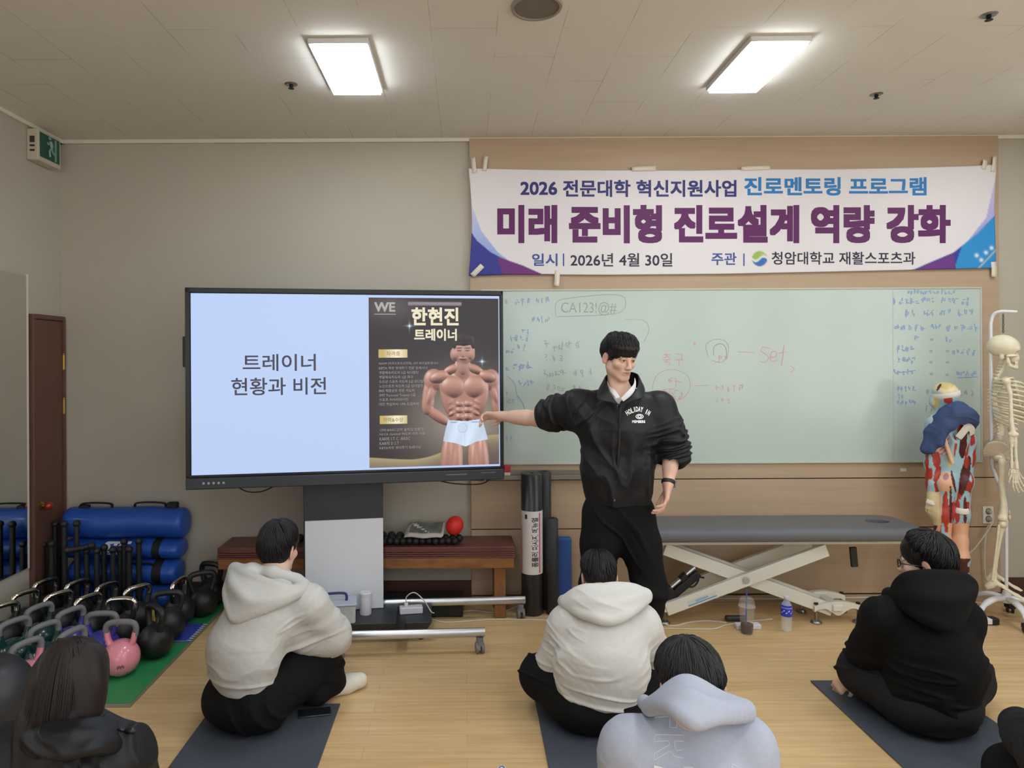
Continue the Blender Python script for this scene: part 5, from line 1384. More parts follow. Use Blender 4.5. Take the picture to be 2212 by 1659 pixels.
def hand(B, wrist, fwd, palm, s=1., curl=.6, side=1, thumb=.5, spread=.06, curls=None):
    """Palm and five jointed fingers; fwd: wrist to knuckles, palm: the way the palm faces, side=+1 when the thumb lies along fwd x palm."""
    f = np.array(fwd, float); f /= np.linalg.norm(f); p = np.array(palm, float); p -= f * (p @ f); p /= np.linalg.norm(p); t = np.cross(f, p) * side
    w = np.array(wrist, float)
    B.cap(w - f * .02 * s, w + f * .03 * s, .025 * s, .028 * s, .015, sq=(p, .75))
    for u in (-.026, -.009, .009, .026):
        B.cap(w + f * .015 * s + t * u * .6 * s, w + f * .085 * s + t * u * s, .015 * s, .0125 * s, .012, sq=(p, .9))
    lens = {.030: (.042, .026, .021), .010: (.047, .030, .023), -.010: (.043, .028, .022), -.030: (.034, .021, .019)}
    for q, (u, ls) in enumerate(lens.items()):
        cu = curl if curls is None else curls[q]
        pt = w + f * (.088 - abs(u) * .25) * s + t * u * s; ang = cu * .55
        dirv = f * math.cos(ang) + p * math.sin(ang) + t * u * spread * 10
        r = .0094 if u > -.02 else .0082
        for j, l in enumerate(ls):
            d2 = f * math.cos(ang) + p * math.sin(ang) + t * u * spread * 10 * (1 - .4 * j); d2 /= np.linalg.norm(d2)
            nx_ = pt + d2 * l * s; B.cap(pt, nx_, r * s, (r - .0008) * s, .003); pt = nx_; r -= .0008; ang += cu * (1.05 if j == 0 else .75)
    a = w + f * .022 * s + t * .026 * s; d1 = f * .62 + t * .62 + p * (.25 + thumb * .3); d1 /= np.linalg.norm(d1); b = a + d1 * .042 * s
    B.cap(w + f * .02 * s + t * .012 * s, a, .014 * s, .014 * s, .012); B.cap(a, b, .0135 * s, .0105 * s, .010)
    d2 = f * .86 + t * (.25 - thumb * .5) + p * (.2 + thumb * .5); d2 /= np.linalg.norm(d2); e = b + d2 * .030 * s; B.cap(b, e, .0105 * s, .0092 * s, .003)
    d3 = f * .9 + t * (.05 - thumb * .55) + p * (.15 + thumb * .5); d3 /= np.linalg.norm(d3); B.cap(e, e + d3 * .024 * s, .0092 * s, .0078 * s, .003)
def fabric(name, c, rough=.85, bump=.25, bscale=700, var=.06, vscale=90, sheen=.0): return mat(name, c, rough, bump=bump, bscale=bscale, var=var, vscale=vscale, sheen=sheen, spec=.22)
m_heather = fabric('heather_grey_fleece', rgb(200, 199, 196), var=.10, vscale=260)
m_heather2 = fabric('pale_grey_fleece', rgb(212, 211, 208), var=.08, vscale=260)
m_bluegrey = fabric('blue_grey_fleece', rgb(171, 177, 194), var=.04)
m_bfleece = fabric('black_fleece', rgb(15, 15, 17), var=.15)
m_bpants = fabric('black_jersey', rgb(19, 19, 21), var=.12)
m_nylon = mat('black_nylon', rgb(18, 19, 24), .5, bump=.1, bscale=500, var=.08, vscale=40, spec=.4)
m_sock = fabric('white_sock', rgb(222, 218, 208), var=.04)
def hood(parent, m, nb, upper, lower, throat=.065, r=.026, fill=.020, bulge=.02, neck=None, seed=0, fold=(), nr=.060, h=.0045, extra=None):
    """A hood lying folded on the back: rolled opening (upper line), outer edge with its point (lower line)."""
    U = spline(upper, 8); Lw = spline(lower, 8)
    def pt(A, f): x = f * (len(A) - 1); i = min(int(x), len(A) - 2); return A[i] * (1 - x + i) + A[i + 1] * (x - i)
    B = Blend(); n = 23
    Uq = [pt(U, i / (n - 1)) for i in range(n)]; Lq = [pt(Lw, i / (n - 1)) for i in range(n)]
    for i in range(n):
        w = math.sin(PI * i / (n - 1)); mid = (Uq[i] + Lq[i]) / 2 + np.array((0, -bulge * w, bulge * .35 * w))
        B.chain([Uq[i], mid, Lq[i]], [fill * 1.05, fill * 1.15, fill], .024)
    for i in range(n - 1):
        B.cap(Uq[i], Uq[i + 1], r, None, .012); B.cap(Lq[i], Lq[i + 1], r * .86, None, .014)
    for k, sx in ((0, -1), (-1, 1)):
        B.chain([np.array(upper[k]), (np.array(upper[k]) + np.array(lower[k])) / 2 + (0, .05, -.01), nb + (sx * throat, .085, -.05)], [r, r * 1.1, r * .8], .025)
    if extra: extra(B)
    if neck is not None: B.cap(neck, nb, nr, nr * 1.02, .012, 's')
    V, Q = B.mesh(h, 5); VQ = folds(V, Q, fold, big=.003, bs=12, seed=seed)
    return put('hood', VQ, m, parent)
# ---------------------------------------------------------------- the speaker in the black jacket
YP = 3.55
pr = thing('person', 'standing person in a black half-open jacket and black trousers pointing at the screen', 'person', (at(1338, 900, YP).x, YP, 0))
HS = .93; hc = W(1338, 772, YP - .03); hf = np.array((.36, -.9, -.22)); HM = frame(hf, (.04, .0, 1))
nb = W(1338, 852, YP + .0); 
shR, shL = W(1250, 876, YP + .0), W(1424, 880, YP - .0)         # his right shoulder is on the picture's left
elR, wrR = W(1160, 904, YP + .20), W(1082, 899, YP + .36)
elL, wrL = W(1452, 972, YP - .02), W(1443, 1046, YP - .10)
chest, belly, hip = W(1336, 930, YP), W(1334, 1010, YP), W(1336, 1075, YP)
fr_ = np.array((0., 1, 0))
B = Blend()
T = add_head(B, hc, HM, HS, neck=nb)
B.cap(nb + (0, 0, -.02), chest, .075, .125, .04, sq=(fr_, .75)); B.cap(chest, hip, .13, .125, .04, sq=(fr_, .72))
B.cap(nb + (0, .0, -.04), shR, .055, .052, .04); B.cap(nb + (0, .0, -.04), shL, .055, .052, .04)
B.chain([shR, elR, wrR], [.05, .044, .0285], .012); B.cap(elR * .72 + wrR * .28, elR * .4 + wrR * .6, .0425, .036, .02)
B.chain([shL, elL, wrL], [.05, .042, .0275], .012); B.cap(elL * .75 + wrL * .25, elL * .45 + wrL * .55, .041, .034, .02)
hand(B, wrR, wrR - elR + np.array((-.02, .03, -.0)), (-.2, -.5, -.8), 1.0, .62, side=-1, thumb=.5, curls=(.30, .75, .95, 1.05))
hand(B, wrL, wrL - elL + np.array((-.01, -.02, -.06)), (-.92, .15, .0), 1.0, .55, side=1, thumb=.35)
ftR, ftL = np.array((hip[0] - .13, YP + .12, .0)), np.array((hip[0] + .14, YP + .09, .0))
knR, knL = np.array((hip[0] - .115, YP - .0, .49)), np.array((hip[0] + .135, YP - .06, .50))
for sx, kn, ft in ((-1, knR, ftR), (1, knL, ftL)):
    B.chain([hip + (sx * .075, 0, -.05), kn, ft + (0, .02, .09)], [.07, .056, .038], .02)
    B.chain([ft + (0, .04, .05), ft + (0, -.06, .045), ft + (sx * .03, -.16, .032)], [.036, .036, .026], .02)
VQ = B.mesh(.0034, 1, .4)
col = face_colors(VQ[0], hc, HM, HS)
rH = VQ[0]; dist = np.minimum(np.linalg.norm(rH - (wrL + (0, -.02, -.09)), axis=1), 9); col = np.where((dist < .12)[:, None], col * .55 + .45 * np.array(rgb(214, 158, 140)), col)
bd = put('body', VQ, m_skin, pr, col)
# hair: heavy fringe, short sides
H = Blend(); t_ = lambda x, y, z: hc + HM @ (np.array((x, y, z)) * HS)
hk = lambda *r: np.array(r) * HS
H.ell(t_(0, -.014, .046), hk(.088, .110, .088), HM, .01)
H.ell(t_(0, -.040, .020), hk(.084, .086, .080), HM, .02)
H.ell(t_(0, .150, -.055), hk(.125, .125, .094), HM, .012, 's')
H.ell(t_(0, .02, -.095), hk(.12, .10, .085), HM, .015, 's')
for sx in (-1, 1): H.ell(t_(sx * .088, -.012, -.012), hk(.020, .026, .036), HM, .008, 's'); H.cap(t_(sx * .074, .022, .03), t_(sx * .073, .026, -.012), .008, .005, .012)
rg = np.random.RandomState(3)
def he(az, el, f=1.0):      # a point on the hair ellipsoid, az from the forehead
    d_ = np.array((math.sin(az) * math.cos(el) * .088, math.cos(az) * math.cos(el) * .110, math.sin(el) * .088)) * f
    return t_(d_[0], d_[1] - .014, d_[2] + .046)
for i in range(30):
    az = -.95 + 1.9 * i / 29 + rg.uniform(-.03, .03); e_ = -.16 - rg.uniform(0, .12) + (.13 if 9 < i < 13 else 0) - .12 * (abs(az) > .7)
    H.chain([he(az * .7, 1.2, .98), he(az * .82, .85, .985), he(az * .93, .52, .985), he(az + .03, .2, .98), he(az + .08, e_, .985)], [.007, .0085, .009, .008, .0035], .012)
for i in range(30):
    az, el = rg.uniform(-PI, PI), rg.uniform(.35, 1.4); H.chain([he(az, el, .98), he(az + .25, el - .12, 1.03), he(az + .4, el - .3, 1.01)], [.006, .007, .003], .008)
VQ = H.mesh(.0032, 2, .4)
V = VQ[0]; q = (V - hc) @ HM; az = np.arctan2(q[:, 0], q[:, 1] + .02)
V = V + normals(*VQ) * (.0018 * vnoise(np.stack([az * 22, q[:, 2] * 16, q[:, 1] * 12], 1)))[:, None]
sm = strands(t_(0, -.014, .046), HM, hk(.090, .112, .091), n=420, reach=lambda a: 1.75 + .2 * math.cos(a), seed=4, r=.0028, lift=.006, bvh=tree(V, VQ[1]))
for i in range(110):
    az = rg.uniform(-1.05, 1.05); e_ = -.15 - rg.uniform(0, .16) + (.12 if -.36 < az < -.14 else 0) - .12 * (abs(az) > .7); sh_ = rg.uniform(.02, .12); f_ = rg.uniform(1.05, 1.11)
    P = spline([he(az * .6, 1.25, 1.02), he(az * .85, .85, f_), he(az + sh_ * .3, .5, f_), he(az + sh_ * .6, .2, f_ - .01), he(az + sh_, e_, 1.0 + rg.uniform(-.01, .04))], 4); n_ = len(P)
    sm.tube(P, [(.0022 * (1 - .75 * (j / n_) ** 2), .0036 * (1 - .75 * (j / n_) ** 2)) for j in range(n_)], 5, flat=(0, -1, .3))
join_hair('hair', (V, VQ[1]), sm, m_hair, pr)
# white polo shirt
B = Blend()
B.cap(nb + (0, -.0, -.05), chest, .092, .150, .03, sq=(fr_, .78)); B.cap(chest, hip, .150, .14, .03, sq=(fr_, .74))
B.cap(nb + (-.0, .0, -.05), shR, .062, .058, .03); B.cap(nb + (0, .0, -.05), shL, .062, .058, .03)
B.cap(nb + (0, .012, .01), nb + (0, .004, -.045), .062, .078, .02)
vb = W(1341, 866, YP - .12)
B.chain([W(1336, 835, YP - .10), W(1338, 846, YP - .13), vb], [.044, .034, .003], .008, 's'); B.cap(nb + (0, -.02, .1), nb + (0, .0, -.005), .058, .060, .006, 's')
put('shirt', folds(*B.mesh(.005, 2), big=.002, bs=14), fabric('white_polo', rgb(226, 224, 226), var=.02), pr)
def sheet(name, A, Bp, m, parent, th=.006, n=6):
    """Cloth strip between two lines of points."""
    A = spline(A, n); Bp = spline(Bp, n); k = 5; vs = []
    for a, b_ in zip(A, Bp):
        for j in range(k): f = j / (k - 1); vs.append(np.array(a) * (1 - f) + np.array(b_) * f)
    o = np.array(parent.location); nn = len(A)
    fs = [[i * k + j, i * k + j + 1, (i + 1) * k + j + 1, (i + 1) * k + j] for i in range(nn - 1) for j in range(k - 1)]
    ob = link(name, mesh_arrays(name, np.array(vs) - o, fs, [m]), parent)
    md = ob.modifiers.new('t', 'SOLIDIFY'); md.thickness = th; md.offset = 0
    md = ob.modifiers.new('s', 'SUBSURF'); md.levels = md.render_levels = 1
    return ob
yf = YP - .115
mw = MATS['white_polo']
sheet('shirt_collar', [W(1311, 822, YP - .02), W(1316, 834, YP - .08), W(1328, 842, YP - .125), W(1340, 858, YP - .142)], [W(1312, 834, YP - .05), W(1317, 846, YP - .10), W(1324, 852, YP - .138), W(1330, 862, YP - .145)], mw, pr, .004)
sheet('shirt_collar', [W(1371, 815, YP - .02), W(1369, 829, YP - .08), W(1358, 842, YP - .125), W(1341, 860, YP - .142)], [W(1374, 826, YP - .05), W(1372, 842, YP - .10), W(1362, 856, YP - .138), W(1346, 868, YP - .146)], mw, pr, .004)
# jacket
def slv(B, a, b, c, r0, r1, r2, e):
    B.chain([a, b, c], [r0, r1, r2], .02)
B = Blend()
B.cap(nb + (0, .01, -.05), chest + (0, .0, .0), .11, .185, .05, sq=(fr_, .82)); B.cap(chest, belly, .186, .186, .03, sq=(fr_, .76)); B.cap(belly, W(1335, 1046, YP), .190, .186, .03, sq=(fr_, .74))
B.cap(nb + (-.02, .015, -.055), shR, .070, .080, .05); B.cap(nb + (.02, .015, -.055), shL, .070, .078, .05)
d = (elR - shR) / np.linalg.norm(elR - shR); cuR = elR - d * .095
B.chain([shR, shR * .5 + cuR * .5, cuR], [.082, .086, .080], .03); B.cap(shR + (.02, 0, -.06), chest + (-.12, 0, .0), .085, .07, .05)
for f, r_ in ((.97, .088), (.88, .084), (.78, .089), (.64, .088)): pc = shR * (1 - f) + cuR * f; B.cap(pc - d * .006, pc + d * .006, r_, None, .012)
d2 = (elL - shL) / np.linalg.norm(elL - shL); f2 = (wrL - elL) / np.linalg.norm(wrL - elL); cuL = elL + f2 * .035
B.chain([shL, shL * .45 + elL * .55 + (.01, 0, 0), elL, cuL], [.080, .084, .080, .074], .03)
for pc, dd, r_ in ((cuL - f2 * .012, f2, .078), (elL - d2 * .02, d2, .087), (elL - d2 * .07, d2, .086)): B.cap(pc - dd * .006 + (.004, 0, 0), pc + dd * .006 + (.004, 0, 0), r_, None, .012)
B.cap(shL + (-.02, 0, -.07), chest + (.12, 0, 0), .08, .07, .05)
fR = (wrR - elR) / np.linalg.norm(wrR - elR)
B.cap(cuR + fR * .03, cuR + fR * .16, .060, .075, .01, 's'); B.cap(cuL + f2 * .03, cuL + f2 * .15, .055, .07, .01, 's')
V1 = [W(1308, 815, yf - .06), W(1372, 812, yf - .06)]
# open neck: a wedge cut down to the zip
for k_ in range(7):
    f = k_ / 6; c_ = W(1340, 826 + 50 * f, YP - .15); wd = .076 * (1 - f) + .004
    B.box(c_, (wd, .085, .016), None, .004, .006, 's')
B.cap(nb + (0, -.01, .12), nb + (0, .0, -.02), .066, .074, .012, 's')
hb = W(1335, 1072, YP)
B.cap(hb + (0, 0, .018), hb + (0, 0, -.018), .172, .162, .012, sq=(fr_, .78))
B.half(hb + (0, 0, -.035), (0, 0, -1), .008)
fl = [(cuR - d * .06, .13, d, .035, .011), (elL - d2 * .03, .13, d2, .035, .010), (W(1262, 985, YP), .2, (.8, 0, .6), .11, .006), (W(1400, 1000, YP), .2, (.8, 0, -.5), .10, .006), (W(1335, 1050, YP - .1), .22, (1, 0, .1), .075, .006), (W(1300, 930, YP - .1), .16, (.7, 0, .7), .12, .005), (shR + (.03, -.05, -.06), .12, (.8, 0, -.6), .07, .006)]
VQ = B.mesh(.0045, 2)
VQ = folds(*VQ, lst=fl, big=.006, bs=8, fine=.0015, fs=40)
put('jacket', VQ, m_nylon, pr)
# stand-up collar, folded outwards at the front
sheet('jacket_collar', [W(1340, 879, YP - .166), W(1325, 858, YP - .155), W(1311, 832, YP - .10), W(1309, 812, YP - .02), W(1322, 804, YP + .06), W(1345, 802, YP + .085), W(1368, 804, YP + .06), W(1379, 812, YP - .02), W(1376, 838, YP - .10), W(1360, 860, YP - .155), W(1341, 879, YP - .166)],
      [W(1334, 871, YP - .172), W(1294, 864, YP - .172), W(1290, 852, YP - .13), W(1297, 836, YP - .03), W(1312, 838, YP + .085), W(1345, 840, YP + .112), W(1378, 838, YP + .085), W(1391, 836, YP - .03), W(1392, 856, YP - .13), W(1378, 863, YP - .172), W(1348, 872, YP - .172)], m_nylon, pr, .007)
MB().tube([Vector(W(1340, 880, YP - .1615)) - Vector(pr.location), Vector(W(1338, 960, YP - .146)) - Vector(pr.location), Vector(W(1333, 1030, YP - .143)) - Vector(pr.location), Vector(W(1328, 1078, YP - .128)) - Vector(pr.location)], [(.007, .004)] * 4, 8, flat=(1, 0, 0)).build('zip', mat('black_zip', rgb(14, 14, 16), .4), pr)
MB().box(Vector(W(1327, 1078, YP - .134)) - Vector(pr.location), (.008, .006, .022)).build('zip_pull', m_spr, pr, bevel=.002)
# printed emblem on the chest, laid onto the cloth
jb = BVHTree.FromPolygons([tuple(v) for v in VQ[0]], [tuple(int(i) for i in q) for q in VQ[1]])
def on_cloth(px, py, Y, w=.002, bvh=None, back=.6):
    p = Vector(W(px, py, Y)); d_ = (p - Vector((0, 0, CH))).normalized()      # the spot of cloth that shows there
    h = (bvh or jb).ray_cast(p - d_ * back, d_)
    return (h[0] + h[1] * w * (1 if h[1].dot(d_) < 0 else -1)) if h[0] is not None else p
mb = MB(); L_ = 'HOLIDAY IN'
for i, ch in enumerate(L_):
    if ch == ' ': continue
    f = -1 + 2 * (i + .5) / len(L_); cx_, cy_, a = 1378 + f * 26, 897 - 13 * math.cos(f * 1.35), f * .62
    def fn(u, v, w, cx_=cx_, cy_=cy_, a=a): return on_cloth(cx_ + u * math.cos(a) + v * math.sin(a), cy_ - v * math.cos(a) + u * math.sin(a), YP, .0022 + w) - Vector(pr.location)
    put_text(mb, ch, (-2.5 if ch != 'I' else -1, 2.5 if ch != 'I' else 1, -5.5, 5.5), fn, .03)
put_text(mb, 'MEMBERS', (1365, 1393, -914, -908), lambda u, v, w: on_cloth(u, -v, YP, .0022 + w) - Vector(pr.location), .03)
n_ = 26
for (ra, rb_) in ((8.5, 6.8), (4.8, 2.6)):
    ring = [(ra * math.cos(2 * PI * k / n_), .62 * ra * math.sin(2 * PI * k / n_)) for k in range(n_)] + [(rb_ * math.cos(2 * PI * k / n_), .55 * rb_ * math.sin(2 * PI * k / n_)) for k in range(n_)]
    mb.add([on_cloth(1381 + x, 900 + y, YP, .0022) - Vector(pr.location) for x, y in ring], [[k, (k + 1) % n_, n_ + (k + 1) % n_, n_ + k] for k in range(n_)])
mb.build('chest_print', mat('white_print', rgb(214, 214, 216), .6), pr, smooth=False)
# watch
fw_ = (wrL - elL) / np.linalg.norm(wrL - elL); wc = wrL - fw_ * .012; Mw = frame(fw_, (1, 0, 0)); 
def ringpts(c, M, r1, r2, n=24): return [Vector(c + M @ np.array((r1 * math.cos(2 * PI * k / n), 0, r2 * math.sin(2 * PI * k / n))) - np.array(pr.location)) for k in range(n)]
wt = MB().tube(ringpts(wc, Mw, .031, .031), [(.011, .0035)] * 24, 8, closed=True, flat=tuple(fw_)).build('watch_strap', mat('watch_black', rgb(38, 38, 42), .5), pr)
wd_ = Mw @ np.array((-.55, 0, .83)); Mz = frame(fw_, wd_)
MB().box(Vector(wc + wd_ * .036 - np.array(pr.location)), (.034, .036, .011), Matrix(Mz.tolist())).build('watch_case', mat('watch_face', rgb(120, 122, 124), .25, .4), pr, bevel=.004)
# trousers
B = Blend(); hp = W(1336, 1085, YP)
B.cap(hp + (0, .0, .13), hp + (0, .01, -.06), .150, .162, .03, sq=(fr_, .78))
B.chain([hp + (-.082, 0, -.06), hp + (-.098, -.01, -.22), knR + (-.0, -.01, .0), ftR + (.0, .015, .13), ftR + (0, .01, .05)], [.105, .098, .088, .084, .082], .035)
B.chain([hp + (.082, 0, -.06), hp + (.105, -.02, -.22), knL + (.01, -.01, .0), ftL + (.0, .015, .13), ftL + (0, .01, .05)], [.105, .100, .088, .082, .080], .035)
B.half(hp + (0, 0, .05), (0, 0, 1), .006)
VQ = B.mesh(.006, 2)
put('trousers', folds(*VQ, lst=[(hp + (0, -.1, -.16), .16, (1, 0, .7), .07, .006), (knL + (0, -.1, 0), .16, (.3, 0, 1), .08, .006), (knR + (0, -.1, 0), .16, (.3, 0, 1), .08, .006)], big=.006, bs=8), m_bpants, pr)
for ft, sx in ((ftR, -1), (ftL, 1)):
    B = Blend(); B.chain([ft + (0, .045, .038), ft + (0, -.06, .04), ft + (sx * .03, -.17, .03)], [.042, .043, .033], .02); B.half(ft + (0, 0, .002), (0, 0, -1), .004)
    put('shoe', B.mesh(.006, 2), mat('black_shoe', rgb(34, 34, 36), .5), pr)
# ---------------------------------------------------------------- people sitting on the floor, seen from behind
def ground(p, r=0.): return np.array((p[0], p[1], r))
# --- pale grey hoodie in the middle
Y3 = 3.05
p3 = thing('person', 'person in a pale grey hoodie seen from behind with bowed head, on the middle mat', 'person', (W(1300, 1590, Y3)[0], Y3, 0))
hc = W(1293, 1247, Y3 + .26); hf = np.array((.02, .86, -.62)); HM = frame(hf); nb = W(1295, 1296, Y3 + .12)
pel = np.array((W(1290, 1500, Y3)[0], Y3 + .02, .125)); mid = np.array((W(1300, 1450, Y3)[0], Y3 - .0, .30)); chs = W(1303, 1380, Y3 + .05)
sL, sR = W(1228, 1345, Y3 + .09), W(1384, 1345, Y3 + .09); eL, eR = W(1196, 1436, Y3 + .16), W(1424, 1432, Y3 + .17); wL, wR = W(1236, 1466, Y3 + .24), W(1376, 1466, Y3 + .24)
kL, kR = np.array((W(1165, 1480, Y3 + .2)[0], Y3 + .18, .17)), np.array((W(1425, 1480, Y3 + .2)[0], Y3 + .18, .15)); aL, aR = np.array((pel[0] + .05, Y3 + .24, .07)), np.array((pel[0] - .05, Y3 + .20, .07))
fy = np.array((0, 1., 0))
def torso_body(B, pel, mid, chs, nb, sL, sR, eL, eR, wL, wR, kL, kR, aL, aR, fl=.75):
    B.chain([pel, mid, chs], [.125, .115, .125], .04, sq=(fy, fl)); B.cap(chs, nb, .11, .06, .04)
    for s_, e_, w_ in ((sL, eL, wL), (sR, eR, wR)): B.cap(nb - (0, 0, .04), s_, .05, .05, .04); B.chain([s_, e_, w_], [.048, .042, .028], .012)
    for sx, k_, a_ in ((-1, kL, aL), (1, kR, aR)):
        B.chain([pel + (sx * .09, .03, -.02), k_, a_], [.085, .055, .036], .02)
        d_ = np.array((-sx * .075, .05, -.02)); B.chain([a_, a_ + d_ * .6, a_ + d_ * 1.2], [.036, .034, .024], .01)
    B.half((0, 0, .014), (0, 0, -1), .01)
B = Blend(); add_head(B, hc, HM, .98, neck=nb); torso_body(B, pel, mid, chs, nb, sL, sR, eL, eR, wL, wR, kL, kR, aL, aR)
hand(B, wL, (.6, .7, -.35), (0, -.3, -1), .95, .7, side=1); hand(B, wR, (-.6, .7, -.35), (0, -.3, -1), .95, .7, side=-1)
VQ = B.mesh(.0055, 1); put('body', VQ, m_skin, p3, face_colors(VQ[0], hc, HM, .98))
def short_hair(parent, hc, HM, s, back=-.055, seed=1, top=.0, m=None, n=500, r=.0028, side=.0, lift=.008):
    H = Blend(); t_ = lambda x, y, z: hc + HM @ (np.array((x, y, z)) * s)
    H.ell(t_(0, -.014, .044 + top * .5), np.array((.084 + side, .106, .088 + top)) * s, HM, .01)
    H.ell(t_(0, -.044, .0 + top * .3), np.array((.080 + side, .072, .082)) * s, HM, .02)
    H.ell(t_(0, .150, -.060), np.array((.13, .125, .100)) * s, HM, .012, 's')
    H.ell(t_(0, .03, -.085), np.array((.13, .10, .068)) * s, HM, .015, 's')
    for sx in (-1, 1): H.ell(t_(sx * .088, -.012, -.012), np.array((.022, .028, .038)) * s, HM, .008, 's')
    H.half(t_(0, 0, back), HM @ np.array((0, .3, -1)), .02)
    V, Q = H.mesh(.0042, 2, .4); q = (V - hc) @ HM; az = np.arctan2(q[:, 0], q[:, 1] + .02)
    V = V + normals(V, Q) * (.0020 * vnoise(np.stack([az * 20 + seed, q[:, 2] * 14, q[:, 1] * 12], 1)))[:, None]
    sm = strands(t_(0, -.016, .042 + top * .5), HM, np.array((.086 + side, .108, .090 + top)) * s, n=n, reach=lambda a: 1.72 + .55 * math.cos(a), seed=seed, r=r, lift=lift, bvh=tree(V, Q))
    return join_hair('hair', (V, Q), sm, m or m_hair, parent)
short_hair(p3, hc, HM, .98, -.06, 11)
def hoodie(parent, m, pel, mid, chs, nb, sL, sR, eL, eR, wL, wR, rad=(.180, .172, .170), fl=.78, hem=.02, fold=(), fw=(0, 1., 0), seed=0, sl=(.085, .082, .058), name='hoodie', h=.0055, big=.007, hempt=None, cut=None):
    B = Blend(); sq = (np.array(fw), fl)
    B.chain([pel + (0, -.0, .05), mid, chs], rad, .05, sq=sq); B.cap(chs, nb - (0, 0, .05), rad[2] * .95, .085, .05, sq=sq)
    hp_ = pel if hempt is None else hempt
    B.cap(hp_ + (0, 0, hem), hp_ + (0, 0, hem - .03), rad[0] * .985, rad[0] * .965, .008, sq=sq)
    for s_, e_, w_ in ((sL, eL, wL), (sR, eR, wR)):
        B.cap(nb - (0, 0, .055), s_, .07, sl[0] * .95, .05); B.chain([s_, e_, e_ * .45 + w_ * .55, w_], [sl[0], sl[1], sl[1] * .92, sl[2]], .03)
        B.cap(s_ - (0, 0, .03), chs, sl[0] * .9, .08, .06)
    if cut: cut(B)
    B.half(hp_ + (0, 0, hem - .042), (0, 0, -1), .012)
    V, Q = B.mesh(h, 2); VQ = folds(V, Q, fold, big=big, bs=7, fine=.0010, fs=45, seed=seed)
    put(name, VQ, m, parent)
    return VQ
fl3 = [(W(1222, 1400, Y3), .10, (.5, 0, 1), .045, .006), (W(1395, 1440, Y3), .11, (-.6, 0, 1), .05, .008), (W(1225, 1420, Y3), .09, (.7, 0, 1), .04, .005), (W(1300, 1520, Y3 - .1), .16, (.15, 0, 1), .06, .005), (eL, .09, (.2, 0, 1), .05, .007), (eR, .09, (-.2, 0, 1), .05, .007), (W(1250, 1480, Y3 - .1), .12, (.8, 0, 1), .05, .005), (sL, .1, (1, 0, .8), .06, .005), (sR, .1, (-1, 0, .8), .06, .005)]
hoodie(p3, m_heather2, pel, mid, chs, nb, sL, sR, eL, eR, wL, wR, (.180, .192, .172), .78, -.015, fl3, seed=1)
hood(p3, m_heather2, nb, [W(1222, 1300, Y3 + .08), W(1240, 1284, Y3 + .06), W(1268, 1272, Y3 + .045), W(1300, 1270, Y3 + .04), W(1332, 1268, Y3 + .045), W(1368, 1272, Y3 + .06), W(1396, 1284, Y3 + .08)],
     [W(1222, 1306, Y3 + .07), W(1250, 1322, Y3 - .02), W(1284, 1334, Y3 - .07), W(1313, 1341, Y3 - .085), W(1342, 1334, Y3 - .07), W(1372, 1316, Y3 - .02), W(1398, 1294, Y3 + .07)], neck=hc + HM @ np.array((0, -.03, -.05)), r=.021, fill=.015, bulge=.018, seed=1, fold=[(W(1300, 1300, Y3), .1, (.25, 0, 1), .06, .005)])
def crossed(parent, m, pel, kL, kR, aL, aR, r=(.125, .098, .075), fold=(), h=.007, hipr=.165, fwd=.03):
    B = Blend(); B.cap(pel + (-.06, 0, -.0), pel + (.06, 0, -.0), hipr * .88, None, .04, sq=((0, 0, 1.), .80)); B.cap(pel + (0, 0, .0), pel + (0, .0, .10), hipr, hipr * .92, .03, sq=(fy, .75))
    for sx, k_, a_ in ((-1, kL, aL), (1, kR, aR)): B.chain([pel + (sx * .09, fwd, -.005), k_, a_], [r[0], r[1], r[2]], .04)
    B.half((0, 0, .012), (0, 0, -1), .02)
    V, Q = B.mesh(h, 2); put('trousers', folds(V, Q, fold, big=.007, bs=8), m, parent)
crossed(p3, m_bpants, pel, kL, kR, aL, aR, fold=[(kL, .14, (.6, .4, 1), .06, .007), (kR, .14, (-.6, .4, 1), .06, .007)])
def socks(parent, aL, aR, m=None):
    for sx, a_ in ((-1, aL), (1, aR)):
        d_ = np.array((-sx * .075, .05, -.02)); B = Blend(); B.chain([a_ + d_ * .2, a_ + d_ * .7, a_ + d_ * 1.25], [.041, .039, .030], .01); B.half((0, 0, .012), (0, 0, -1), .006); put('sock', B.mesh(.006, 1), m or m_sock, parent)
socks(p3, aL, aR)
# --- black hoodie and glasses on the right
Y5 = 3.05
p5 = thing('person', 'person in a black hoodie and glasses sitting cross-legged, seen from behind, looking left', 'person', (W(1985, 1590, Y5)[0], Y5, 0))
hc = W(1999, 1215, Y5 + .08); hf = np.array((-.72, .68, -.12)); HM = frame(hf); nb = W(2016, 1278, Y5 + .03)
pel = np.array((W(2012, 1500, Y5)[0], Y5 + .0, .125)); mid = np.array((W(2018, 1470, Y5)[0], Y5 - .0, .30)); chs = W(2006, 1390, Y5)
sL, sR = W(1906, 1330, Y5 + .02), W(2078, 1338, Y5 + .02); eL, eR = W(1872, 1408, Y5 + .14), W(2070, 1438, Y5 + .13); wL, wR = W(1836, 1464, Y5 + .30), W(2080, 1470, Y5 + .36)
kL, kR = np.array((W(1862, 1500, Y5 + .2)[0], Y5 + .20, .17)), np.array((W(2090, 1500, Y5 + .2)[0], Y5 + .20, .15)); aL, aR = np.array((pel[0] + .05, Y5 + .37, .07)), np.array((pel[0] - .05, Y5 + .32, .07))
B = Blend(); add_head(B, hc, HM, 1.0, neck=nb); torso_body(B, pel, mid, chs, nb, sL, sR, eL, eR, wL, wR, kL, kR, aL, aR)
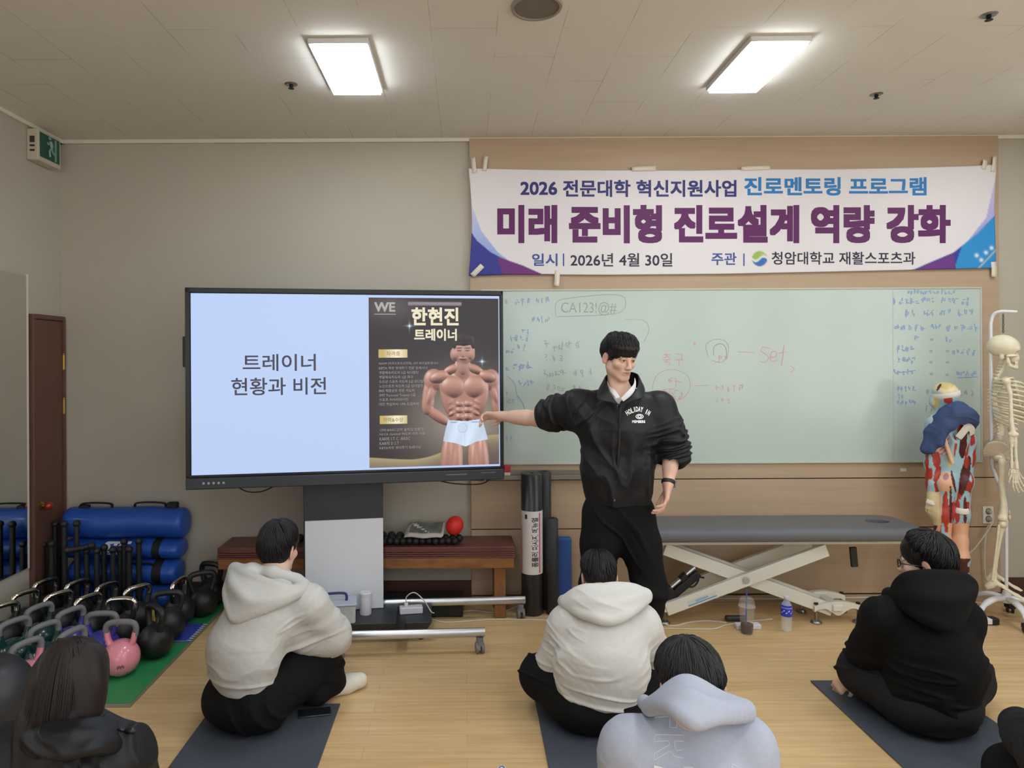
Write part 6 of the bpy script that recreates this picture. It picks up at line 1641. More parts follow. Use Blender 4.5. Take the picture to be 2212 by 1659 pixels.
hand(B, wL, (-.55, .35, -.75), (.6, .5, -.5), .95, .95, side=1, thumb=.4); hand(B, wR, (-.4, .7, -.4), (0, -.3, -1), .95, .7, side=-1)
VQ = B.mesh(.0055, 1); put('body', VQ, m_skin, p5, face_colors(VQ[0], hc, HM))
short_hair(p5, hc, HM, 1.0, -.075, 21, .008, m_hair, 650, .0034, .004, .014)
o5 = np.array(p5.location); t_ = lambda x, y, z: Vector(hc + HM @ np.array((x, y, z)) - o5)
g = MB()
for sx in (-1, 1):
    g.tube([t_(sx * .034 + .024 * math.cos(a), .104 - .006 * abs(math.cos(a)), -.004 + .018 * math.sin(a)) for a in np.linspace(0, 2 * PI, 19)[:-1]], .0022, 6, closed=True)
    g.tube([t_(sx * .058, .100, .004), t_(sx * .078, .07, .004), t_(sx * .081, .0, .0), t_(sx * .082, -.02, -.012)], .0024, 6)
g.tube([t_(-.011, .106, -.002), t_(0, .109, .0), t_(.011, .106, -.002)], .002, 6)
g.build('glasses', mat('black_frames', rgb(24, 24, 26), .3), p5)
fl5 = [(eL, .10, (-.3, 0, 1), .045, .008), (sL, .10, (-1, 0, .6), .06, .005), (W(2010, 1500, Y5 - .1), .18, (.1, 0, 1), .06, .006), (W(2080, 1440, Y5), .12, (-.5, 0, 1), .05, .006), (W(1930, 1430, Y5 - .08), .13, (.8, 0, .8), .06, .006)]
hoodie(p5, m_bfleece, pel, mid, chs, nb, sL, sR, eL, eR, wL, wR, (.190, .196, .180), .78, -.045, fl5, seed=2, sl=(.082, .074, .050))
hood(p5, m_bfleece, nb, [W(1938, 1286, Y5 + .02), W(1946, 1264, Y5 - .01), W(1966, 1250, Y5 - .04), W(2010, 1246, Y5 - .07), W(2054, 1246, Y5 - .06), W(2080, 1250, Y5 - .03), W(2092, 1262, Y5 + .0)],
     [W(1938, 1292, Y5 + .0), W(1962, 1312, Y5 - .07), W(2000, 1334, Y5 - .14), W(2040, 1350, Y5 - .165), W(2066, 1338, Y5 - .14), W(2084, 1312, Y5 - .09), W(2094, 1280, Y5 - .02)], neck=hc + HM @ np.array((0, -.03, -.05)), r=.026, fill=.022, bulge=.03, seed=2, nr=.064)
m_p5 = fabric('charcoal_jersey', rgb(34, 34, 37), var=.12)
crossed(p5, m_p5, pel, kL, kR, aL, aR, (.125, .105, .078), [(kL, .16, (.6, .4, 1), .06, .008), (kR, .14, (-.6, .4, 1), .06, .007)])
socks(p5, aL, aR)
# --- heather grey hoodie hugging a knee, on the left mat
Y2 = 3.10
p2 = thing('person', 'person in a heather grey hoodie and black trousers hugging one raised knee, seen from behind', 'person', (W(545, 1560, Y2)[0], Y2, 0))
hc = W(604, 1184, Y2 + .20); hf = np.array((.30, .94, -.12)); HM = frame(hf, (.06, 0, 1)); nb = W(592, 1240, Y2 + .13)
f2_ = np.array((.62, .78, 0))
pel = np.array((W(527, 1500, Y2)[0], Y2 + .0, .13)); mid = W(528, 1418, Y2 + .0); chs = W(562, 1330, Y2 + .06)
sL, sR = W(528, 1276, Y2 + .17), W(668, 1302, Y2 + .08); eR = W(716, 1368, Y2 + .20); wR = W(724, 1392, Y2 + .44); eL = W(600, 1340, Y2 + .48); wL = W(690, 1385, Y2 + .52)
kR = W(690, 1408, Y2 + .25); aR = np.array((W(716, 1500, Y2 + .27)[0], Y2 + .27, .08)); kL = np.array((W(560, 1480, Y2 + .4)[0], Y2 + .42, .12)); aL = np.array((W(690, 1500, Y2 + .2)[0] - .02, Y2 + .20, .06))
B = Blend(); add_head(B, hc, HM, 1.0, neck=nb)
B.chain([pel, mid, chs], [.125, .115, .12], .04, sq=(f2_, .75)); B.cap(chs, nb, .11, .06, .04)
for s_, e_, w_ in ((sL, eL, wL), (sR, eR, wR)): B.cap(nb - (0, 0, .04), s_, .05, .05, .04); B.chain([s_, e_, w_], [.048, .042, .028], .012)
B.chain([pel + (.10, -.0, -.01), kR, aR], [.09, .056, .038], .02); B.chain([pel + (-.06, .12, -.02), kL, aL], [.085, .055, .036], .02)
ftR = aR + np.array((.085, .065, -.035)); B.chain([aR + (-.03, -.02, -.035), aR + (0, 0, -.03), ftR, ftR + (.035, .03, -.008)], [.034, .036, .034, .024], .015)
hand(B, wR, (-.5, .6, -.5), (-.3, -.6, -.5), .95, .8, side=-1); hand(B, wL, (.7, .1, -.6), (-.2, -.9, -.2), .95, .8, side=1)
VQ = B.mesh(.0055, 1); put('body', VQ, m_skin, p2, face_colors(VQ[0], hc, HM))
short_hair(p2, hc, HM, 1.02, -.075, 31, .004, None, 600, .0028, .002, .007)
fl2 = [(W(690, 1330, Y2 + .1), .14, (-.3, 0, 1), .07, .006), (W(640, 1370, Y2 + .05), .12, (-.5, 0, 1), .05, .008), (W(520, 1470, Y2 - .05), .16, (.1, 0, 1), .05, .007), (W(590, 1430, Y2), .12, (-.7, 0, 1), .05, .007), (sR, .1, (1, 0, -.6), .06, .004)]
def cut2(B): B.cap(chs + (.10, .04, -.06), W(668, 1372, Y2 + .16), .11, .075, .06); B.cap(W(650, 1372, Y2 + .14), W(716, 1378, Y2 + .24), .07, .075, .05)
hoodie(p2, m_heather, pel + np.array((0, 0, .12)), mid, chs, nb, sL, sR, eL, eR, wL, wR, (.170, .182, .160), .80, -.0, fl2, fw=f2_, seed=3, sl=(.080, .090, .078), h=.0055, hempt=pel + np.array((.005, .0, .112)), cut=cut2)
hood(p2, m_heather, nb, [W(507, 1228, Y2 + .16), W(522, 1238, Y2 + .08), W(552, 1250, Y2 + .02), W(588, 1264, Y2 - .01), W(622, 1274, Y2 + .0), W(645, 1274, Y2 + .04), W(656, 1264, Y2 + .09)],
     [W(500, 1240, Y2 + .14), W(490, 1280, Y2 + .05), W(498, 1318, Y2 - .04), W(512, 1336, Y2 - .07), W(556, 1322, Y2 - .075), W(606, 1300, Y2 - .05), W(652, 1274, Y2 + .05)], neck=hc + HM @ np.array((0, -.03, -.05)), r=.019, fill=.016, bulge=.03, seed=3, nr=.066, fold=[(W(560, 1295, Y2 - .05), .08, (-.4, 0, 1), .06, .003)],
     extra=lambda B: B.chain([W(508, 1228, Y2 + .16), W(545, 1232, Y2 + .10), W(590, 1236, Y2 + .08), W(640, 1252, Y2 + .10)], [.02, .03, .03, .03], .03))
B = Blend(); B.cap(pel + (-.05, .02, 0), pel + (.05, -.02, 0), .145, None, .04, sq=((0, 0, 1.), .85)); B.cap(pel, pel + (0, 0, .13), .165, .150, .03, sq=(f2_, .78))
B.chain([pel + (.10, -.01, .0), kR * .5 + (pel + (.10, 0, 0)) * .5 + (0, 0, -.01), kR, aR * .5 + kR * .5, aR + (0, 0, -.0)], [.125, .115, .092, .082, .072], .04); B.chain([pel + (-.06, .12, 0), kL, aL], [.12, .095, .07], .04)
B.half((0, 0, .012), (0, 0, -1), .02)
V, Q = B.mesh(.0065, 2); put('trousers', folds(V, Q, [(kR, .15, (-.4, 0, 1), .06, .006), (aR + (0, 0, .1), .12, (0, 0, 1), .05, .006), (pel + (.1, -.1, 0), .15, (1, 0, .5), .07, .006)], big=.006, bs=8), m_bpants, p2)
B = Blend(); B.chain([aR + (-.01, 0, -.03), ftR + (-.02, -.01, .0), ftR + (.04, .035, -.006)], [.046, .047, .038], .015); put('sock', B.mesh(.005, 1), m_sock, p2)
t = thing('smartphone', 'phone lying on the mat beside the raised foot of the person in heather grey', 'phone', (W(682, 1526, 3.22)[0], 3.205, .0095), R_(12))
MB().box((0, 0, .004), (.150, .072, .008)).build('phone_body', mat('phone_dark', rgb(52, 52, 56), .2), t, bevel=.003)
MB().box((0, 0, .0082), (.142, .066, .0006)).build('phone_glass', mat('phone_glass', rgb(30, 31, 35), .06), t)
# --- blue-grey hoodie in the foreground
Y4 = 1.82
p4 = thing('person', 'person in a blue-grey hoodie with outlined back letters, bowed head, nearest the camera', 'person', (W(1490, 1640, Y4)[0], Y4, 0))
hc = W(1491, 1488, Y4 + .17); hf = np.array((.0, .88, -.50)); HM = frame(hf, (-.04, 0, 1)); nb = W(1487, 1545, Y4 + .07)
x4 = nb[0]
pel = np.array((x4 + .01, Y4 - .02, .13)); mid = np.array((x4 + .01, Y4 - .06, .32)); chs = np.array((x4 + .0, Y4 - .0, .47))
sL, sR = W(1362, 1612, Y4 + .05), W(1607, 1612, Y4 + .05); eL, eR = W(1335, 1800, Y4 + .10), W(1640, 1800, Y4 + .10); wL, wR = np.array((x4 - .14, Y4 + .36, .22)), np.array((x4 + .14, Y4 + .36, .22))
kL, kR = np.array((x4 - .36, Y4 + .22, .15)), np.array((x4 + .36, Y4 + .22, .15)); aL, aR = np.array((x4 + .05, Y4 + .38, .07)), np.array((x4 - .05, Y4 + .33, .07))
B = Blend(); add_head(B, hc, HM, 1.0, neck=nb, eo=.006); torso_body(B, pel, mid, chs, nb, sL, sR, eL, eR, wL, wR, kL, kR, aL, aR)
hand(B, wL, (.6, .7, -.35), (0, -.3, -1), .95, .7, side=1); hand(B, wR, (-.6, .7, -.35), (0, -.3, -1), .95, .7, side=-1)
VQ = B.mesh(.0055, 1); put('body', VQ, m_skin, p4, face_colors(VQ[0], hc, HM, .98))
short_hair(p4, hc, HM, 1.0, .014, 41, .006, mat('soft_black_hair', rgb(25, 24, 26), .5), 900, .0022, .007, .008)
fl4 = [(sL + (.02, 0, -.1), .10, (.8, 0, .6), .05, .006), (sR + (-.02, 0, -.1), .10, (-.8, 0, .6), .05, .007), (chs + (0, -.15, -.1), .2, (.4, 0, 1), .09, .005)]
c4 = hoodie(p4, m_bluegrey, pel, mid, chs, nb, sL, sR, eL, eR, wL, wR, (.178, .185, .164), .78, .0, fl4, seed=4, sl=(.074, .080, .056), h=.005)
hood(p4, m_bluegrey, nb, [W(1402, 1530, Y4 + .05), W(1424, 1512, Y4 + .03), W(1450, 1486, Y4 + .02), W(1482, 1470, Y4 + .015), W(1518, 1484, Y4 + .02), W(1560, 1508, Y4 + .035), W(1592, 1520, Y4 + .05), W(1612, 1530, Y4 + .06)],
     [W(1402, 1528, Y4 + .03), W(1430, 1524, Y4 - .04), W(1460, 1533, Y4 - .095), W(1486, 1550, Y4 - .115), W(1504, 1561, Y4 - .12), W(1544, 1553, Y4 - .10), W(1584, 1550, Y4 - .04), W(1616, 1544, Y4 + .04)], neck=None, r=.0125, fill=.012, bulge=.026, seed=4, throat=.06)
crossed(p4, m_bpants, pel, kL, kR, aL, aR); socks(p4, aL, aR)
b4 = BVHTree.FromPolygons([tuple(v) for v in c4[0]], [tuple(int(i) for i in q) for q in c4[1]])
o4 = Vector(p4.location)
def outline(mb, pts, w=.0011):
    P = []
    pts = list(pts)
    for i in range(len(pts) - 1):
        for k in range(5): f = k / 5; P.append((pts[i][0] * (1 - f) + pts[i + 1][0] * f, pts[i][1] * (1 - f) + pts[i + 1][1] * f))
    P.append(pts[-1]); mb.tube([on_cloth(x, y, Y4 - .1, .0006, b4, .5) - o4 for x, y in P], w, 5)
mb = MB(); cp = lambda cx_, cy_: (1290 + cx_ / 5.395, 1370 + cy_ / 5.395)
outline(mb, [cp(*p) for p in ((985, 905), (680, 905), (668, 972), (850, 960), (842, 1085), (920, 1090), (935, 985), (1000, 985))])
outline(mb, [cp(*p) for p in ((1005, 1175), (672, 1168), (660, 1250), (835, 1243), (838, 1290), (660, 1395), (662, 1465), (850, 1362), (900, 1425), (1000, 1442), (1005, 1440))])
outline(mb, [cp(*p) for p in ((1005, 1248), (900, 1243), (902, 1320), (930, 1355), (1000, 1350))])
outline(mb, [cp(*p) for p in ((1005, 1552), (1120, 1556), (1122, 1600))]); outline(mb, [cp(*p) for p in ((1562, 1600), (1568, 1512), (1640, 1548))])
mb.build('back_lettering', mat('pale_outline_print', rgb(206, 208, 216), .6), p4)
mb = MB(); pts = [cp(*p) for p in ((660, 1522), (800, 1565), (900, 1600), (900, 1690), (660, 1690))]
mb.poly([on_cloth(x, y, Y4 - .1, .003, b4, .5) - o4 for x, y in pts]); mb.build('filled_letter', mat('cream_print', rgb(226, 218, 210), .6), p4, smooth=False)
# --- long dark hair and black jacket, lower left corner
Y6 = 1.74
p6 = thing('person', 'person with long dark brown hair in a black jacket, lower left corner, seen from behind', 'person', (W(150, 1640, Y6)[0], Y6, 0))
hc = W(158, 1480, Y6 + .06); hf = np.array((-.10, .98, -.16)); HM = frame(hf); nb = W(150, 1556, Y6 + .02)
x6 = nb[0]; pel = np.array((x6, Y6 - .04, .12)); mid = np.array((x6, Y6 - .06, .32)); chs = np.array((x6, Y6 - .02, .50))
sL, sR = np.array((x6 - .155, Y6, nb[2] - .085)), np.array((x6 + .125, Y6, nb[2] - .085)); eL, eR = sL + (-.05, .06, -.27), sR + (.05, .06, -.27); wL, wR = np.array((x6 - .12, Y6 + .32, .24)), np.array((x6 + .12, Y6 + .32, .24))
kL, kR = np.array((x6 - .33, Y6 + .22, .15)), np.array((x6 + .33, Y6 + .22, .15)); aL, aR = np.array((x6 + .05, Y6 + .36, .07)), np.array((x6 - .05, Y6 + .31, .07))
B = Blend(); add_head(B, hc, HM, .96, neck=nb); torso_body(B, pel, mid, chs, nb, sL, sR, eL, eR, wL, wR, kL, kR, aL, aR)
hand(B, wL, (.6, .7, -.35), (0, -.3, -1), .85, .7, side=1); hand(B, wR, (-.6, .7, -.35), (0, -.3, -1), .85, .7, side=-1)
VQ = B.mesh(.0055, 1); put('body', VQ, m_skin, p6, face_colors(VQ[0], hc, HM, .96))
H = Blend(); t_ = lambda x, y, z: hc + HM @ (np.array((x, y, z)) * .96)
H.ell(t_(0, -.012, .040), np.array((.088, .106, .090)) * .96, HM, .01); H.ell(t_(0, -.03, -.02), np.array((.094, .086, .10)) * .96, HM, .02)
H.ell(t_(0, .150, -.05), np.array((.13, .125, .13)) * .96, HM, .012, 's')
H.chain([t_(-.005, -.045, -.0), t_(-.012, -.060, -.10), t_(-.035, -.075, -.20), t_(-.095, -.055, -.32), t_(-.15, -.04, -.44)], [.088, .086, .076, .060, .035], .03, sq=(HM[:, 1], .62))
V, Q = H.mesh(.0045, 2); q = (V - hc) @ HM
V = V + normals(V, Q) * (.003 * vnoise(np.stack([q[:, 0] * 70 + q[:, 2] * 18, q[:, 2] * 5, q[:, 1] * 30], 1)))[:, None]
rg = np.random.RandomState(5); sm = MB()
for i in range(900):
    a = rg.uniform(-1.9, 1.9); u = abs(a) / 1.9; x0 = rg.normal(0, .008); sg = 1 if a > 0 else -1
    hx = math.sin(a); hy = -math.cos(a); lf = rg.uniform(.99, 1.045); fall = rg.uniform(.55, 1.0)
    xe = (-.035 + hx * .070)
    P = [t_(x0 + .012 * hx, -.030 + .02 * hy, .1295), t_(.050 * hx * lf, -.012 + .075 * hy * lf, .112), t_(.083 * hx * lf, -.012 + .104 * hy * lf, .050), t_((.093 * hx - .004) * lf, -.028 + .094 * hy * lf, -.025),
         t_((.092 * hx - .012) * lf, -.052 + .066 * hy * lf, -.10), t_(xe * 1.05 - .0 + .012 * hx, -.070 + .05 * hy * lf, -.20)]
    if hx < .75: P += [t_(-.095 + hx * .055, -.052 + .042 * hy * lf, -.32), t_(-.15 + hx * .03, -.038 + .03 * hy * lf, -.42)]
    elif rg.rand() < .5: P = P[:-1]
    P = spline(P, 4); n_ = max(10, int(len(P) * fall)); P = P[:n_]; rr = rg.uniform(.0016, .0032)
    sm.tube(P, [(rr * .5 * (1 - .7 * (j / n_) ** 3), rr * (1 - .7 * (j / n_) ** 3)) for j in range(n_)], 4, flat=(0, 0, 1))
join_hair('hair', (V, Q), sm, m_hairb, p6)
fl6 = [(chs + (0, -.15, .0), .2, (.1, 0, 1), .07, .006), (sR, .12, (1, 0, .6), .06, .006), (chs + (-.1, -.15, -.05), .15, (.7, 0, 1), .06, .007)]
c6 = hoodie(p6, m_nylon, pel, mid, chs, nb, sL, sR, eL, eR, wL, wR, (.172, .178, .165), .80, .0, fl6, seed=6, sl=(.080, .082, .055), name='jacket')
hood(p6, m_nylon, nb, [W(34, 1572, Y6 + .05), W(70, 1576, Y6 - .02), W(120, 1570, Y6 - .06), W(180, 1566, Y6 - .06), W(214, 1566, Y6 - .02), W(238, 1568, Y6 + .03), W(266, 1580, Y6 + .05)],
     [W(30, 1590, Y6 + .03), W(70, 1612, Y6 - .07), W(110, 1624, Y6 - .12), W(160, 1624, Y6 - .135), W(200, 1616, Y6 - .125), W(236, 1616, Y6 - .08), W(266, 1606, Y6 + .0)], neck=None, r=.012, fill=.012, bulge=.022, seed=6, throat=.06, fold=[(W(210, 1585, Y6 - .08), .07, (1, 0, .3), .05, .007), (W(130, 1600, Y6 - .1), .1, (.2, 0, 1), .05, .006)])
tg = Vector(W(281, 1579, Y6 - .02)) - Vector(p6.location)
MB().ball(tg, (.016, .008, .008), 14, 8).tube(spline([tg + Vector((-.012, 0, .0)), tg + Vector((-.03, .0, .004)), tg + Vector((-.06, .02, -.008))], 5), .003, 6).build('cord_toggle', mat('black_toggle', rgb(18, 18, 20), .3), p6)
crossed(p6, m_bpants, pel, kL, kR, aL, aR); socks(p6, aL, aR)
# --- black sleeve at the right edge
Y7 = 2.2
p7 = thing('person', 'person in a wrinkled black top at the right edge, only a bent arm in view', 'person', (2.16, Y7 - .02, 0))
x7 = 2.16; pel = np.array((x7, Y7, .12)); mid = np.array((x7, Y7 - .05, .30)); chs = np.array((x7, Y7, .46)); nb = np.array((x7, Y7 + .04, .60)); hc = np.array((x7 + .02, Y7 + .07, .745)); HM = frame((-.2, .95, -.1))
sL, sR = np.array((x7 - .17, Y7 + .02, .53)), np.array((x7 + .17, Y7 + .02, .53)); eL = W(2192, 1628, Y7); eL = np.array((1.885, Y7 + .02, .355)); eR = sR + (.07, .08, -.26); wL = np.array((1.98, Y7 + .24, .34)); wR = np.array((x7 + .1, Y7 + .34, .24))
kL, kR = np.array((x7 - .16, Y7 + .28, .15)), np.array((x7 + .33, Y7 + .22, .15)); aL, aR = np.array((x7 + .05, Y7 + .38, .07)), np.array((x7 - .05, Y7 + .33, .07))
B = Blend(); add_head(B, hc, HM, .98, neck=nb); torso_body(B, pel, mid, chs, nb, sL, sR, eL, eR, wL, wR, kL, kR, aL, aR)
hand(B, wL, (.6, .7, -.35), (0, -.3, -1), .9, .7, side=1); hand(B, wR, (-.6, .7, -.35), (0, -.3, -1), .9, .7, side=-1)
VQ = B.mesh(.007, 1); put('body', VQ, m_skin, p7, face_colors(VQ[0], hc, HM, .98)); short_hair(p7, hc, HM, 1.0, -.06, 51, n=300)
hoodie(p7, fabric('washed_black_fleece', rgb(36, 36, 41), var=.12), pel, mid, chs, nb, sL, sR, eL, eR, wL, wR, (.18, .185, .17), .78, .0, [(eL, .13, (.75, .2, -.6), .05, .014), (eL + (.06, 0, .03), .10, (.9, 0, -.2), .04, .010)], seed=7, sl=(.082, .088, .066), h=.005, name='top')
crossed(p7, m_bpants, pel, kL, kR, aL, aR); socks(p7, aL, aR)
# ---------------------------------------------------------------- skeleton model on its rolling stand
YS = 4.30
m_bone = mat('ivory_plastic', rgb(226, 216, 190), .42, var=.06, vscale=30)
m_bonex = mat('brownish_plastic', rgb(196, 180, 160), .5)
m_wst = mat('white_steel', rgb(222, 222, 226), .35)
sk = thing('skeleton_model', 'ivory plastic human skeleton model hanging on a white stand at the right', 'skeleton', (W(2165, 1300, YS)[0], YS, 0))
C0 = W(2165, 1000, YS); vl = np.array((C0[0], C0[1], 0)); vl /= np.linalg.norm(vl); vf = np.array((vl[1], -vl[0], 0))   # seen square from the side
sk.location = (C0[0], C0[1], 0); sk.rotation_euler = (0, 0, math.atan2(vf[1], vf[0]))
def S(px, py, lat=0.):
    """Local point (forward, sideways, up) of the skeleton's middle plane, moved sideways by lat."""
    d_ = W(px, py, 1.0) - (0, 0, CH); p = np.array((0, 0, CH)) + d_ * (C0 @ vl) / (d_ @ vl)
    return np.array(((p - C0) @ vf, lat, p[2]))
def bone(name, fn, h=.004, m=None, it=1):
    B = Blend(); fn(B); return put(name, B.mesh(h, it, .4), m or m_bone, sk, origin=(0, 0, 0))
def _skull(B):
    B.ell(S(2165, 747), (.080, .068, .070), None, .01); B.ell(S(2181, 752), (.052, .060, .056), None, .02)
    B.cap(S(2197, 754, -.034), S(2197, 754, .034), .013, None, .012)
    B.ell(S(2190, 774), (.030, .036, .034), None, .012)
    for y in (-.055, .055): B.cap(S(2196, 768, y * .75), S(2176, 769, y), .0075, None, .006); B.ell(S(2164, 771, y * .8), (.013, .010, .018), None, .01)
    for y in (-.030, .030): B.ell(S(2201, 764, y), (.018, .017, .014), None, .005, 's')
    B.ell(S(2202, 774), (.010, .009, .012), None, .004, 's'); B.ell(S(2178, 778, -.055), (.016, .018, .011), None, .005, 's'); B.ell(S(2178, 778, .055), (.016, .018, .011), None, .005, 's')
    for i in range(7): a = -1.1 + 2.2 * i / 6; B.cap(S(2190, 783) + (.020 * math.cos(a), .028 * math.sin(a), .004), S(2190, 783) + (.021 * math.cos(a), .029 * math.sin(a), -.006), .0048, None, .001)
bone('skull', _skull, .0034)
def _jaw(B):
    for y in (-.046, .046):
        B.chain([S(2176, 771, y), S(2178, 782, y), S(2182, 790, y * .9), S(2194, 795, y * .25)], [.008, .010, .010, .010], .006)
    B.cap(S(2195, 794, -.014), S(2195, 794, .014), .011, None, .01)
    for i in range(7): a = -1.1 + 2.2 * i / 6; B.cap(S(2189, 788) + (.020 * math.cos(a), .027 * math.sin(a), .006), S(2189, 789) + (.021 * math.cos(a), .028 * math.sin(a), -.002), .0046, None, .001)
bone('mandible', _jaw, .0034)
spn = spline([S(2171, 775), S(2168, 792), S(2160, 806), S(2152, 825), S(2148, 850), S(2149, 880), S(2155, 905), S(2161, 925), S(2160, 943)], 12)
def _spine(B):
    L = np.cumsum([0] + [np.linalg.norm(spn[i + 1] - spn[i]) for i in range(len(spn) - 1)])
    for k in range(24):
        s_ = L[-1] * (k + .4) / 24.4; i = min(np.searchsorted(L, s_), len(spn) - 1); p = spn[i]; t_ = spn[min(i + 1, len(spn) - 1)] - spn[max(i - 1, 0)]; t_ /= np.linalg.norm(t_)
        r = .010 + .0095 * min(k / 20, 1); bk_ = np.array((-t_[2], 0, t_[0])); bk_ = bk_ if bk_[0] < 0 else -bk_
        B.cap(p - t_ * .0045, p + t_ * .0045, r, None, .003, sq=(t_, .8))
        B.cap(p, p + bk_ * (.028 + .008 * (k > 6)) + (0, 0, -.014 * (k > 6)), .006, .004, .004)
        for y in (-1, 1): B.cap(p + bk_ * .008, p + bk_ * .014 + (0, y * .026, 0), .005, .004, .004)
bone('spine', _spine, .0036)
MB().tube([Vector(p) for p in spn[::3]], .008, 8).build('spinal_cord', mat('disc_brown', rgb(150, 120, 90), .6), sk)
stn = [S(2192, 826), S(2201, 850), S(2206, 872), S(2207, 884)]
def _ribs(B):
    for k in range(11):
        f = k / 10; i = int(len(spn) * (.36 + .40 * f)); p = spn[i]; wd = .055 + .075 * math.sin(PI * min(.18 + f * .62, 1)); dp = .11 + .07 * math.sin(PI * min(.15 + f * .7, 1)); dr = .035 + .055 * f
        end = 1.0 if k < 8 else .78 - .13 * (k - 8)
        for y in (-1, 1):
            pts = []
            for a in np.linspace(0, PI * end, 12):
                pts.append(p + np.array((-.012 + (dp * .5) * (1 - math.cos(a)), y * wd * math.sin(a) ** .85 + (y * .012 if a == 0 else 0), .01 - dr * (a / PI) + .008 * math.sin(a))))
            B.chain(pts, [.0058] * 5 + [.0055] * 7, .002, sq=((0, 0, 1.), 1.25))
bone('rib_cage', _ribs, .0038)
def _stern(B): B.chain([S(2190, 826), S(2198, 848), S(2204, 880)], [.013, .011, .007], .006, sq=((0, 1., 0), 1.3))
bone('sternum', _stern)
for y in (-1, 1):
    sh = S(2174, 822, y * .165)
    bone('clavicle', lambda B: B.chain([S(2189, 822, y * .02), S(2186, 816, y * .08), S(2176, 817, y * .16)], [.008, .0065, .008], .006, n=4))
    def _scap(B):
        A, Bq, Cq = S(2150, 818, y * .075), S(2176, 820, y * .155), S(2144, 858, y * .085)
        for i in range(7):
            f = i / 6; B.cap(A * (1 - f) + Cq * f, Bq * (1 - f) + Cq * f, .0055, .0065, .006)
        B.cap(S(2152, 822, y * .08) + (-.006, 0, 0), S(2178, 816, y * .16), .006, .008, .008)
    bone('scapula', _scap)
    el = S(2188, 934, y * .185); wr = S(2190, 1003, y * .19)
    bone('humerus', lambda B: (B.ell(sh, (.022, .022, .022), None, .01), B.chain([sh, S(2182, 848, y * .17), S(2184, 905, y * .18), el], [.016, .0105, .011, .016], .01), B.cap(el + (-.014, 0, .004), el + (.014, 0, .004), .014, None, .008)))
    bone('forearm_bones', lambda B: (B.chain([el + (-.010, 0, -.008), S(2184, 968, y * .182), wr + (-.012, 0, 0)], [.013, .0075, .008], .005, n=3), B.chain([el + (.010, 0, -.01), S(2193, 968, y * .186), wr + (.012, 0, 0)], [.010, .0075, .011], .005, n=3)))
    def _hand(B):
        for i in range(6): B.ell(wr + ((i % 3 - 1) * .013, 0, -.014 - .012 * (i // 3)), (.008, .008, .007), None, .004)
        for i, x in enumerate((-.026, -.009, .006, .020, .036)):
            ln = (.055, .085, .09, .085, .075)[i]; p = wr + (x * .5, 0, -.03); sp = x * 1.2
            for j, s_ in enumerate((.5, .28, .22)):
                q = p + np.array((sp * .25 + .004 * j, y * -.004 * j, -ln * 1.25 * s_)); B.cap(p, q, .0055, .0045, .002); B.ell(q, (.006, .006, .006), None, .002); p = q
    bone('hand_bones', _hand, .0032)
    hipc = S(2157, 986, y * .088); kn = S(2166, 1110, y * .085); ank = S(2147, 1242, y * .085)
    bone('femur', lambda B: (B.ell(hipc, (.023, .023, .023), None, .006), B.chain([hipc, hipc + (.018, y * .045, -.018)], [.014, .015], .01), B.chain([hipc + (.018, y * .045, -.01), S(2163, 1040, y * .105), S(2167, 1085, y * .09), kn], [.020, .0145, .015, .022], .012), B.ell(kn + (0, -.018, -.008), (.026, .018, .020), None, .012), B.ell(kn + (0, .018, -.008), (.026, .018, .020), None, .012)))
    bone('patella', lambda B: B.ell(kn + (.034, 0, -.004), (.009, .018, .02), None, .01), m=m_bonex)
    bone('tibia', lambda B: (B.cap(kn + (0, -.02, -.045), kn + (0, .02, -.045), .020, None, .01), B.chain([kn + (0, 0, -.05), S(2160, 1150, y * .085), S(2150, 1215, y * .085), ank], [.022, .0135, .011, .016], .012)))
    bone('fibula', lambda B: B.chain([kn + (-.018, y * .026, -.055), S(2152, 1180, y * .107), ank + (-.006, y * .022, -.006)], [.008, .006, .009], .006, n=3))
    def _foot(B):
        hz = ank + (-.028, 0, -.055)
        B.chain([ank + (0, 0, -.01), ank + (-.012, 0, -.04), hz], [.018, .02, .018], .012); B.cap(ank + (0, 0, -.02), ank + (.05, 0, -.045), .016, .013, .012)
        for i in range(5):
            t0 = ank + (.045, (i - 2) * .010, -.044); t1 = ank + (.112 - .006 * abs(i - 1), (i - 2) * .016, -.078); B.cap(t0, t1, .0065, .006, .006); B.cap(t1, t1 + (.028, (i - 2) * .002, -.010), .006, .0045, .002)
    bone('foot_bones', _foot, .0036)
def _pelv(B):
    for y in (-1, 1):
        c0 = S(2158, 986, y * .075)
        for i in range(13):
            a = R_(55 + 10 * i); L_ = .088 + .018 * math.sin(R_(15 * i)); tip = c0 + np.array((math.cos(a) * L_ * .86, y * (.048 * math.sin(R_(15 * i) * .9 + .2)), math.sin(a) * L_)); B.cap(c0 + (0, 0, .02), tip, .011, .0075, .012)
        B.ell(c0 + (0, y * .010, 0), (.030, .018, .030), None, .01); B.ell(c0 + (0, y * .034, 0), (.022, .022, .022), None, .006, 's')
        B.chain([c0 + (-.012, -y * .01, -.02), c0 + (-.012, -y * .028, -.062), c0 + (.022, -y * .045, -.05), c0 + (.048, -y * .062, -.012), c0 + (.018, -y * .02, .004)], [.013, .014, .009, .011, .012], .008)
    B.chain([S(2158, 946), S(2146, 962), S(2142, 985)], [.034, .028, .010], .012, sq=((1., 0, .3), .6))
bone('pelvis', _pelv, .004, m_bonex)
os_ = Vector((W(2174, 1300, YS)[0], YS, 0))
st = thing('skeleton_stand', 'white rolling stand with bent pole carrying the skeleton', 'stand', os_)
SP = lambda px, py, dy=.05: Vector(W(px, py, YS + dy)) - os_
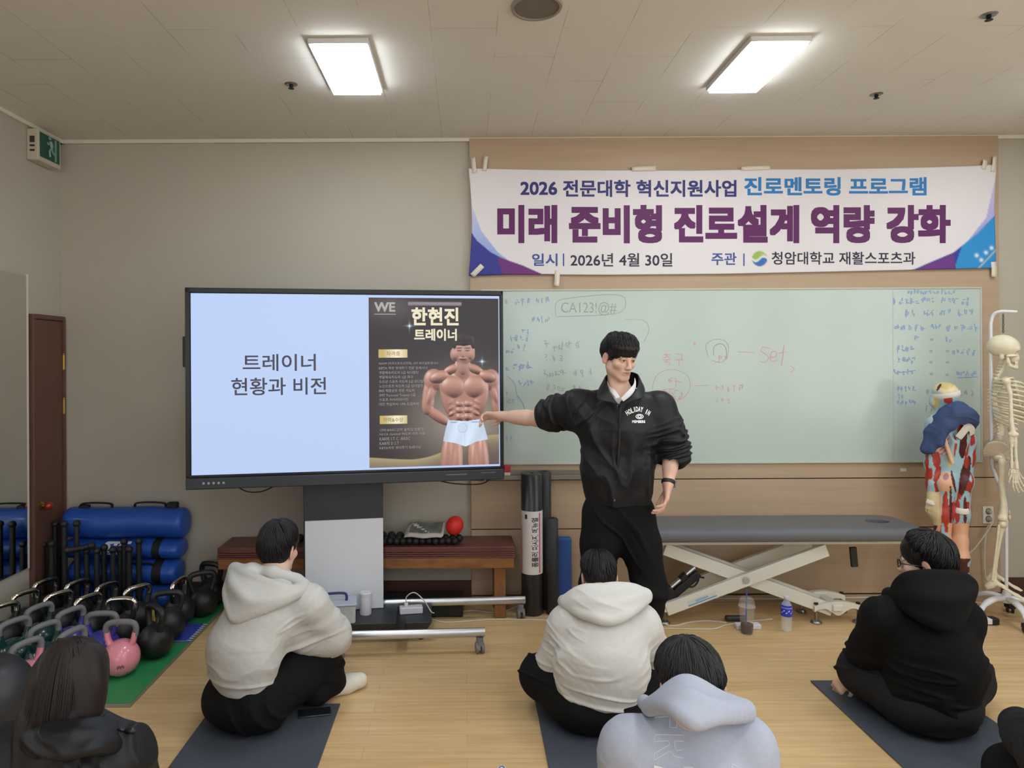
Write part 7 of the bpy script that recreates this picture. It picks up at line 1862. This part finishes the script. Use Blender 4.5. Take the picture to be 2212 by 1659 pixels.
MB().tube(spline([SP(2174, 1292, .0), SP(2174, 1180, .0), SP(2172, 1090, .0), SP(2160, 1052, .01), SP(2143, 1006, .03), SP(2141, 985, .03), SP(2141, 850, .03), SP(2140, 720, .03), SP(2141, 694, .03), SP(2147, 679, .02), SP(2160, 673, .0), SP(2180, 673, -.01), SP(2196, 674, -.02)], 6), .010, 12).build('stand_pole', m_wst, st)
mb = MB()
for i in range(6): mb.tube([SP(2167, 678 + 7 * i, 0) + Vector((.005 * math.cos(a) * (i % 2), .005 * math.cos(a) * (1 - i % 2), .009 * math.sin(a) - .008)) for a in np.linspace(0, 2 * PI, 11)[:-1]], .0018, 5, closed=True)
mb.build('hanging_chain', m_dk, st)
MB().lathe([(.0, .19), (.018, .19), (.026, .16), (.034, .135), (.030, .12), (0, .118)], 20).build('base_hub', m_wst, st)
for i in range(5):
    a = R_(-98 + 72 * i); d_ = Vector((math.cos(a), math.sin(a), 0))
    MB().tube(spline([d_ * .015 + Vector((0, 0, .145)), d_ * .09 + Vector((0, 0, .145)), d_ * .16 + Vector((0, 0, .115)), d_ * .195 + Vector((0, 0, .075))], 4), [(.018, .022)] * 8 + [(.014, .018)] * 5, 10, flat=(0, 0, 1)).build('base_leg', m_wst, st)
    o = MB().cyl(d_ * .195 + Vector((0, 0, .075)), d_ * .195 + Vector((0, 0, .045)), .012, n=12).box(d_ * .20 + Vector((0, 0, .045)), (.05, .05, .03)).build('caster', m_blk, st, bevel=.006)
    mb = MB()
    for s_ in (-.014, .014): c_ = d_ * .20 + Vector((-d_.y, d_.x, 0)) * s_ + Vector((0, 0, .026)); mb.cyl(c_ - Vector((-d_.y, d_.x, 0)) * .007, c_ + Vector((-d_.y, d_.x, 0)) * .007, .026, n=16)
    mb.build('wheel', m_blk, o, bevel=.003)
# ---------------------------------------------------------------- painted muscle figure, seen from behind
YA = 4.36
am = thing('muscle_figure', 'painted anatomical muscle figure with removed parts, standing beside the skeleton', 'anatomy model', (W(2055, 1330, YA)[0], YA, 0))
A = lambda px, py, dy=0.: W(px, py, YA) + np.array((0, dy, 0))
B = Blend(); back = -.05
B.ell(A(2042, 853), (.074, .085, .082), None, .01); B.ell(A(2032, 868, .03), (.045, .05, .045), None, .02); B.ell(A(2017, 868, .02), (.016, .018, .03), None, .012)
B.cap(A(2047, 868), A(2052, 900), .045, .05, .03)
B.chain([A(2052, 912), A(2048, 945), A(2050, 985), A(2054, 1018)], [.105, .115, .092, .100], .04, sq=((0, 1., 0), .72))
B.cap(A(2052, 905), A(2018, 914), .05, .045, .03); B.cap(A(2052, 905), A(2088, 914), .05, .045, .03)
B.ell(A(2035, 1040, -.03), (.070, .062, .068), None, .02); B.ell(A(2074, 1036, -.02), (.066, .062, .068), None, .02)
B.chain([A(2018, 914), A(2012, 965, -.01), A(2010, 1000, .0)], [.045, .036, .034], .02); B.chain([A(2010, 1000), A(2012, 1045), A(2011, 1078)], [.034, .030, .020], .02)
B.chain([A(2088, 914), A(2094, 955), A(2093, 990)], [.042, .036, .032], .02); B.chain([A(2093, 990), A(2091, 1035), A(2090, 1070, .06)], [.032, .026, .018], .02)
hand(B, A(2011, 1078), (-.05, .05, -1), (.6, .7, 0), .72, .5, side=1); hand(B, A(2090, 1070, .06), (0, .2, -1), (-.6, .7, 0), .72, .5, side=-1)
B.chain([A(2040, 1050, -.01), A(2034, 1110, -.01), A(2036, 1168, .0)], [.070, .056, .042], .03); B.chain([A(2036, 1168), A(2030, 1215, -.015), A(2034, 1305)], [.042, .044, .026], .03)
B.chain([A(2072, 1050, -.0), A(2074, 1110, -.0), A(2074, 1168, .01)], [.066, .054, .042], .03); B.chain([A(2074, 1168), A(2074, 1205, -.01), A(2082, 1305)], [.042, .043, .028], .03)
for px in (2034, 2082): B.chain([A(px, 1310, -.02), A(px, 1318, .02), A(px, 1324, .10)], [.030, .028, .020], .02)
# missing parts: hollow over the ribs and the hip
B.ell(A(2024, 955, -.10), (.040, .05, .080), None, .012, 's'); B.ell(A(2044, 935, -.115), (.030, .045, .045), None, .012, 's')
V, Q = B.mesh(.005, 1, .4)
px = VX + V[:, 0] / V[:, 1] * F; py = VY - (V[:, 2] - CH) / V[:, 1] * F
LB, RD, MR, PE, CR, WHT, YL = rgb(158, 190, 202), rgb(172, 58, 48), rgb(78, 34, 34), rgb(224, 172, 140), rgb(222, 204, 160), rgb(222, 214, 206), rgb(208, 188, 128)
col = np.tile(np.array(LB), (len(V), 1))
n1 = vnoise(V * 28); n2 = vnoise(V * np.array((60, 60, 14)))
def patch(cx_, cy_, rx, ry, ang, c_, side=0):
    ca, sa = math.cos(R_(ang)), math.sin(R_(ang)); X = ((px - cx_) * ca + (py - cy_) * sa) / rx; Y_ = (-(px - cx_) * sa + (py - cy_) * ca) / ry
    m = (X * X + Y_ * Y_ + .25 * n1) < 1
    if side: m &= (V[:, 1] - YA) * side > -.02
    col[m] = c_
m = (n2 > .12) & (py > 900); col[m] = RD
patch(2048, 985, 12, 95, 2, LB); patch(2072, 1000, 10, 60, 4, LB); patch(2056, 1030, 22, 16, 0, LB)
patch(2045, 840, 30, 16, 0, CR); patch(2021, 872, 8, 16, 0, YL); patch(2044, 838, 16, 9, 0, YL); patch(2050, 868, 13, 9, -18, RD); patch(2050, 859, 18, 5, -14, LB); patch(2062, 864, 5, 14, 0, LB); patch(2028, 842, 3, 9, 30, MR)
patch(2080, 960, 8, 38, 6, MR); patch(2083, 1035, 10, 42, 12, MR); patch(2087, 1005, 6, 12, 0, RD); patch(2073, 925, 6, 20, 10, RD)
patch(2045, 914, 14, 8, -30, RD); patch(2026, 908, 14, 5, 0, CR); patch(2024, 920, 10, 9, 0, PE)
sel = (np.abs(px - 2033) < 16) & (py > 925) & (py < 988); col[sel] = np.where((np.sin((py + (px - 2033) * .8) * .62)[sel] > 0)[:, None], np.array(rgb(190, 120, 112)), np.array(rgb(196, 190, 190)))
patch(2024, 965, 3, 40, -8, PE); patch(2022, 998, 9, 18, 0, RD); patch(2050, 995, 6, 22, 0, YL); patch(2040, 932, 9, 6, 20, MR)
patch(2042, 1047, 17, 22, 10, PE); patch(2058, 1044, 3, 24, -12, MR); patch(2023, 1030, 7, 18, 18, RD); patch(2042, 1035, 6, 8, 20, rgb(170, 120, 130))
patch(2040, 1110, 8, 44, 2, RD); patch(2026, 1120, 6, 46, 4, PE); patch(2017, 1130, 7, 26, 4, MR); patch(2035, 1160, 4, 24, 0, LB); patch(2052, 1100, 3, 45, 0, MR); patch(2066, 1110, 6, 26, 0, RD); patch(2076, 1110, 4, 30, 0, LB); patch(2083, 1108, 4, 30, 0, MR)
m = (py > 1136) & (py < 1212) & (px > 2046); col[m] = PE
m = (py > 1212) & (px > 2046); col[m] = np.where((n1[m] > .0)[:, None], np.array(LB), np.array(MR))
m = (py > 1068) & (px < 2028) & (px > 1990) & (py < 1140) & (V[:, 0] < A(2022, 1100)[0]); col[m] = np.array(CR)
put('figure_body', (V, Q), mat('painted_model', (1, 1, 1), .35, attr='Col'), am, col)
m_gauze = mat('white_gauze', rgb(222, 216, 208), .8)
def gz(name, pts, r=.004, w=.018, m=m_gauze): MB().tube([Vector(p) - Vector(am.location) for p in spline(pts, 5)], [(r, w)] * (5 * (len(pts) - 1) + 1), 8, flat=(0, 1, 0)).build(name, m, am)
gz('head_band', [A(2042, 851) + np.array((.073 * math.cos(a), .084 * math.sin(a), .016 * math.cos(a))) for a in np.linspace(-3.5, .4, 9)], .004, .016)
gz('back_strap', [A(2076, 903, -.07), A(2066, 916, -.098), A(2054, 930, -.106), A(2046, 942, -.098)], .005, .022)
gz('back_strap', [A(2052, 900, -.065), A(2066, 914, -.096), A(2078, 926, -.088), A(2082, 936, -.07)], .005, .022)
gz('shoulder_plate', [A(2010, 910, -.05), A(2022, 909, -.062), A(2036, 911, -.082)], .007, .012)
gz('thigh_band', [A(2050, 1098, -.02), A(2062, 1100, -.062), A(2076, 1100, -.062), A(2089, 1097, -.015)], .004, .018)
gz('wrist_band', [A(2002, 1082, -.0), A(2009, 1084, -.024), A(2018, 1081, -.004)], .004, .016)
gz('loose_arm_bone', [A(2020, 928, -.075), A(2024, 950, -.075), A(2030, 975, -.085), A(2036, 996, -.09)], .010, .012, mat('peach_bone', rgb(226, 186, 156), .4))
fz = float(V[:, 2].min())
mb = MB(); mb.box((.0, .03, fz - .012), (.19, .24, .024)).build('figure_base', m_wst, am, bevel=.004)
x0, x1 = W(2060, 1345, 4.25)[0] - am.location[0], W(2152, 1345, 4.25)[0] - am.location[0]
mb = MB(); mb.box((0, .02, (fz - .02) / 2), (.06, .06, fz - .02)).build('base_post', m_wst, am)
MB().box(((x0 + x1) / 2 - .02, -.11, .024), (x1 - x0 - .04, .05, .034)).build('floor_rail', m_wst, am, bevel=.004)
MB().box((x1 - .02, -.11, .024), (.045, .054, .040)).build('rail_cap', m_blk, am, bevel=.006)
MB().box((0, -.055, .024), (.05, .16, .034)).build('floor_rail', m_wst, am, bevel=.004)
# blue cloth over its shoulders
B = Blend()
for i, (u, l, y) in enumerate((((2016, 905), (1992, 968), -.02), ((2024, 892), (1998, 972), -.07), ((2034, 880), (2008, 955), -.105), ((2046, 872), (2030, 917), -.125), ((2058, 874), (2050, 908), -.13), ((2068, 880), (2068, 905), -.12), ((2078, 890), (2084, 912), -.09), ((2086, 900), (2090, 922), -.04))):
    B.chain([A(*u, y * .55), A((u[0] + l[0]) / 2 - 2, (u[1] + l[1]) / 2 - 3, y * 1.02), A(*l, y)], [.020, .018, .017], .05)
B.chain([A(2000, 948, -.04), A(1993, 970, -.03)], [.024, .024], .03); B.ell(A(2052, 886, -.02), (.078, .072, .030), None, .03)
t = thing('draped_cloth', 'dusty blue cloth draped over the shoulders of the muscle figure', 'cloth', (W(2045, 900, YA)[0], YA - .06, W(2045, 900, YA)[2]))
put('cloth_fabric', folds(*B.mesh(.0055, 5), [(A(2055, 895, -.1), .09, (.3, 0, 1), .04, .004), (A(2005, 945, -.05), .07, (1, 0, .3), .035, .005)], big=.002, bs=12), fabric('dusty_blue_cloth', rgb(66, 82, 120), var=.05), t)
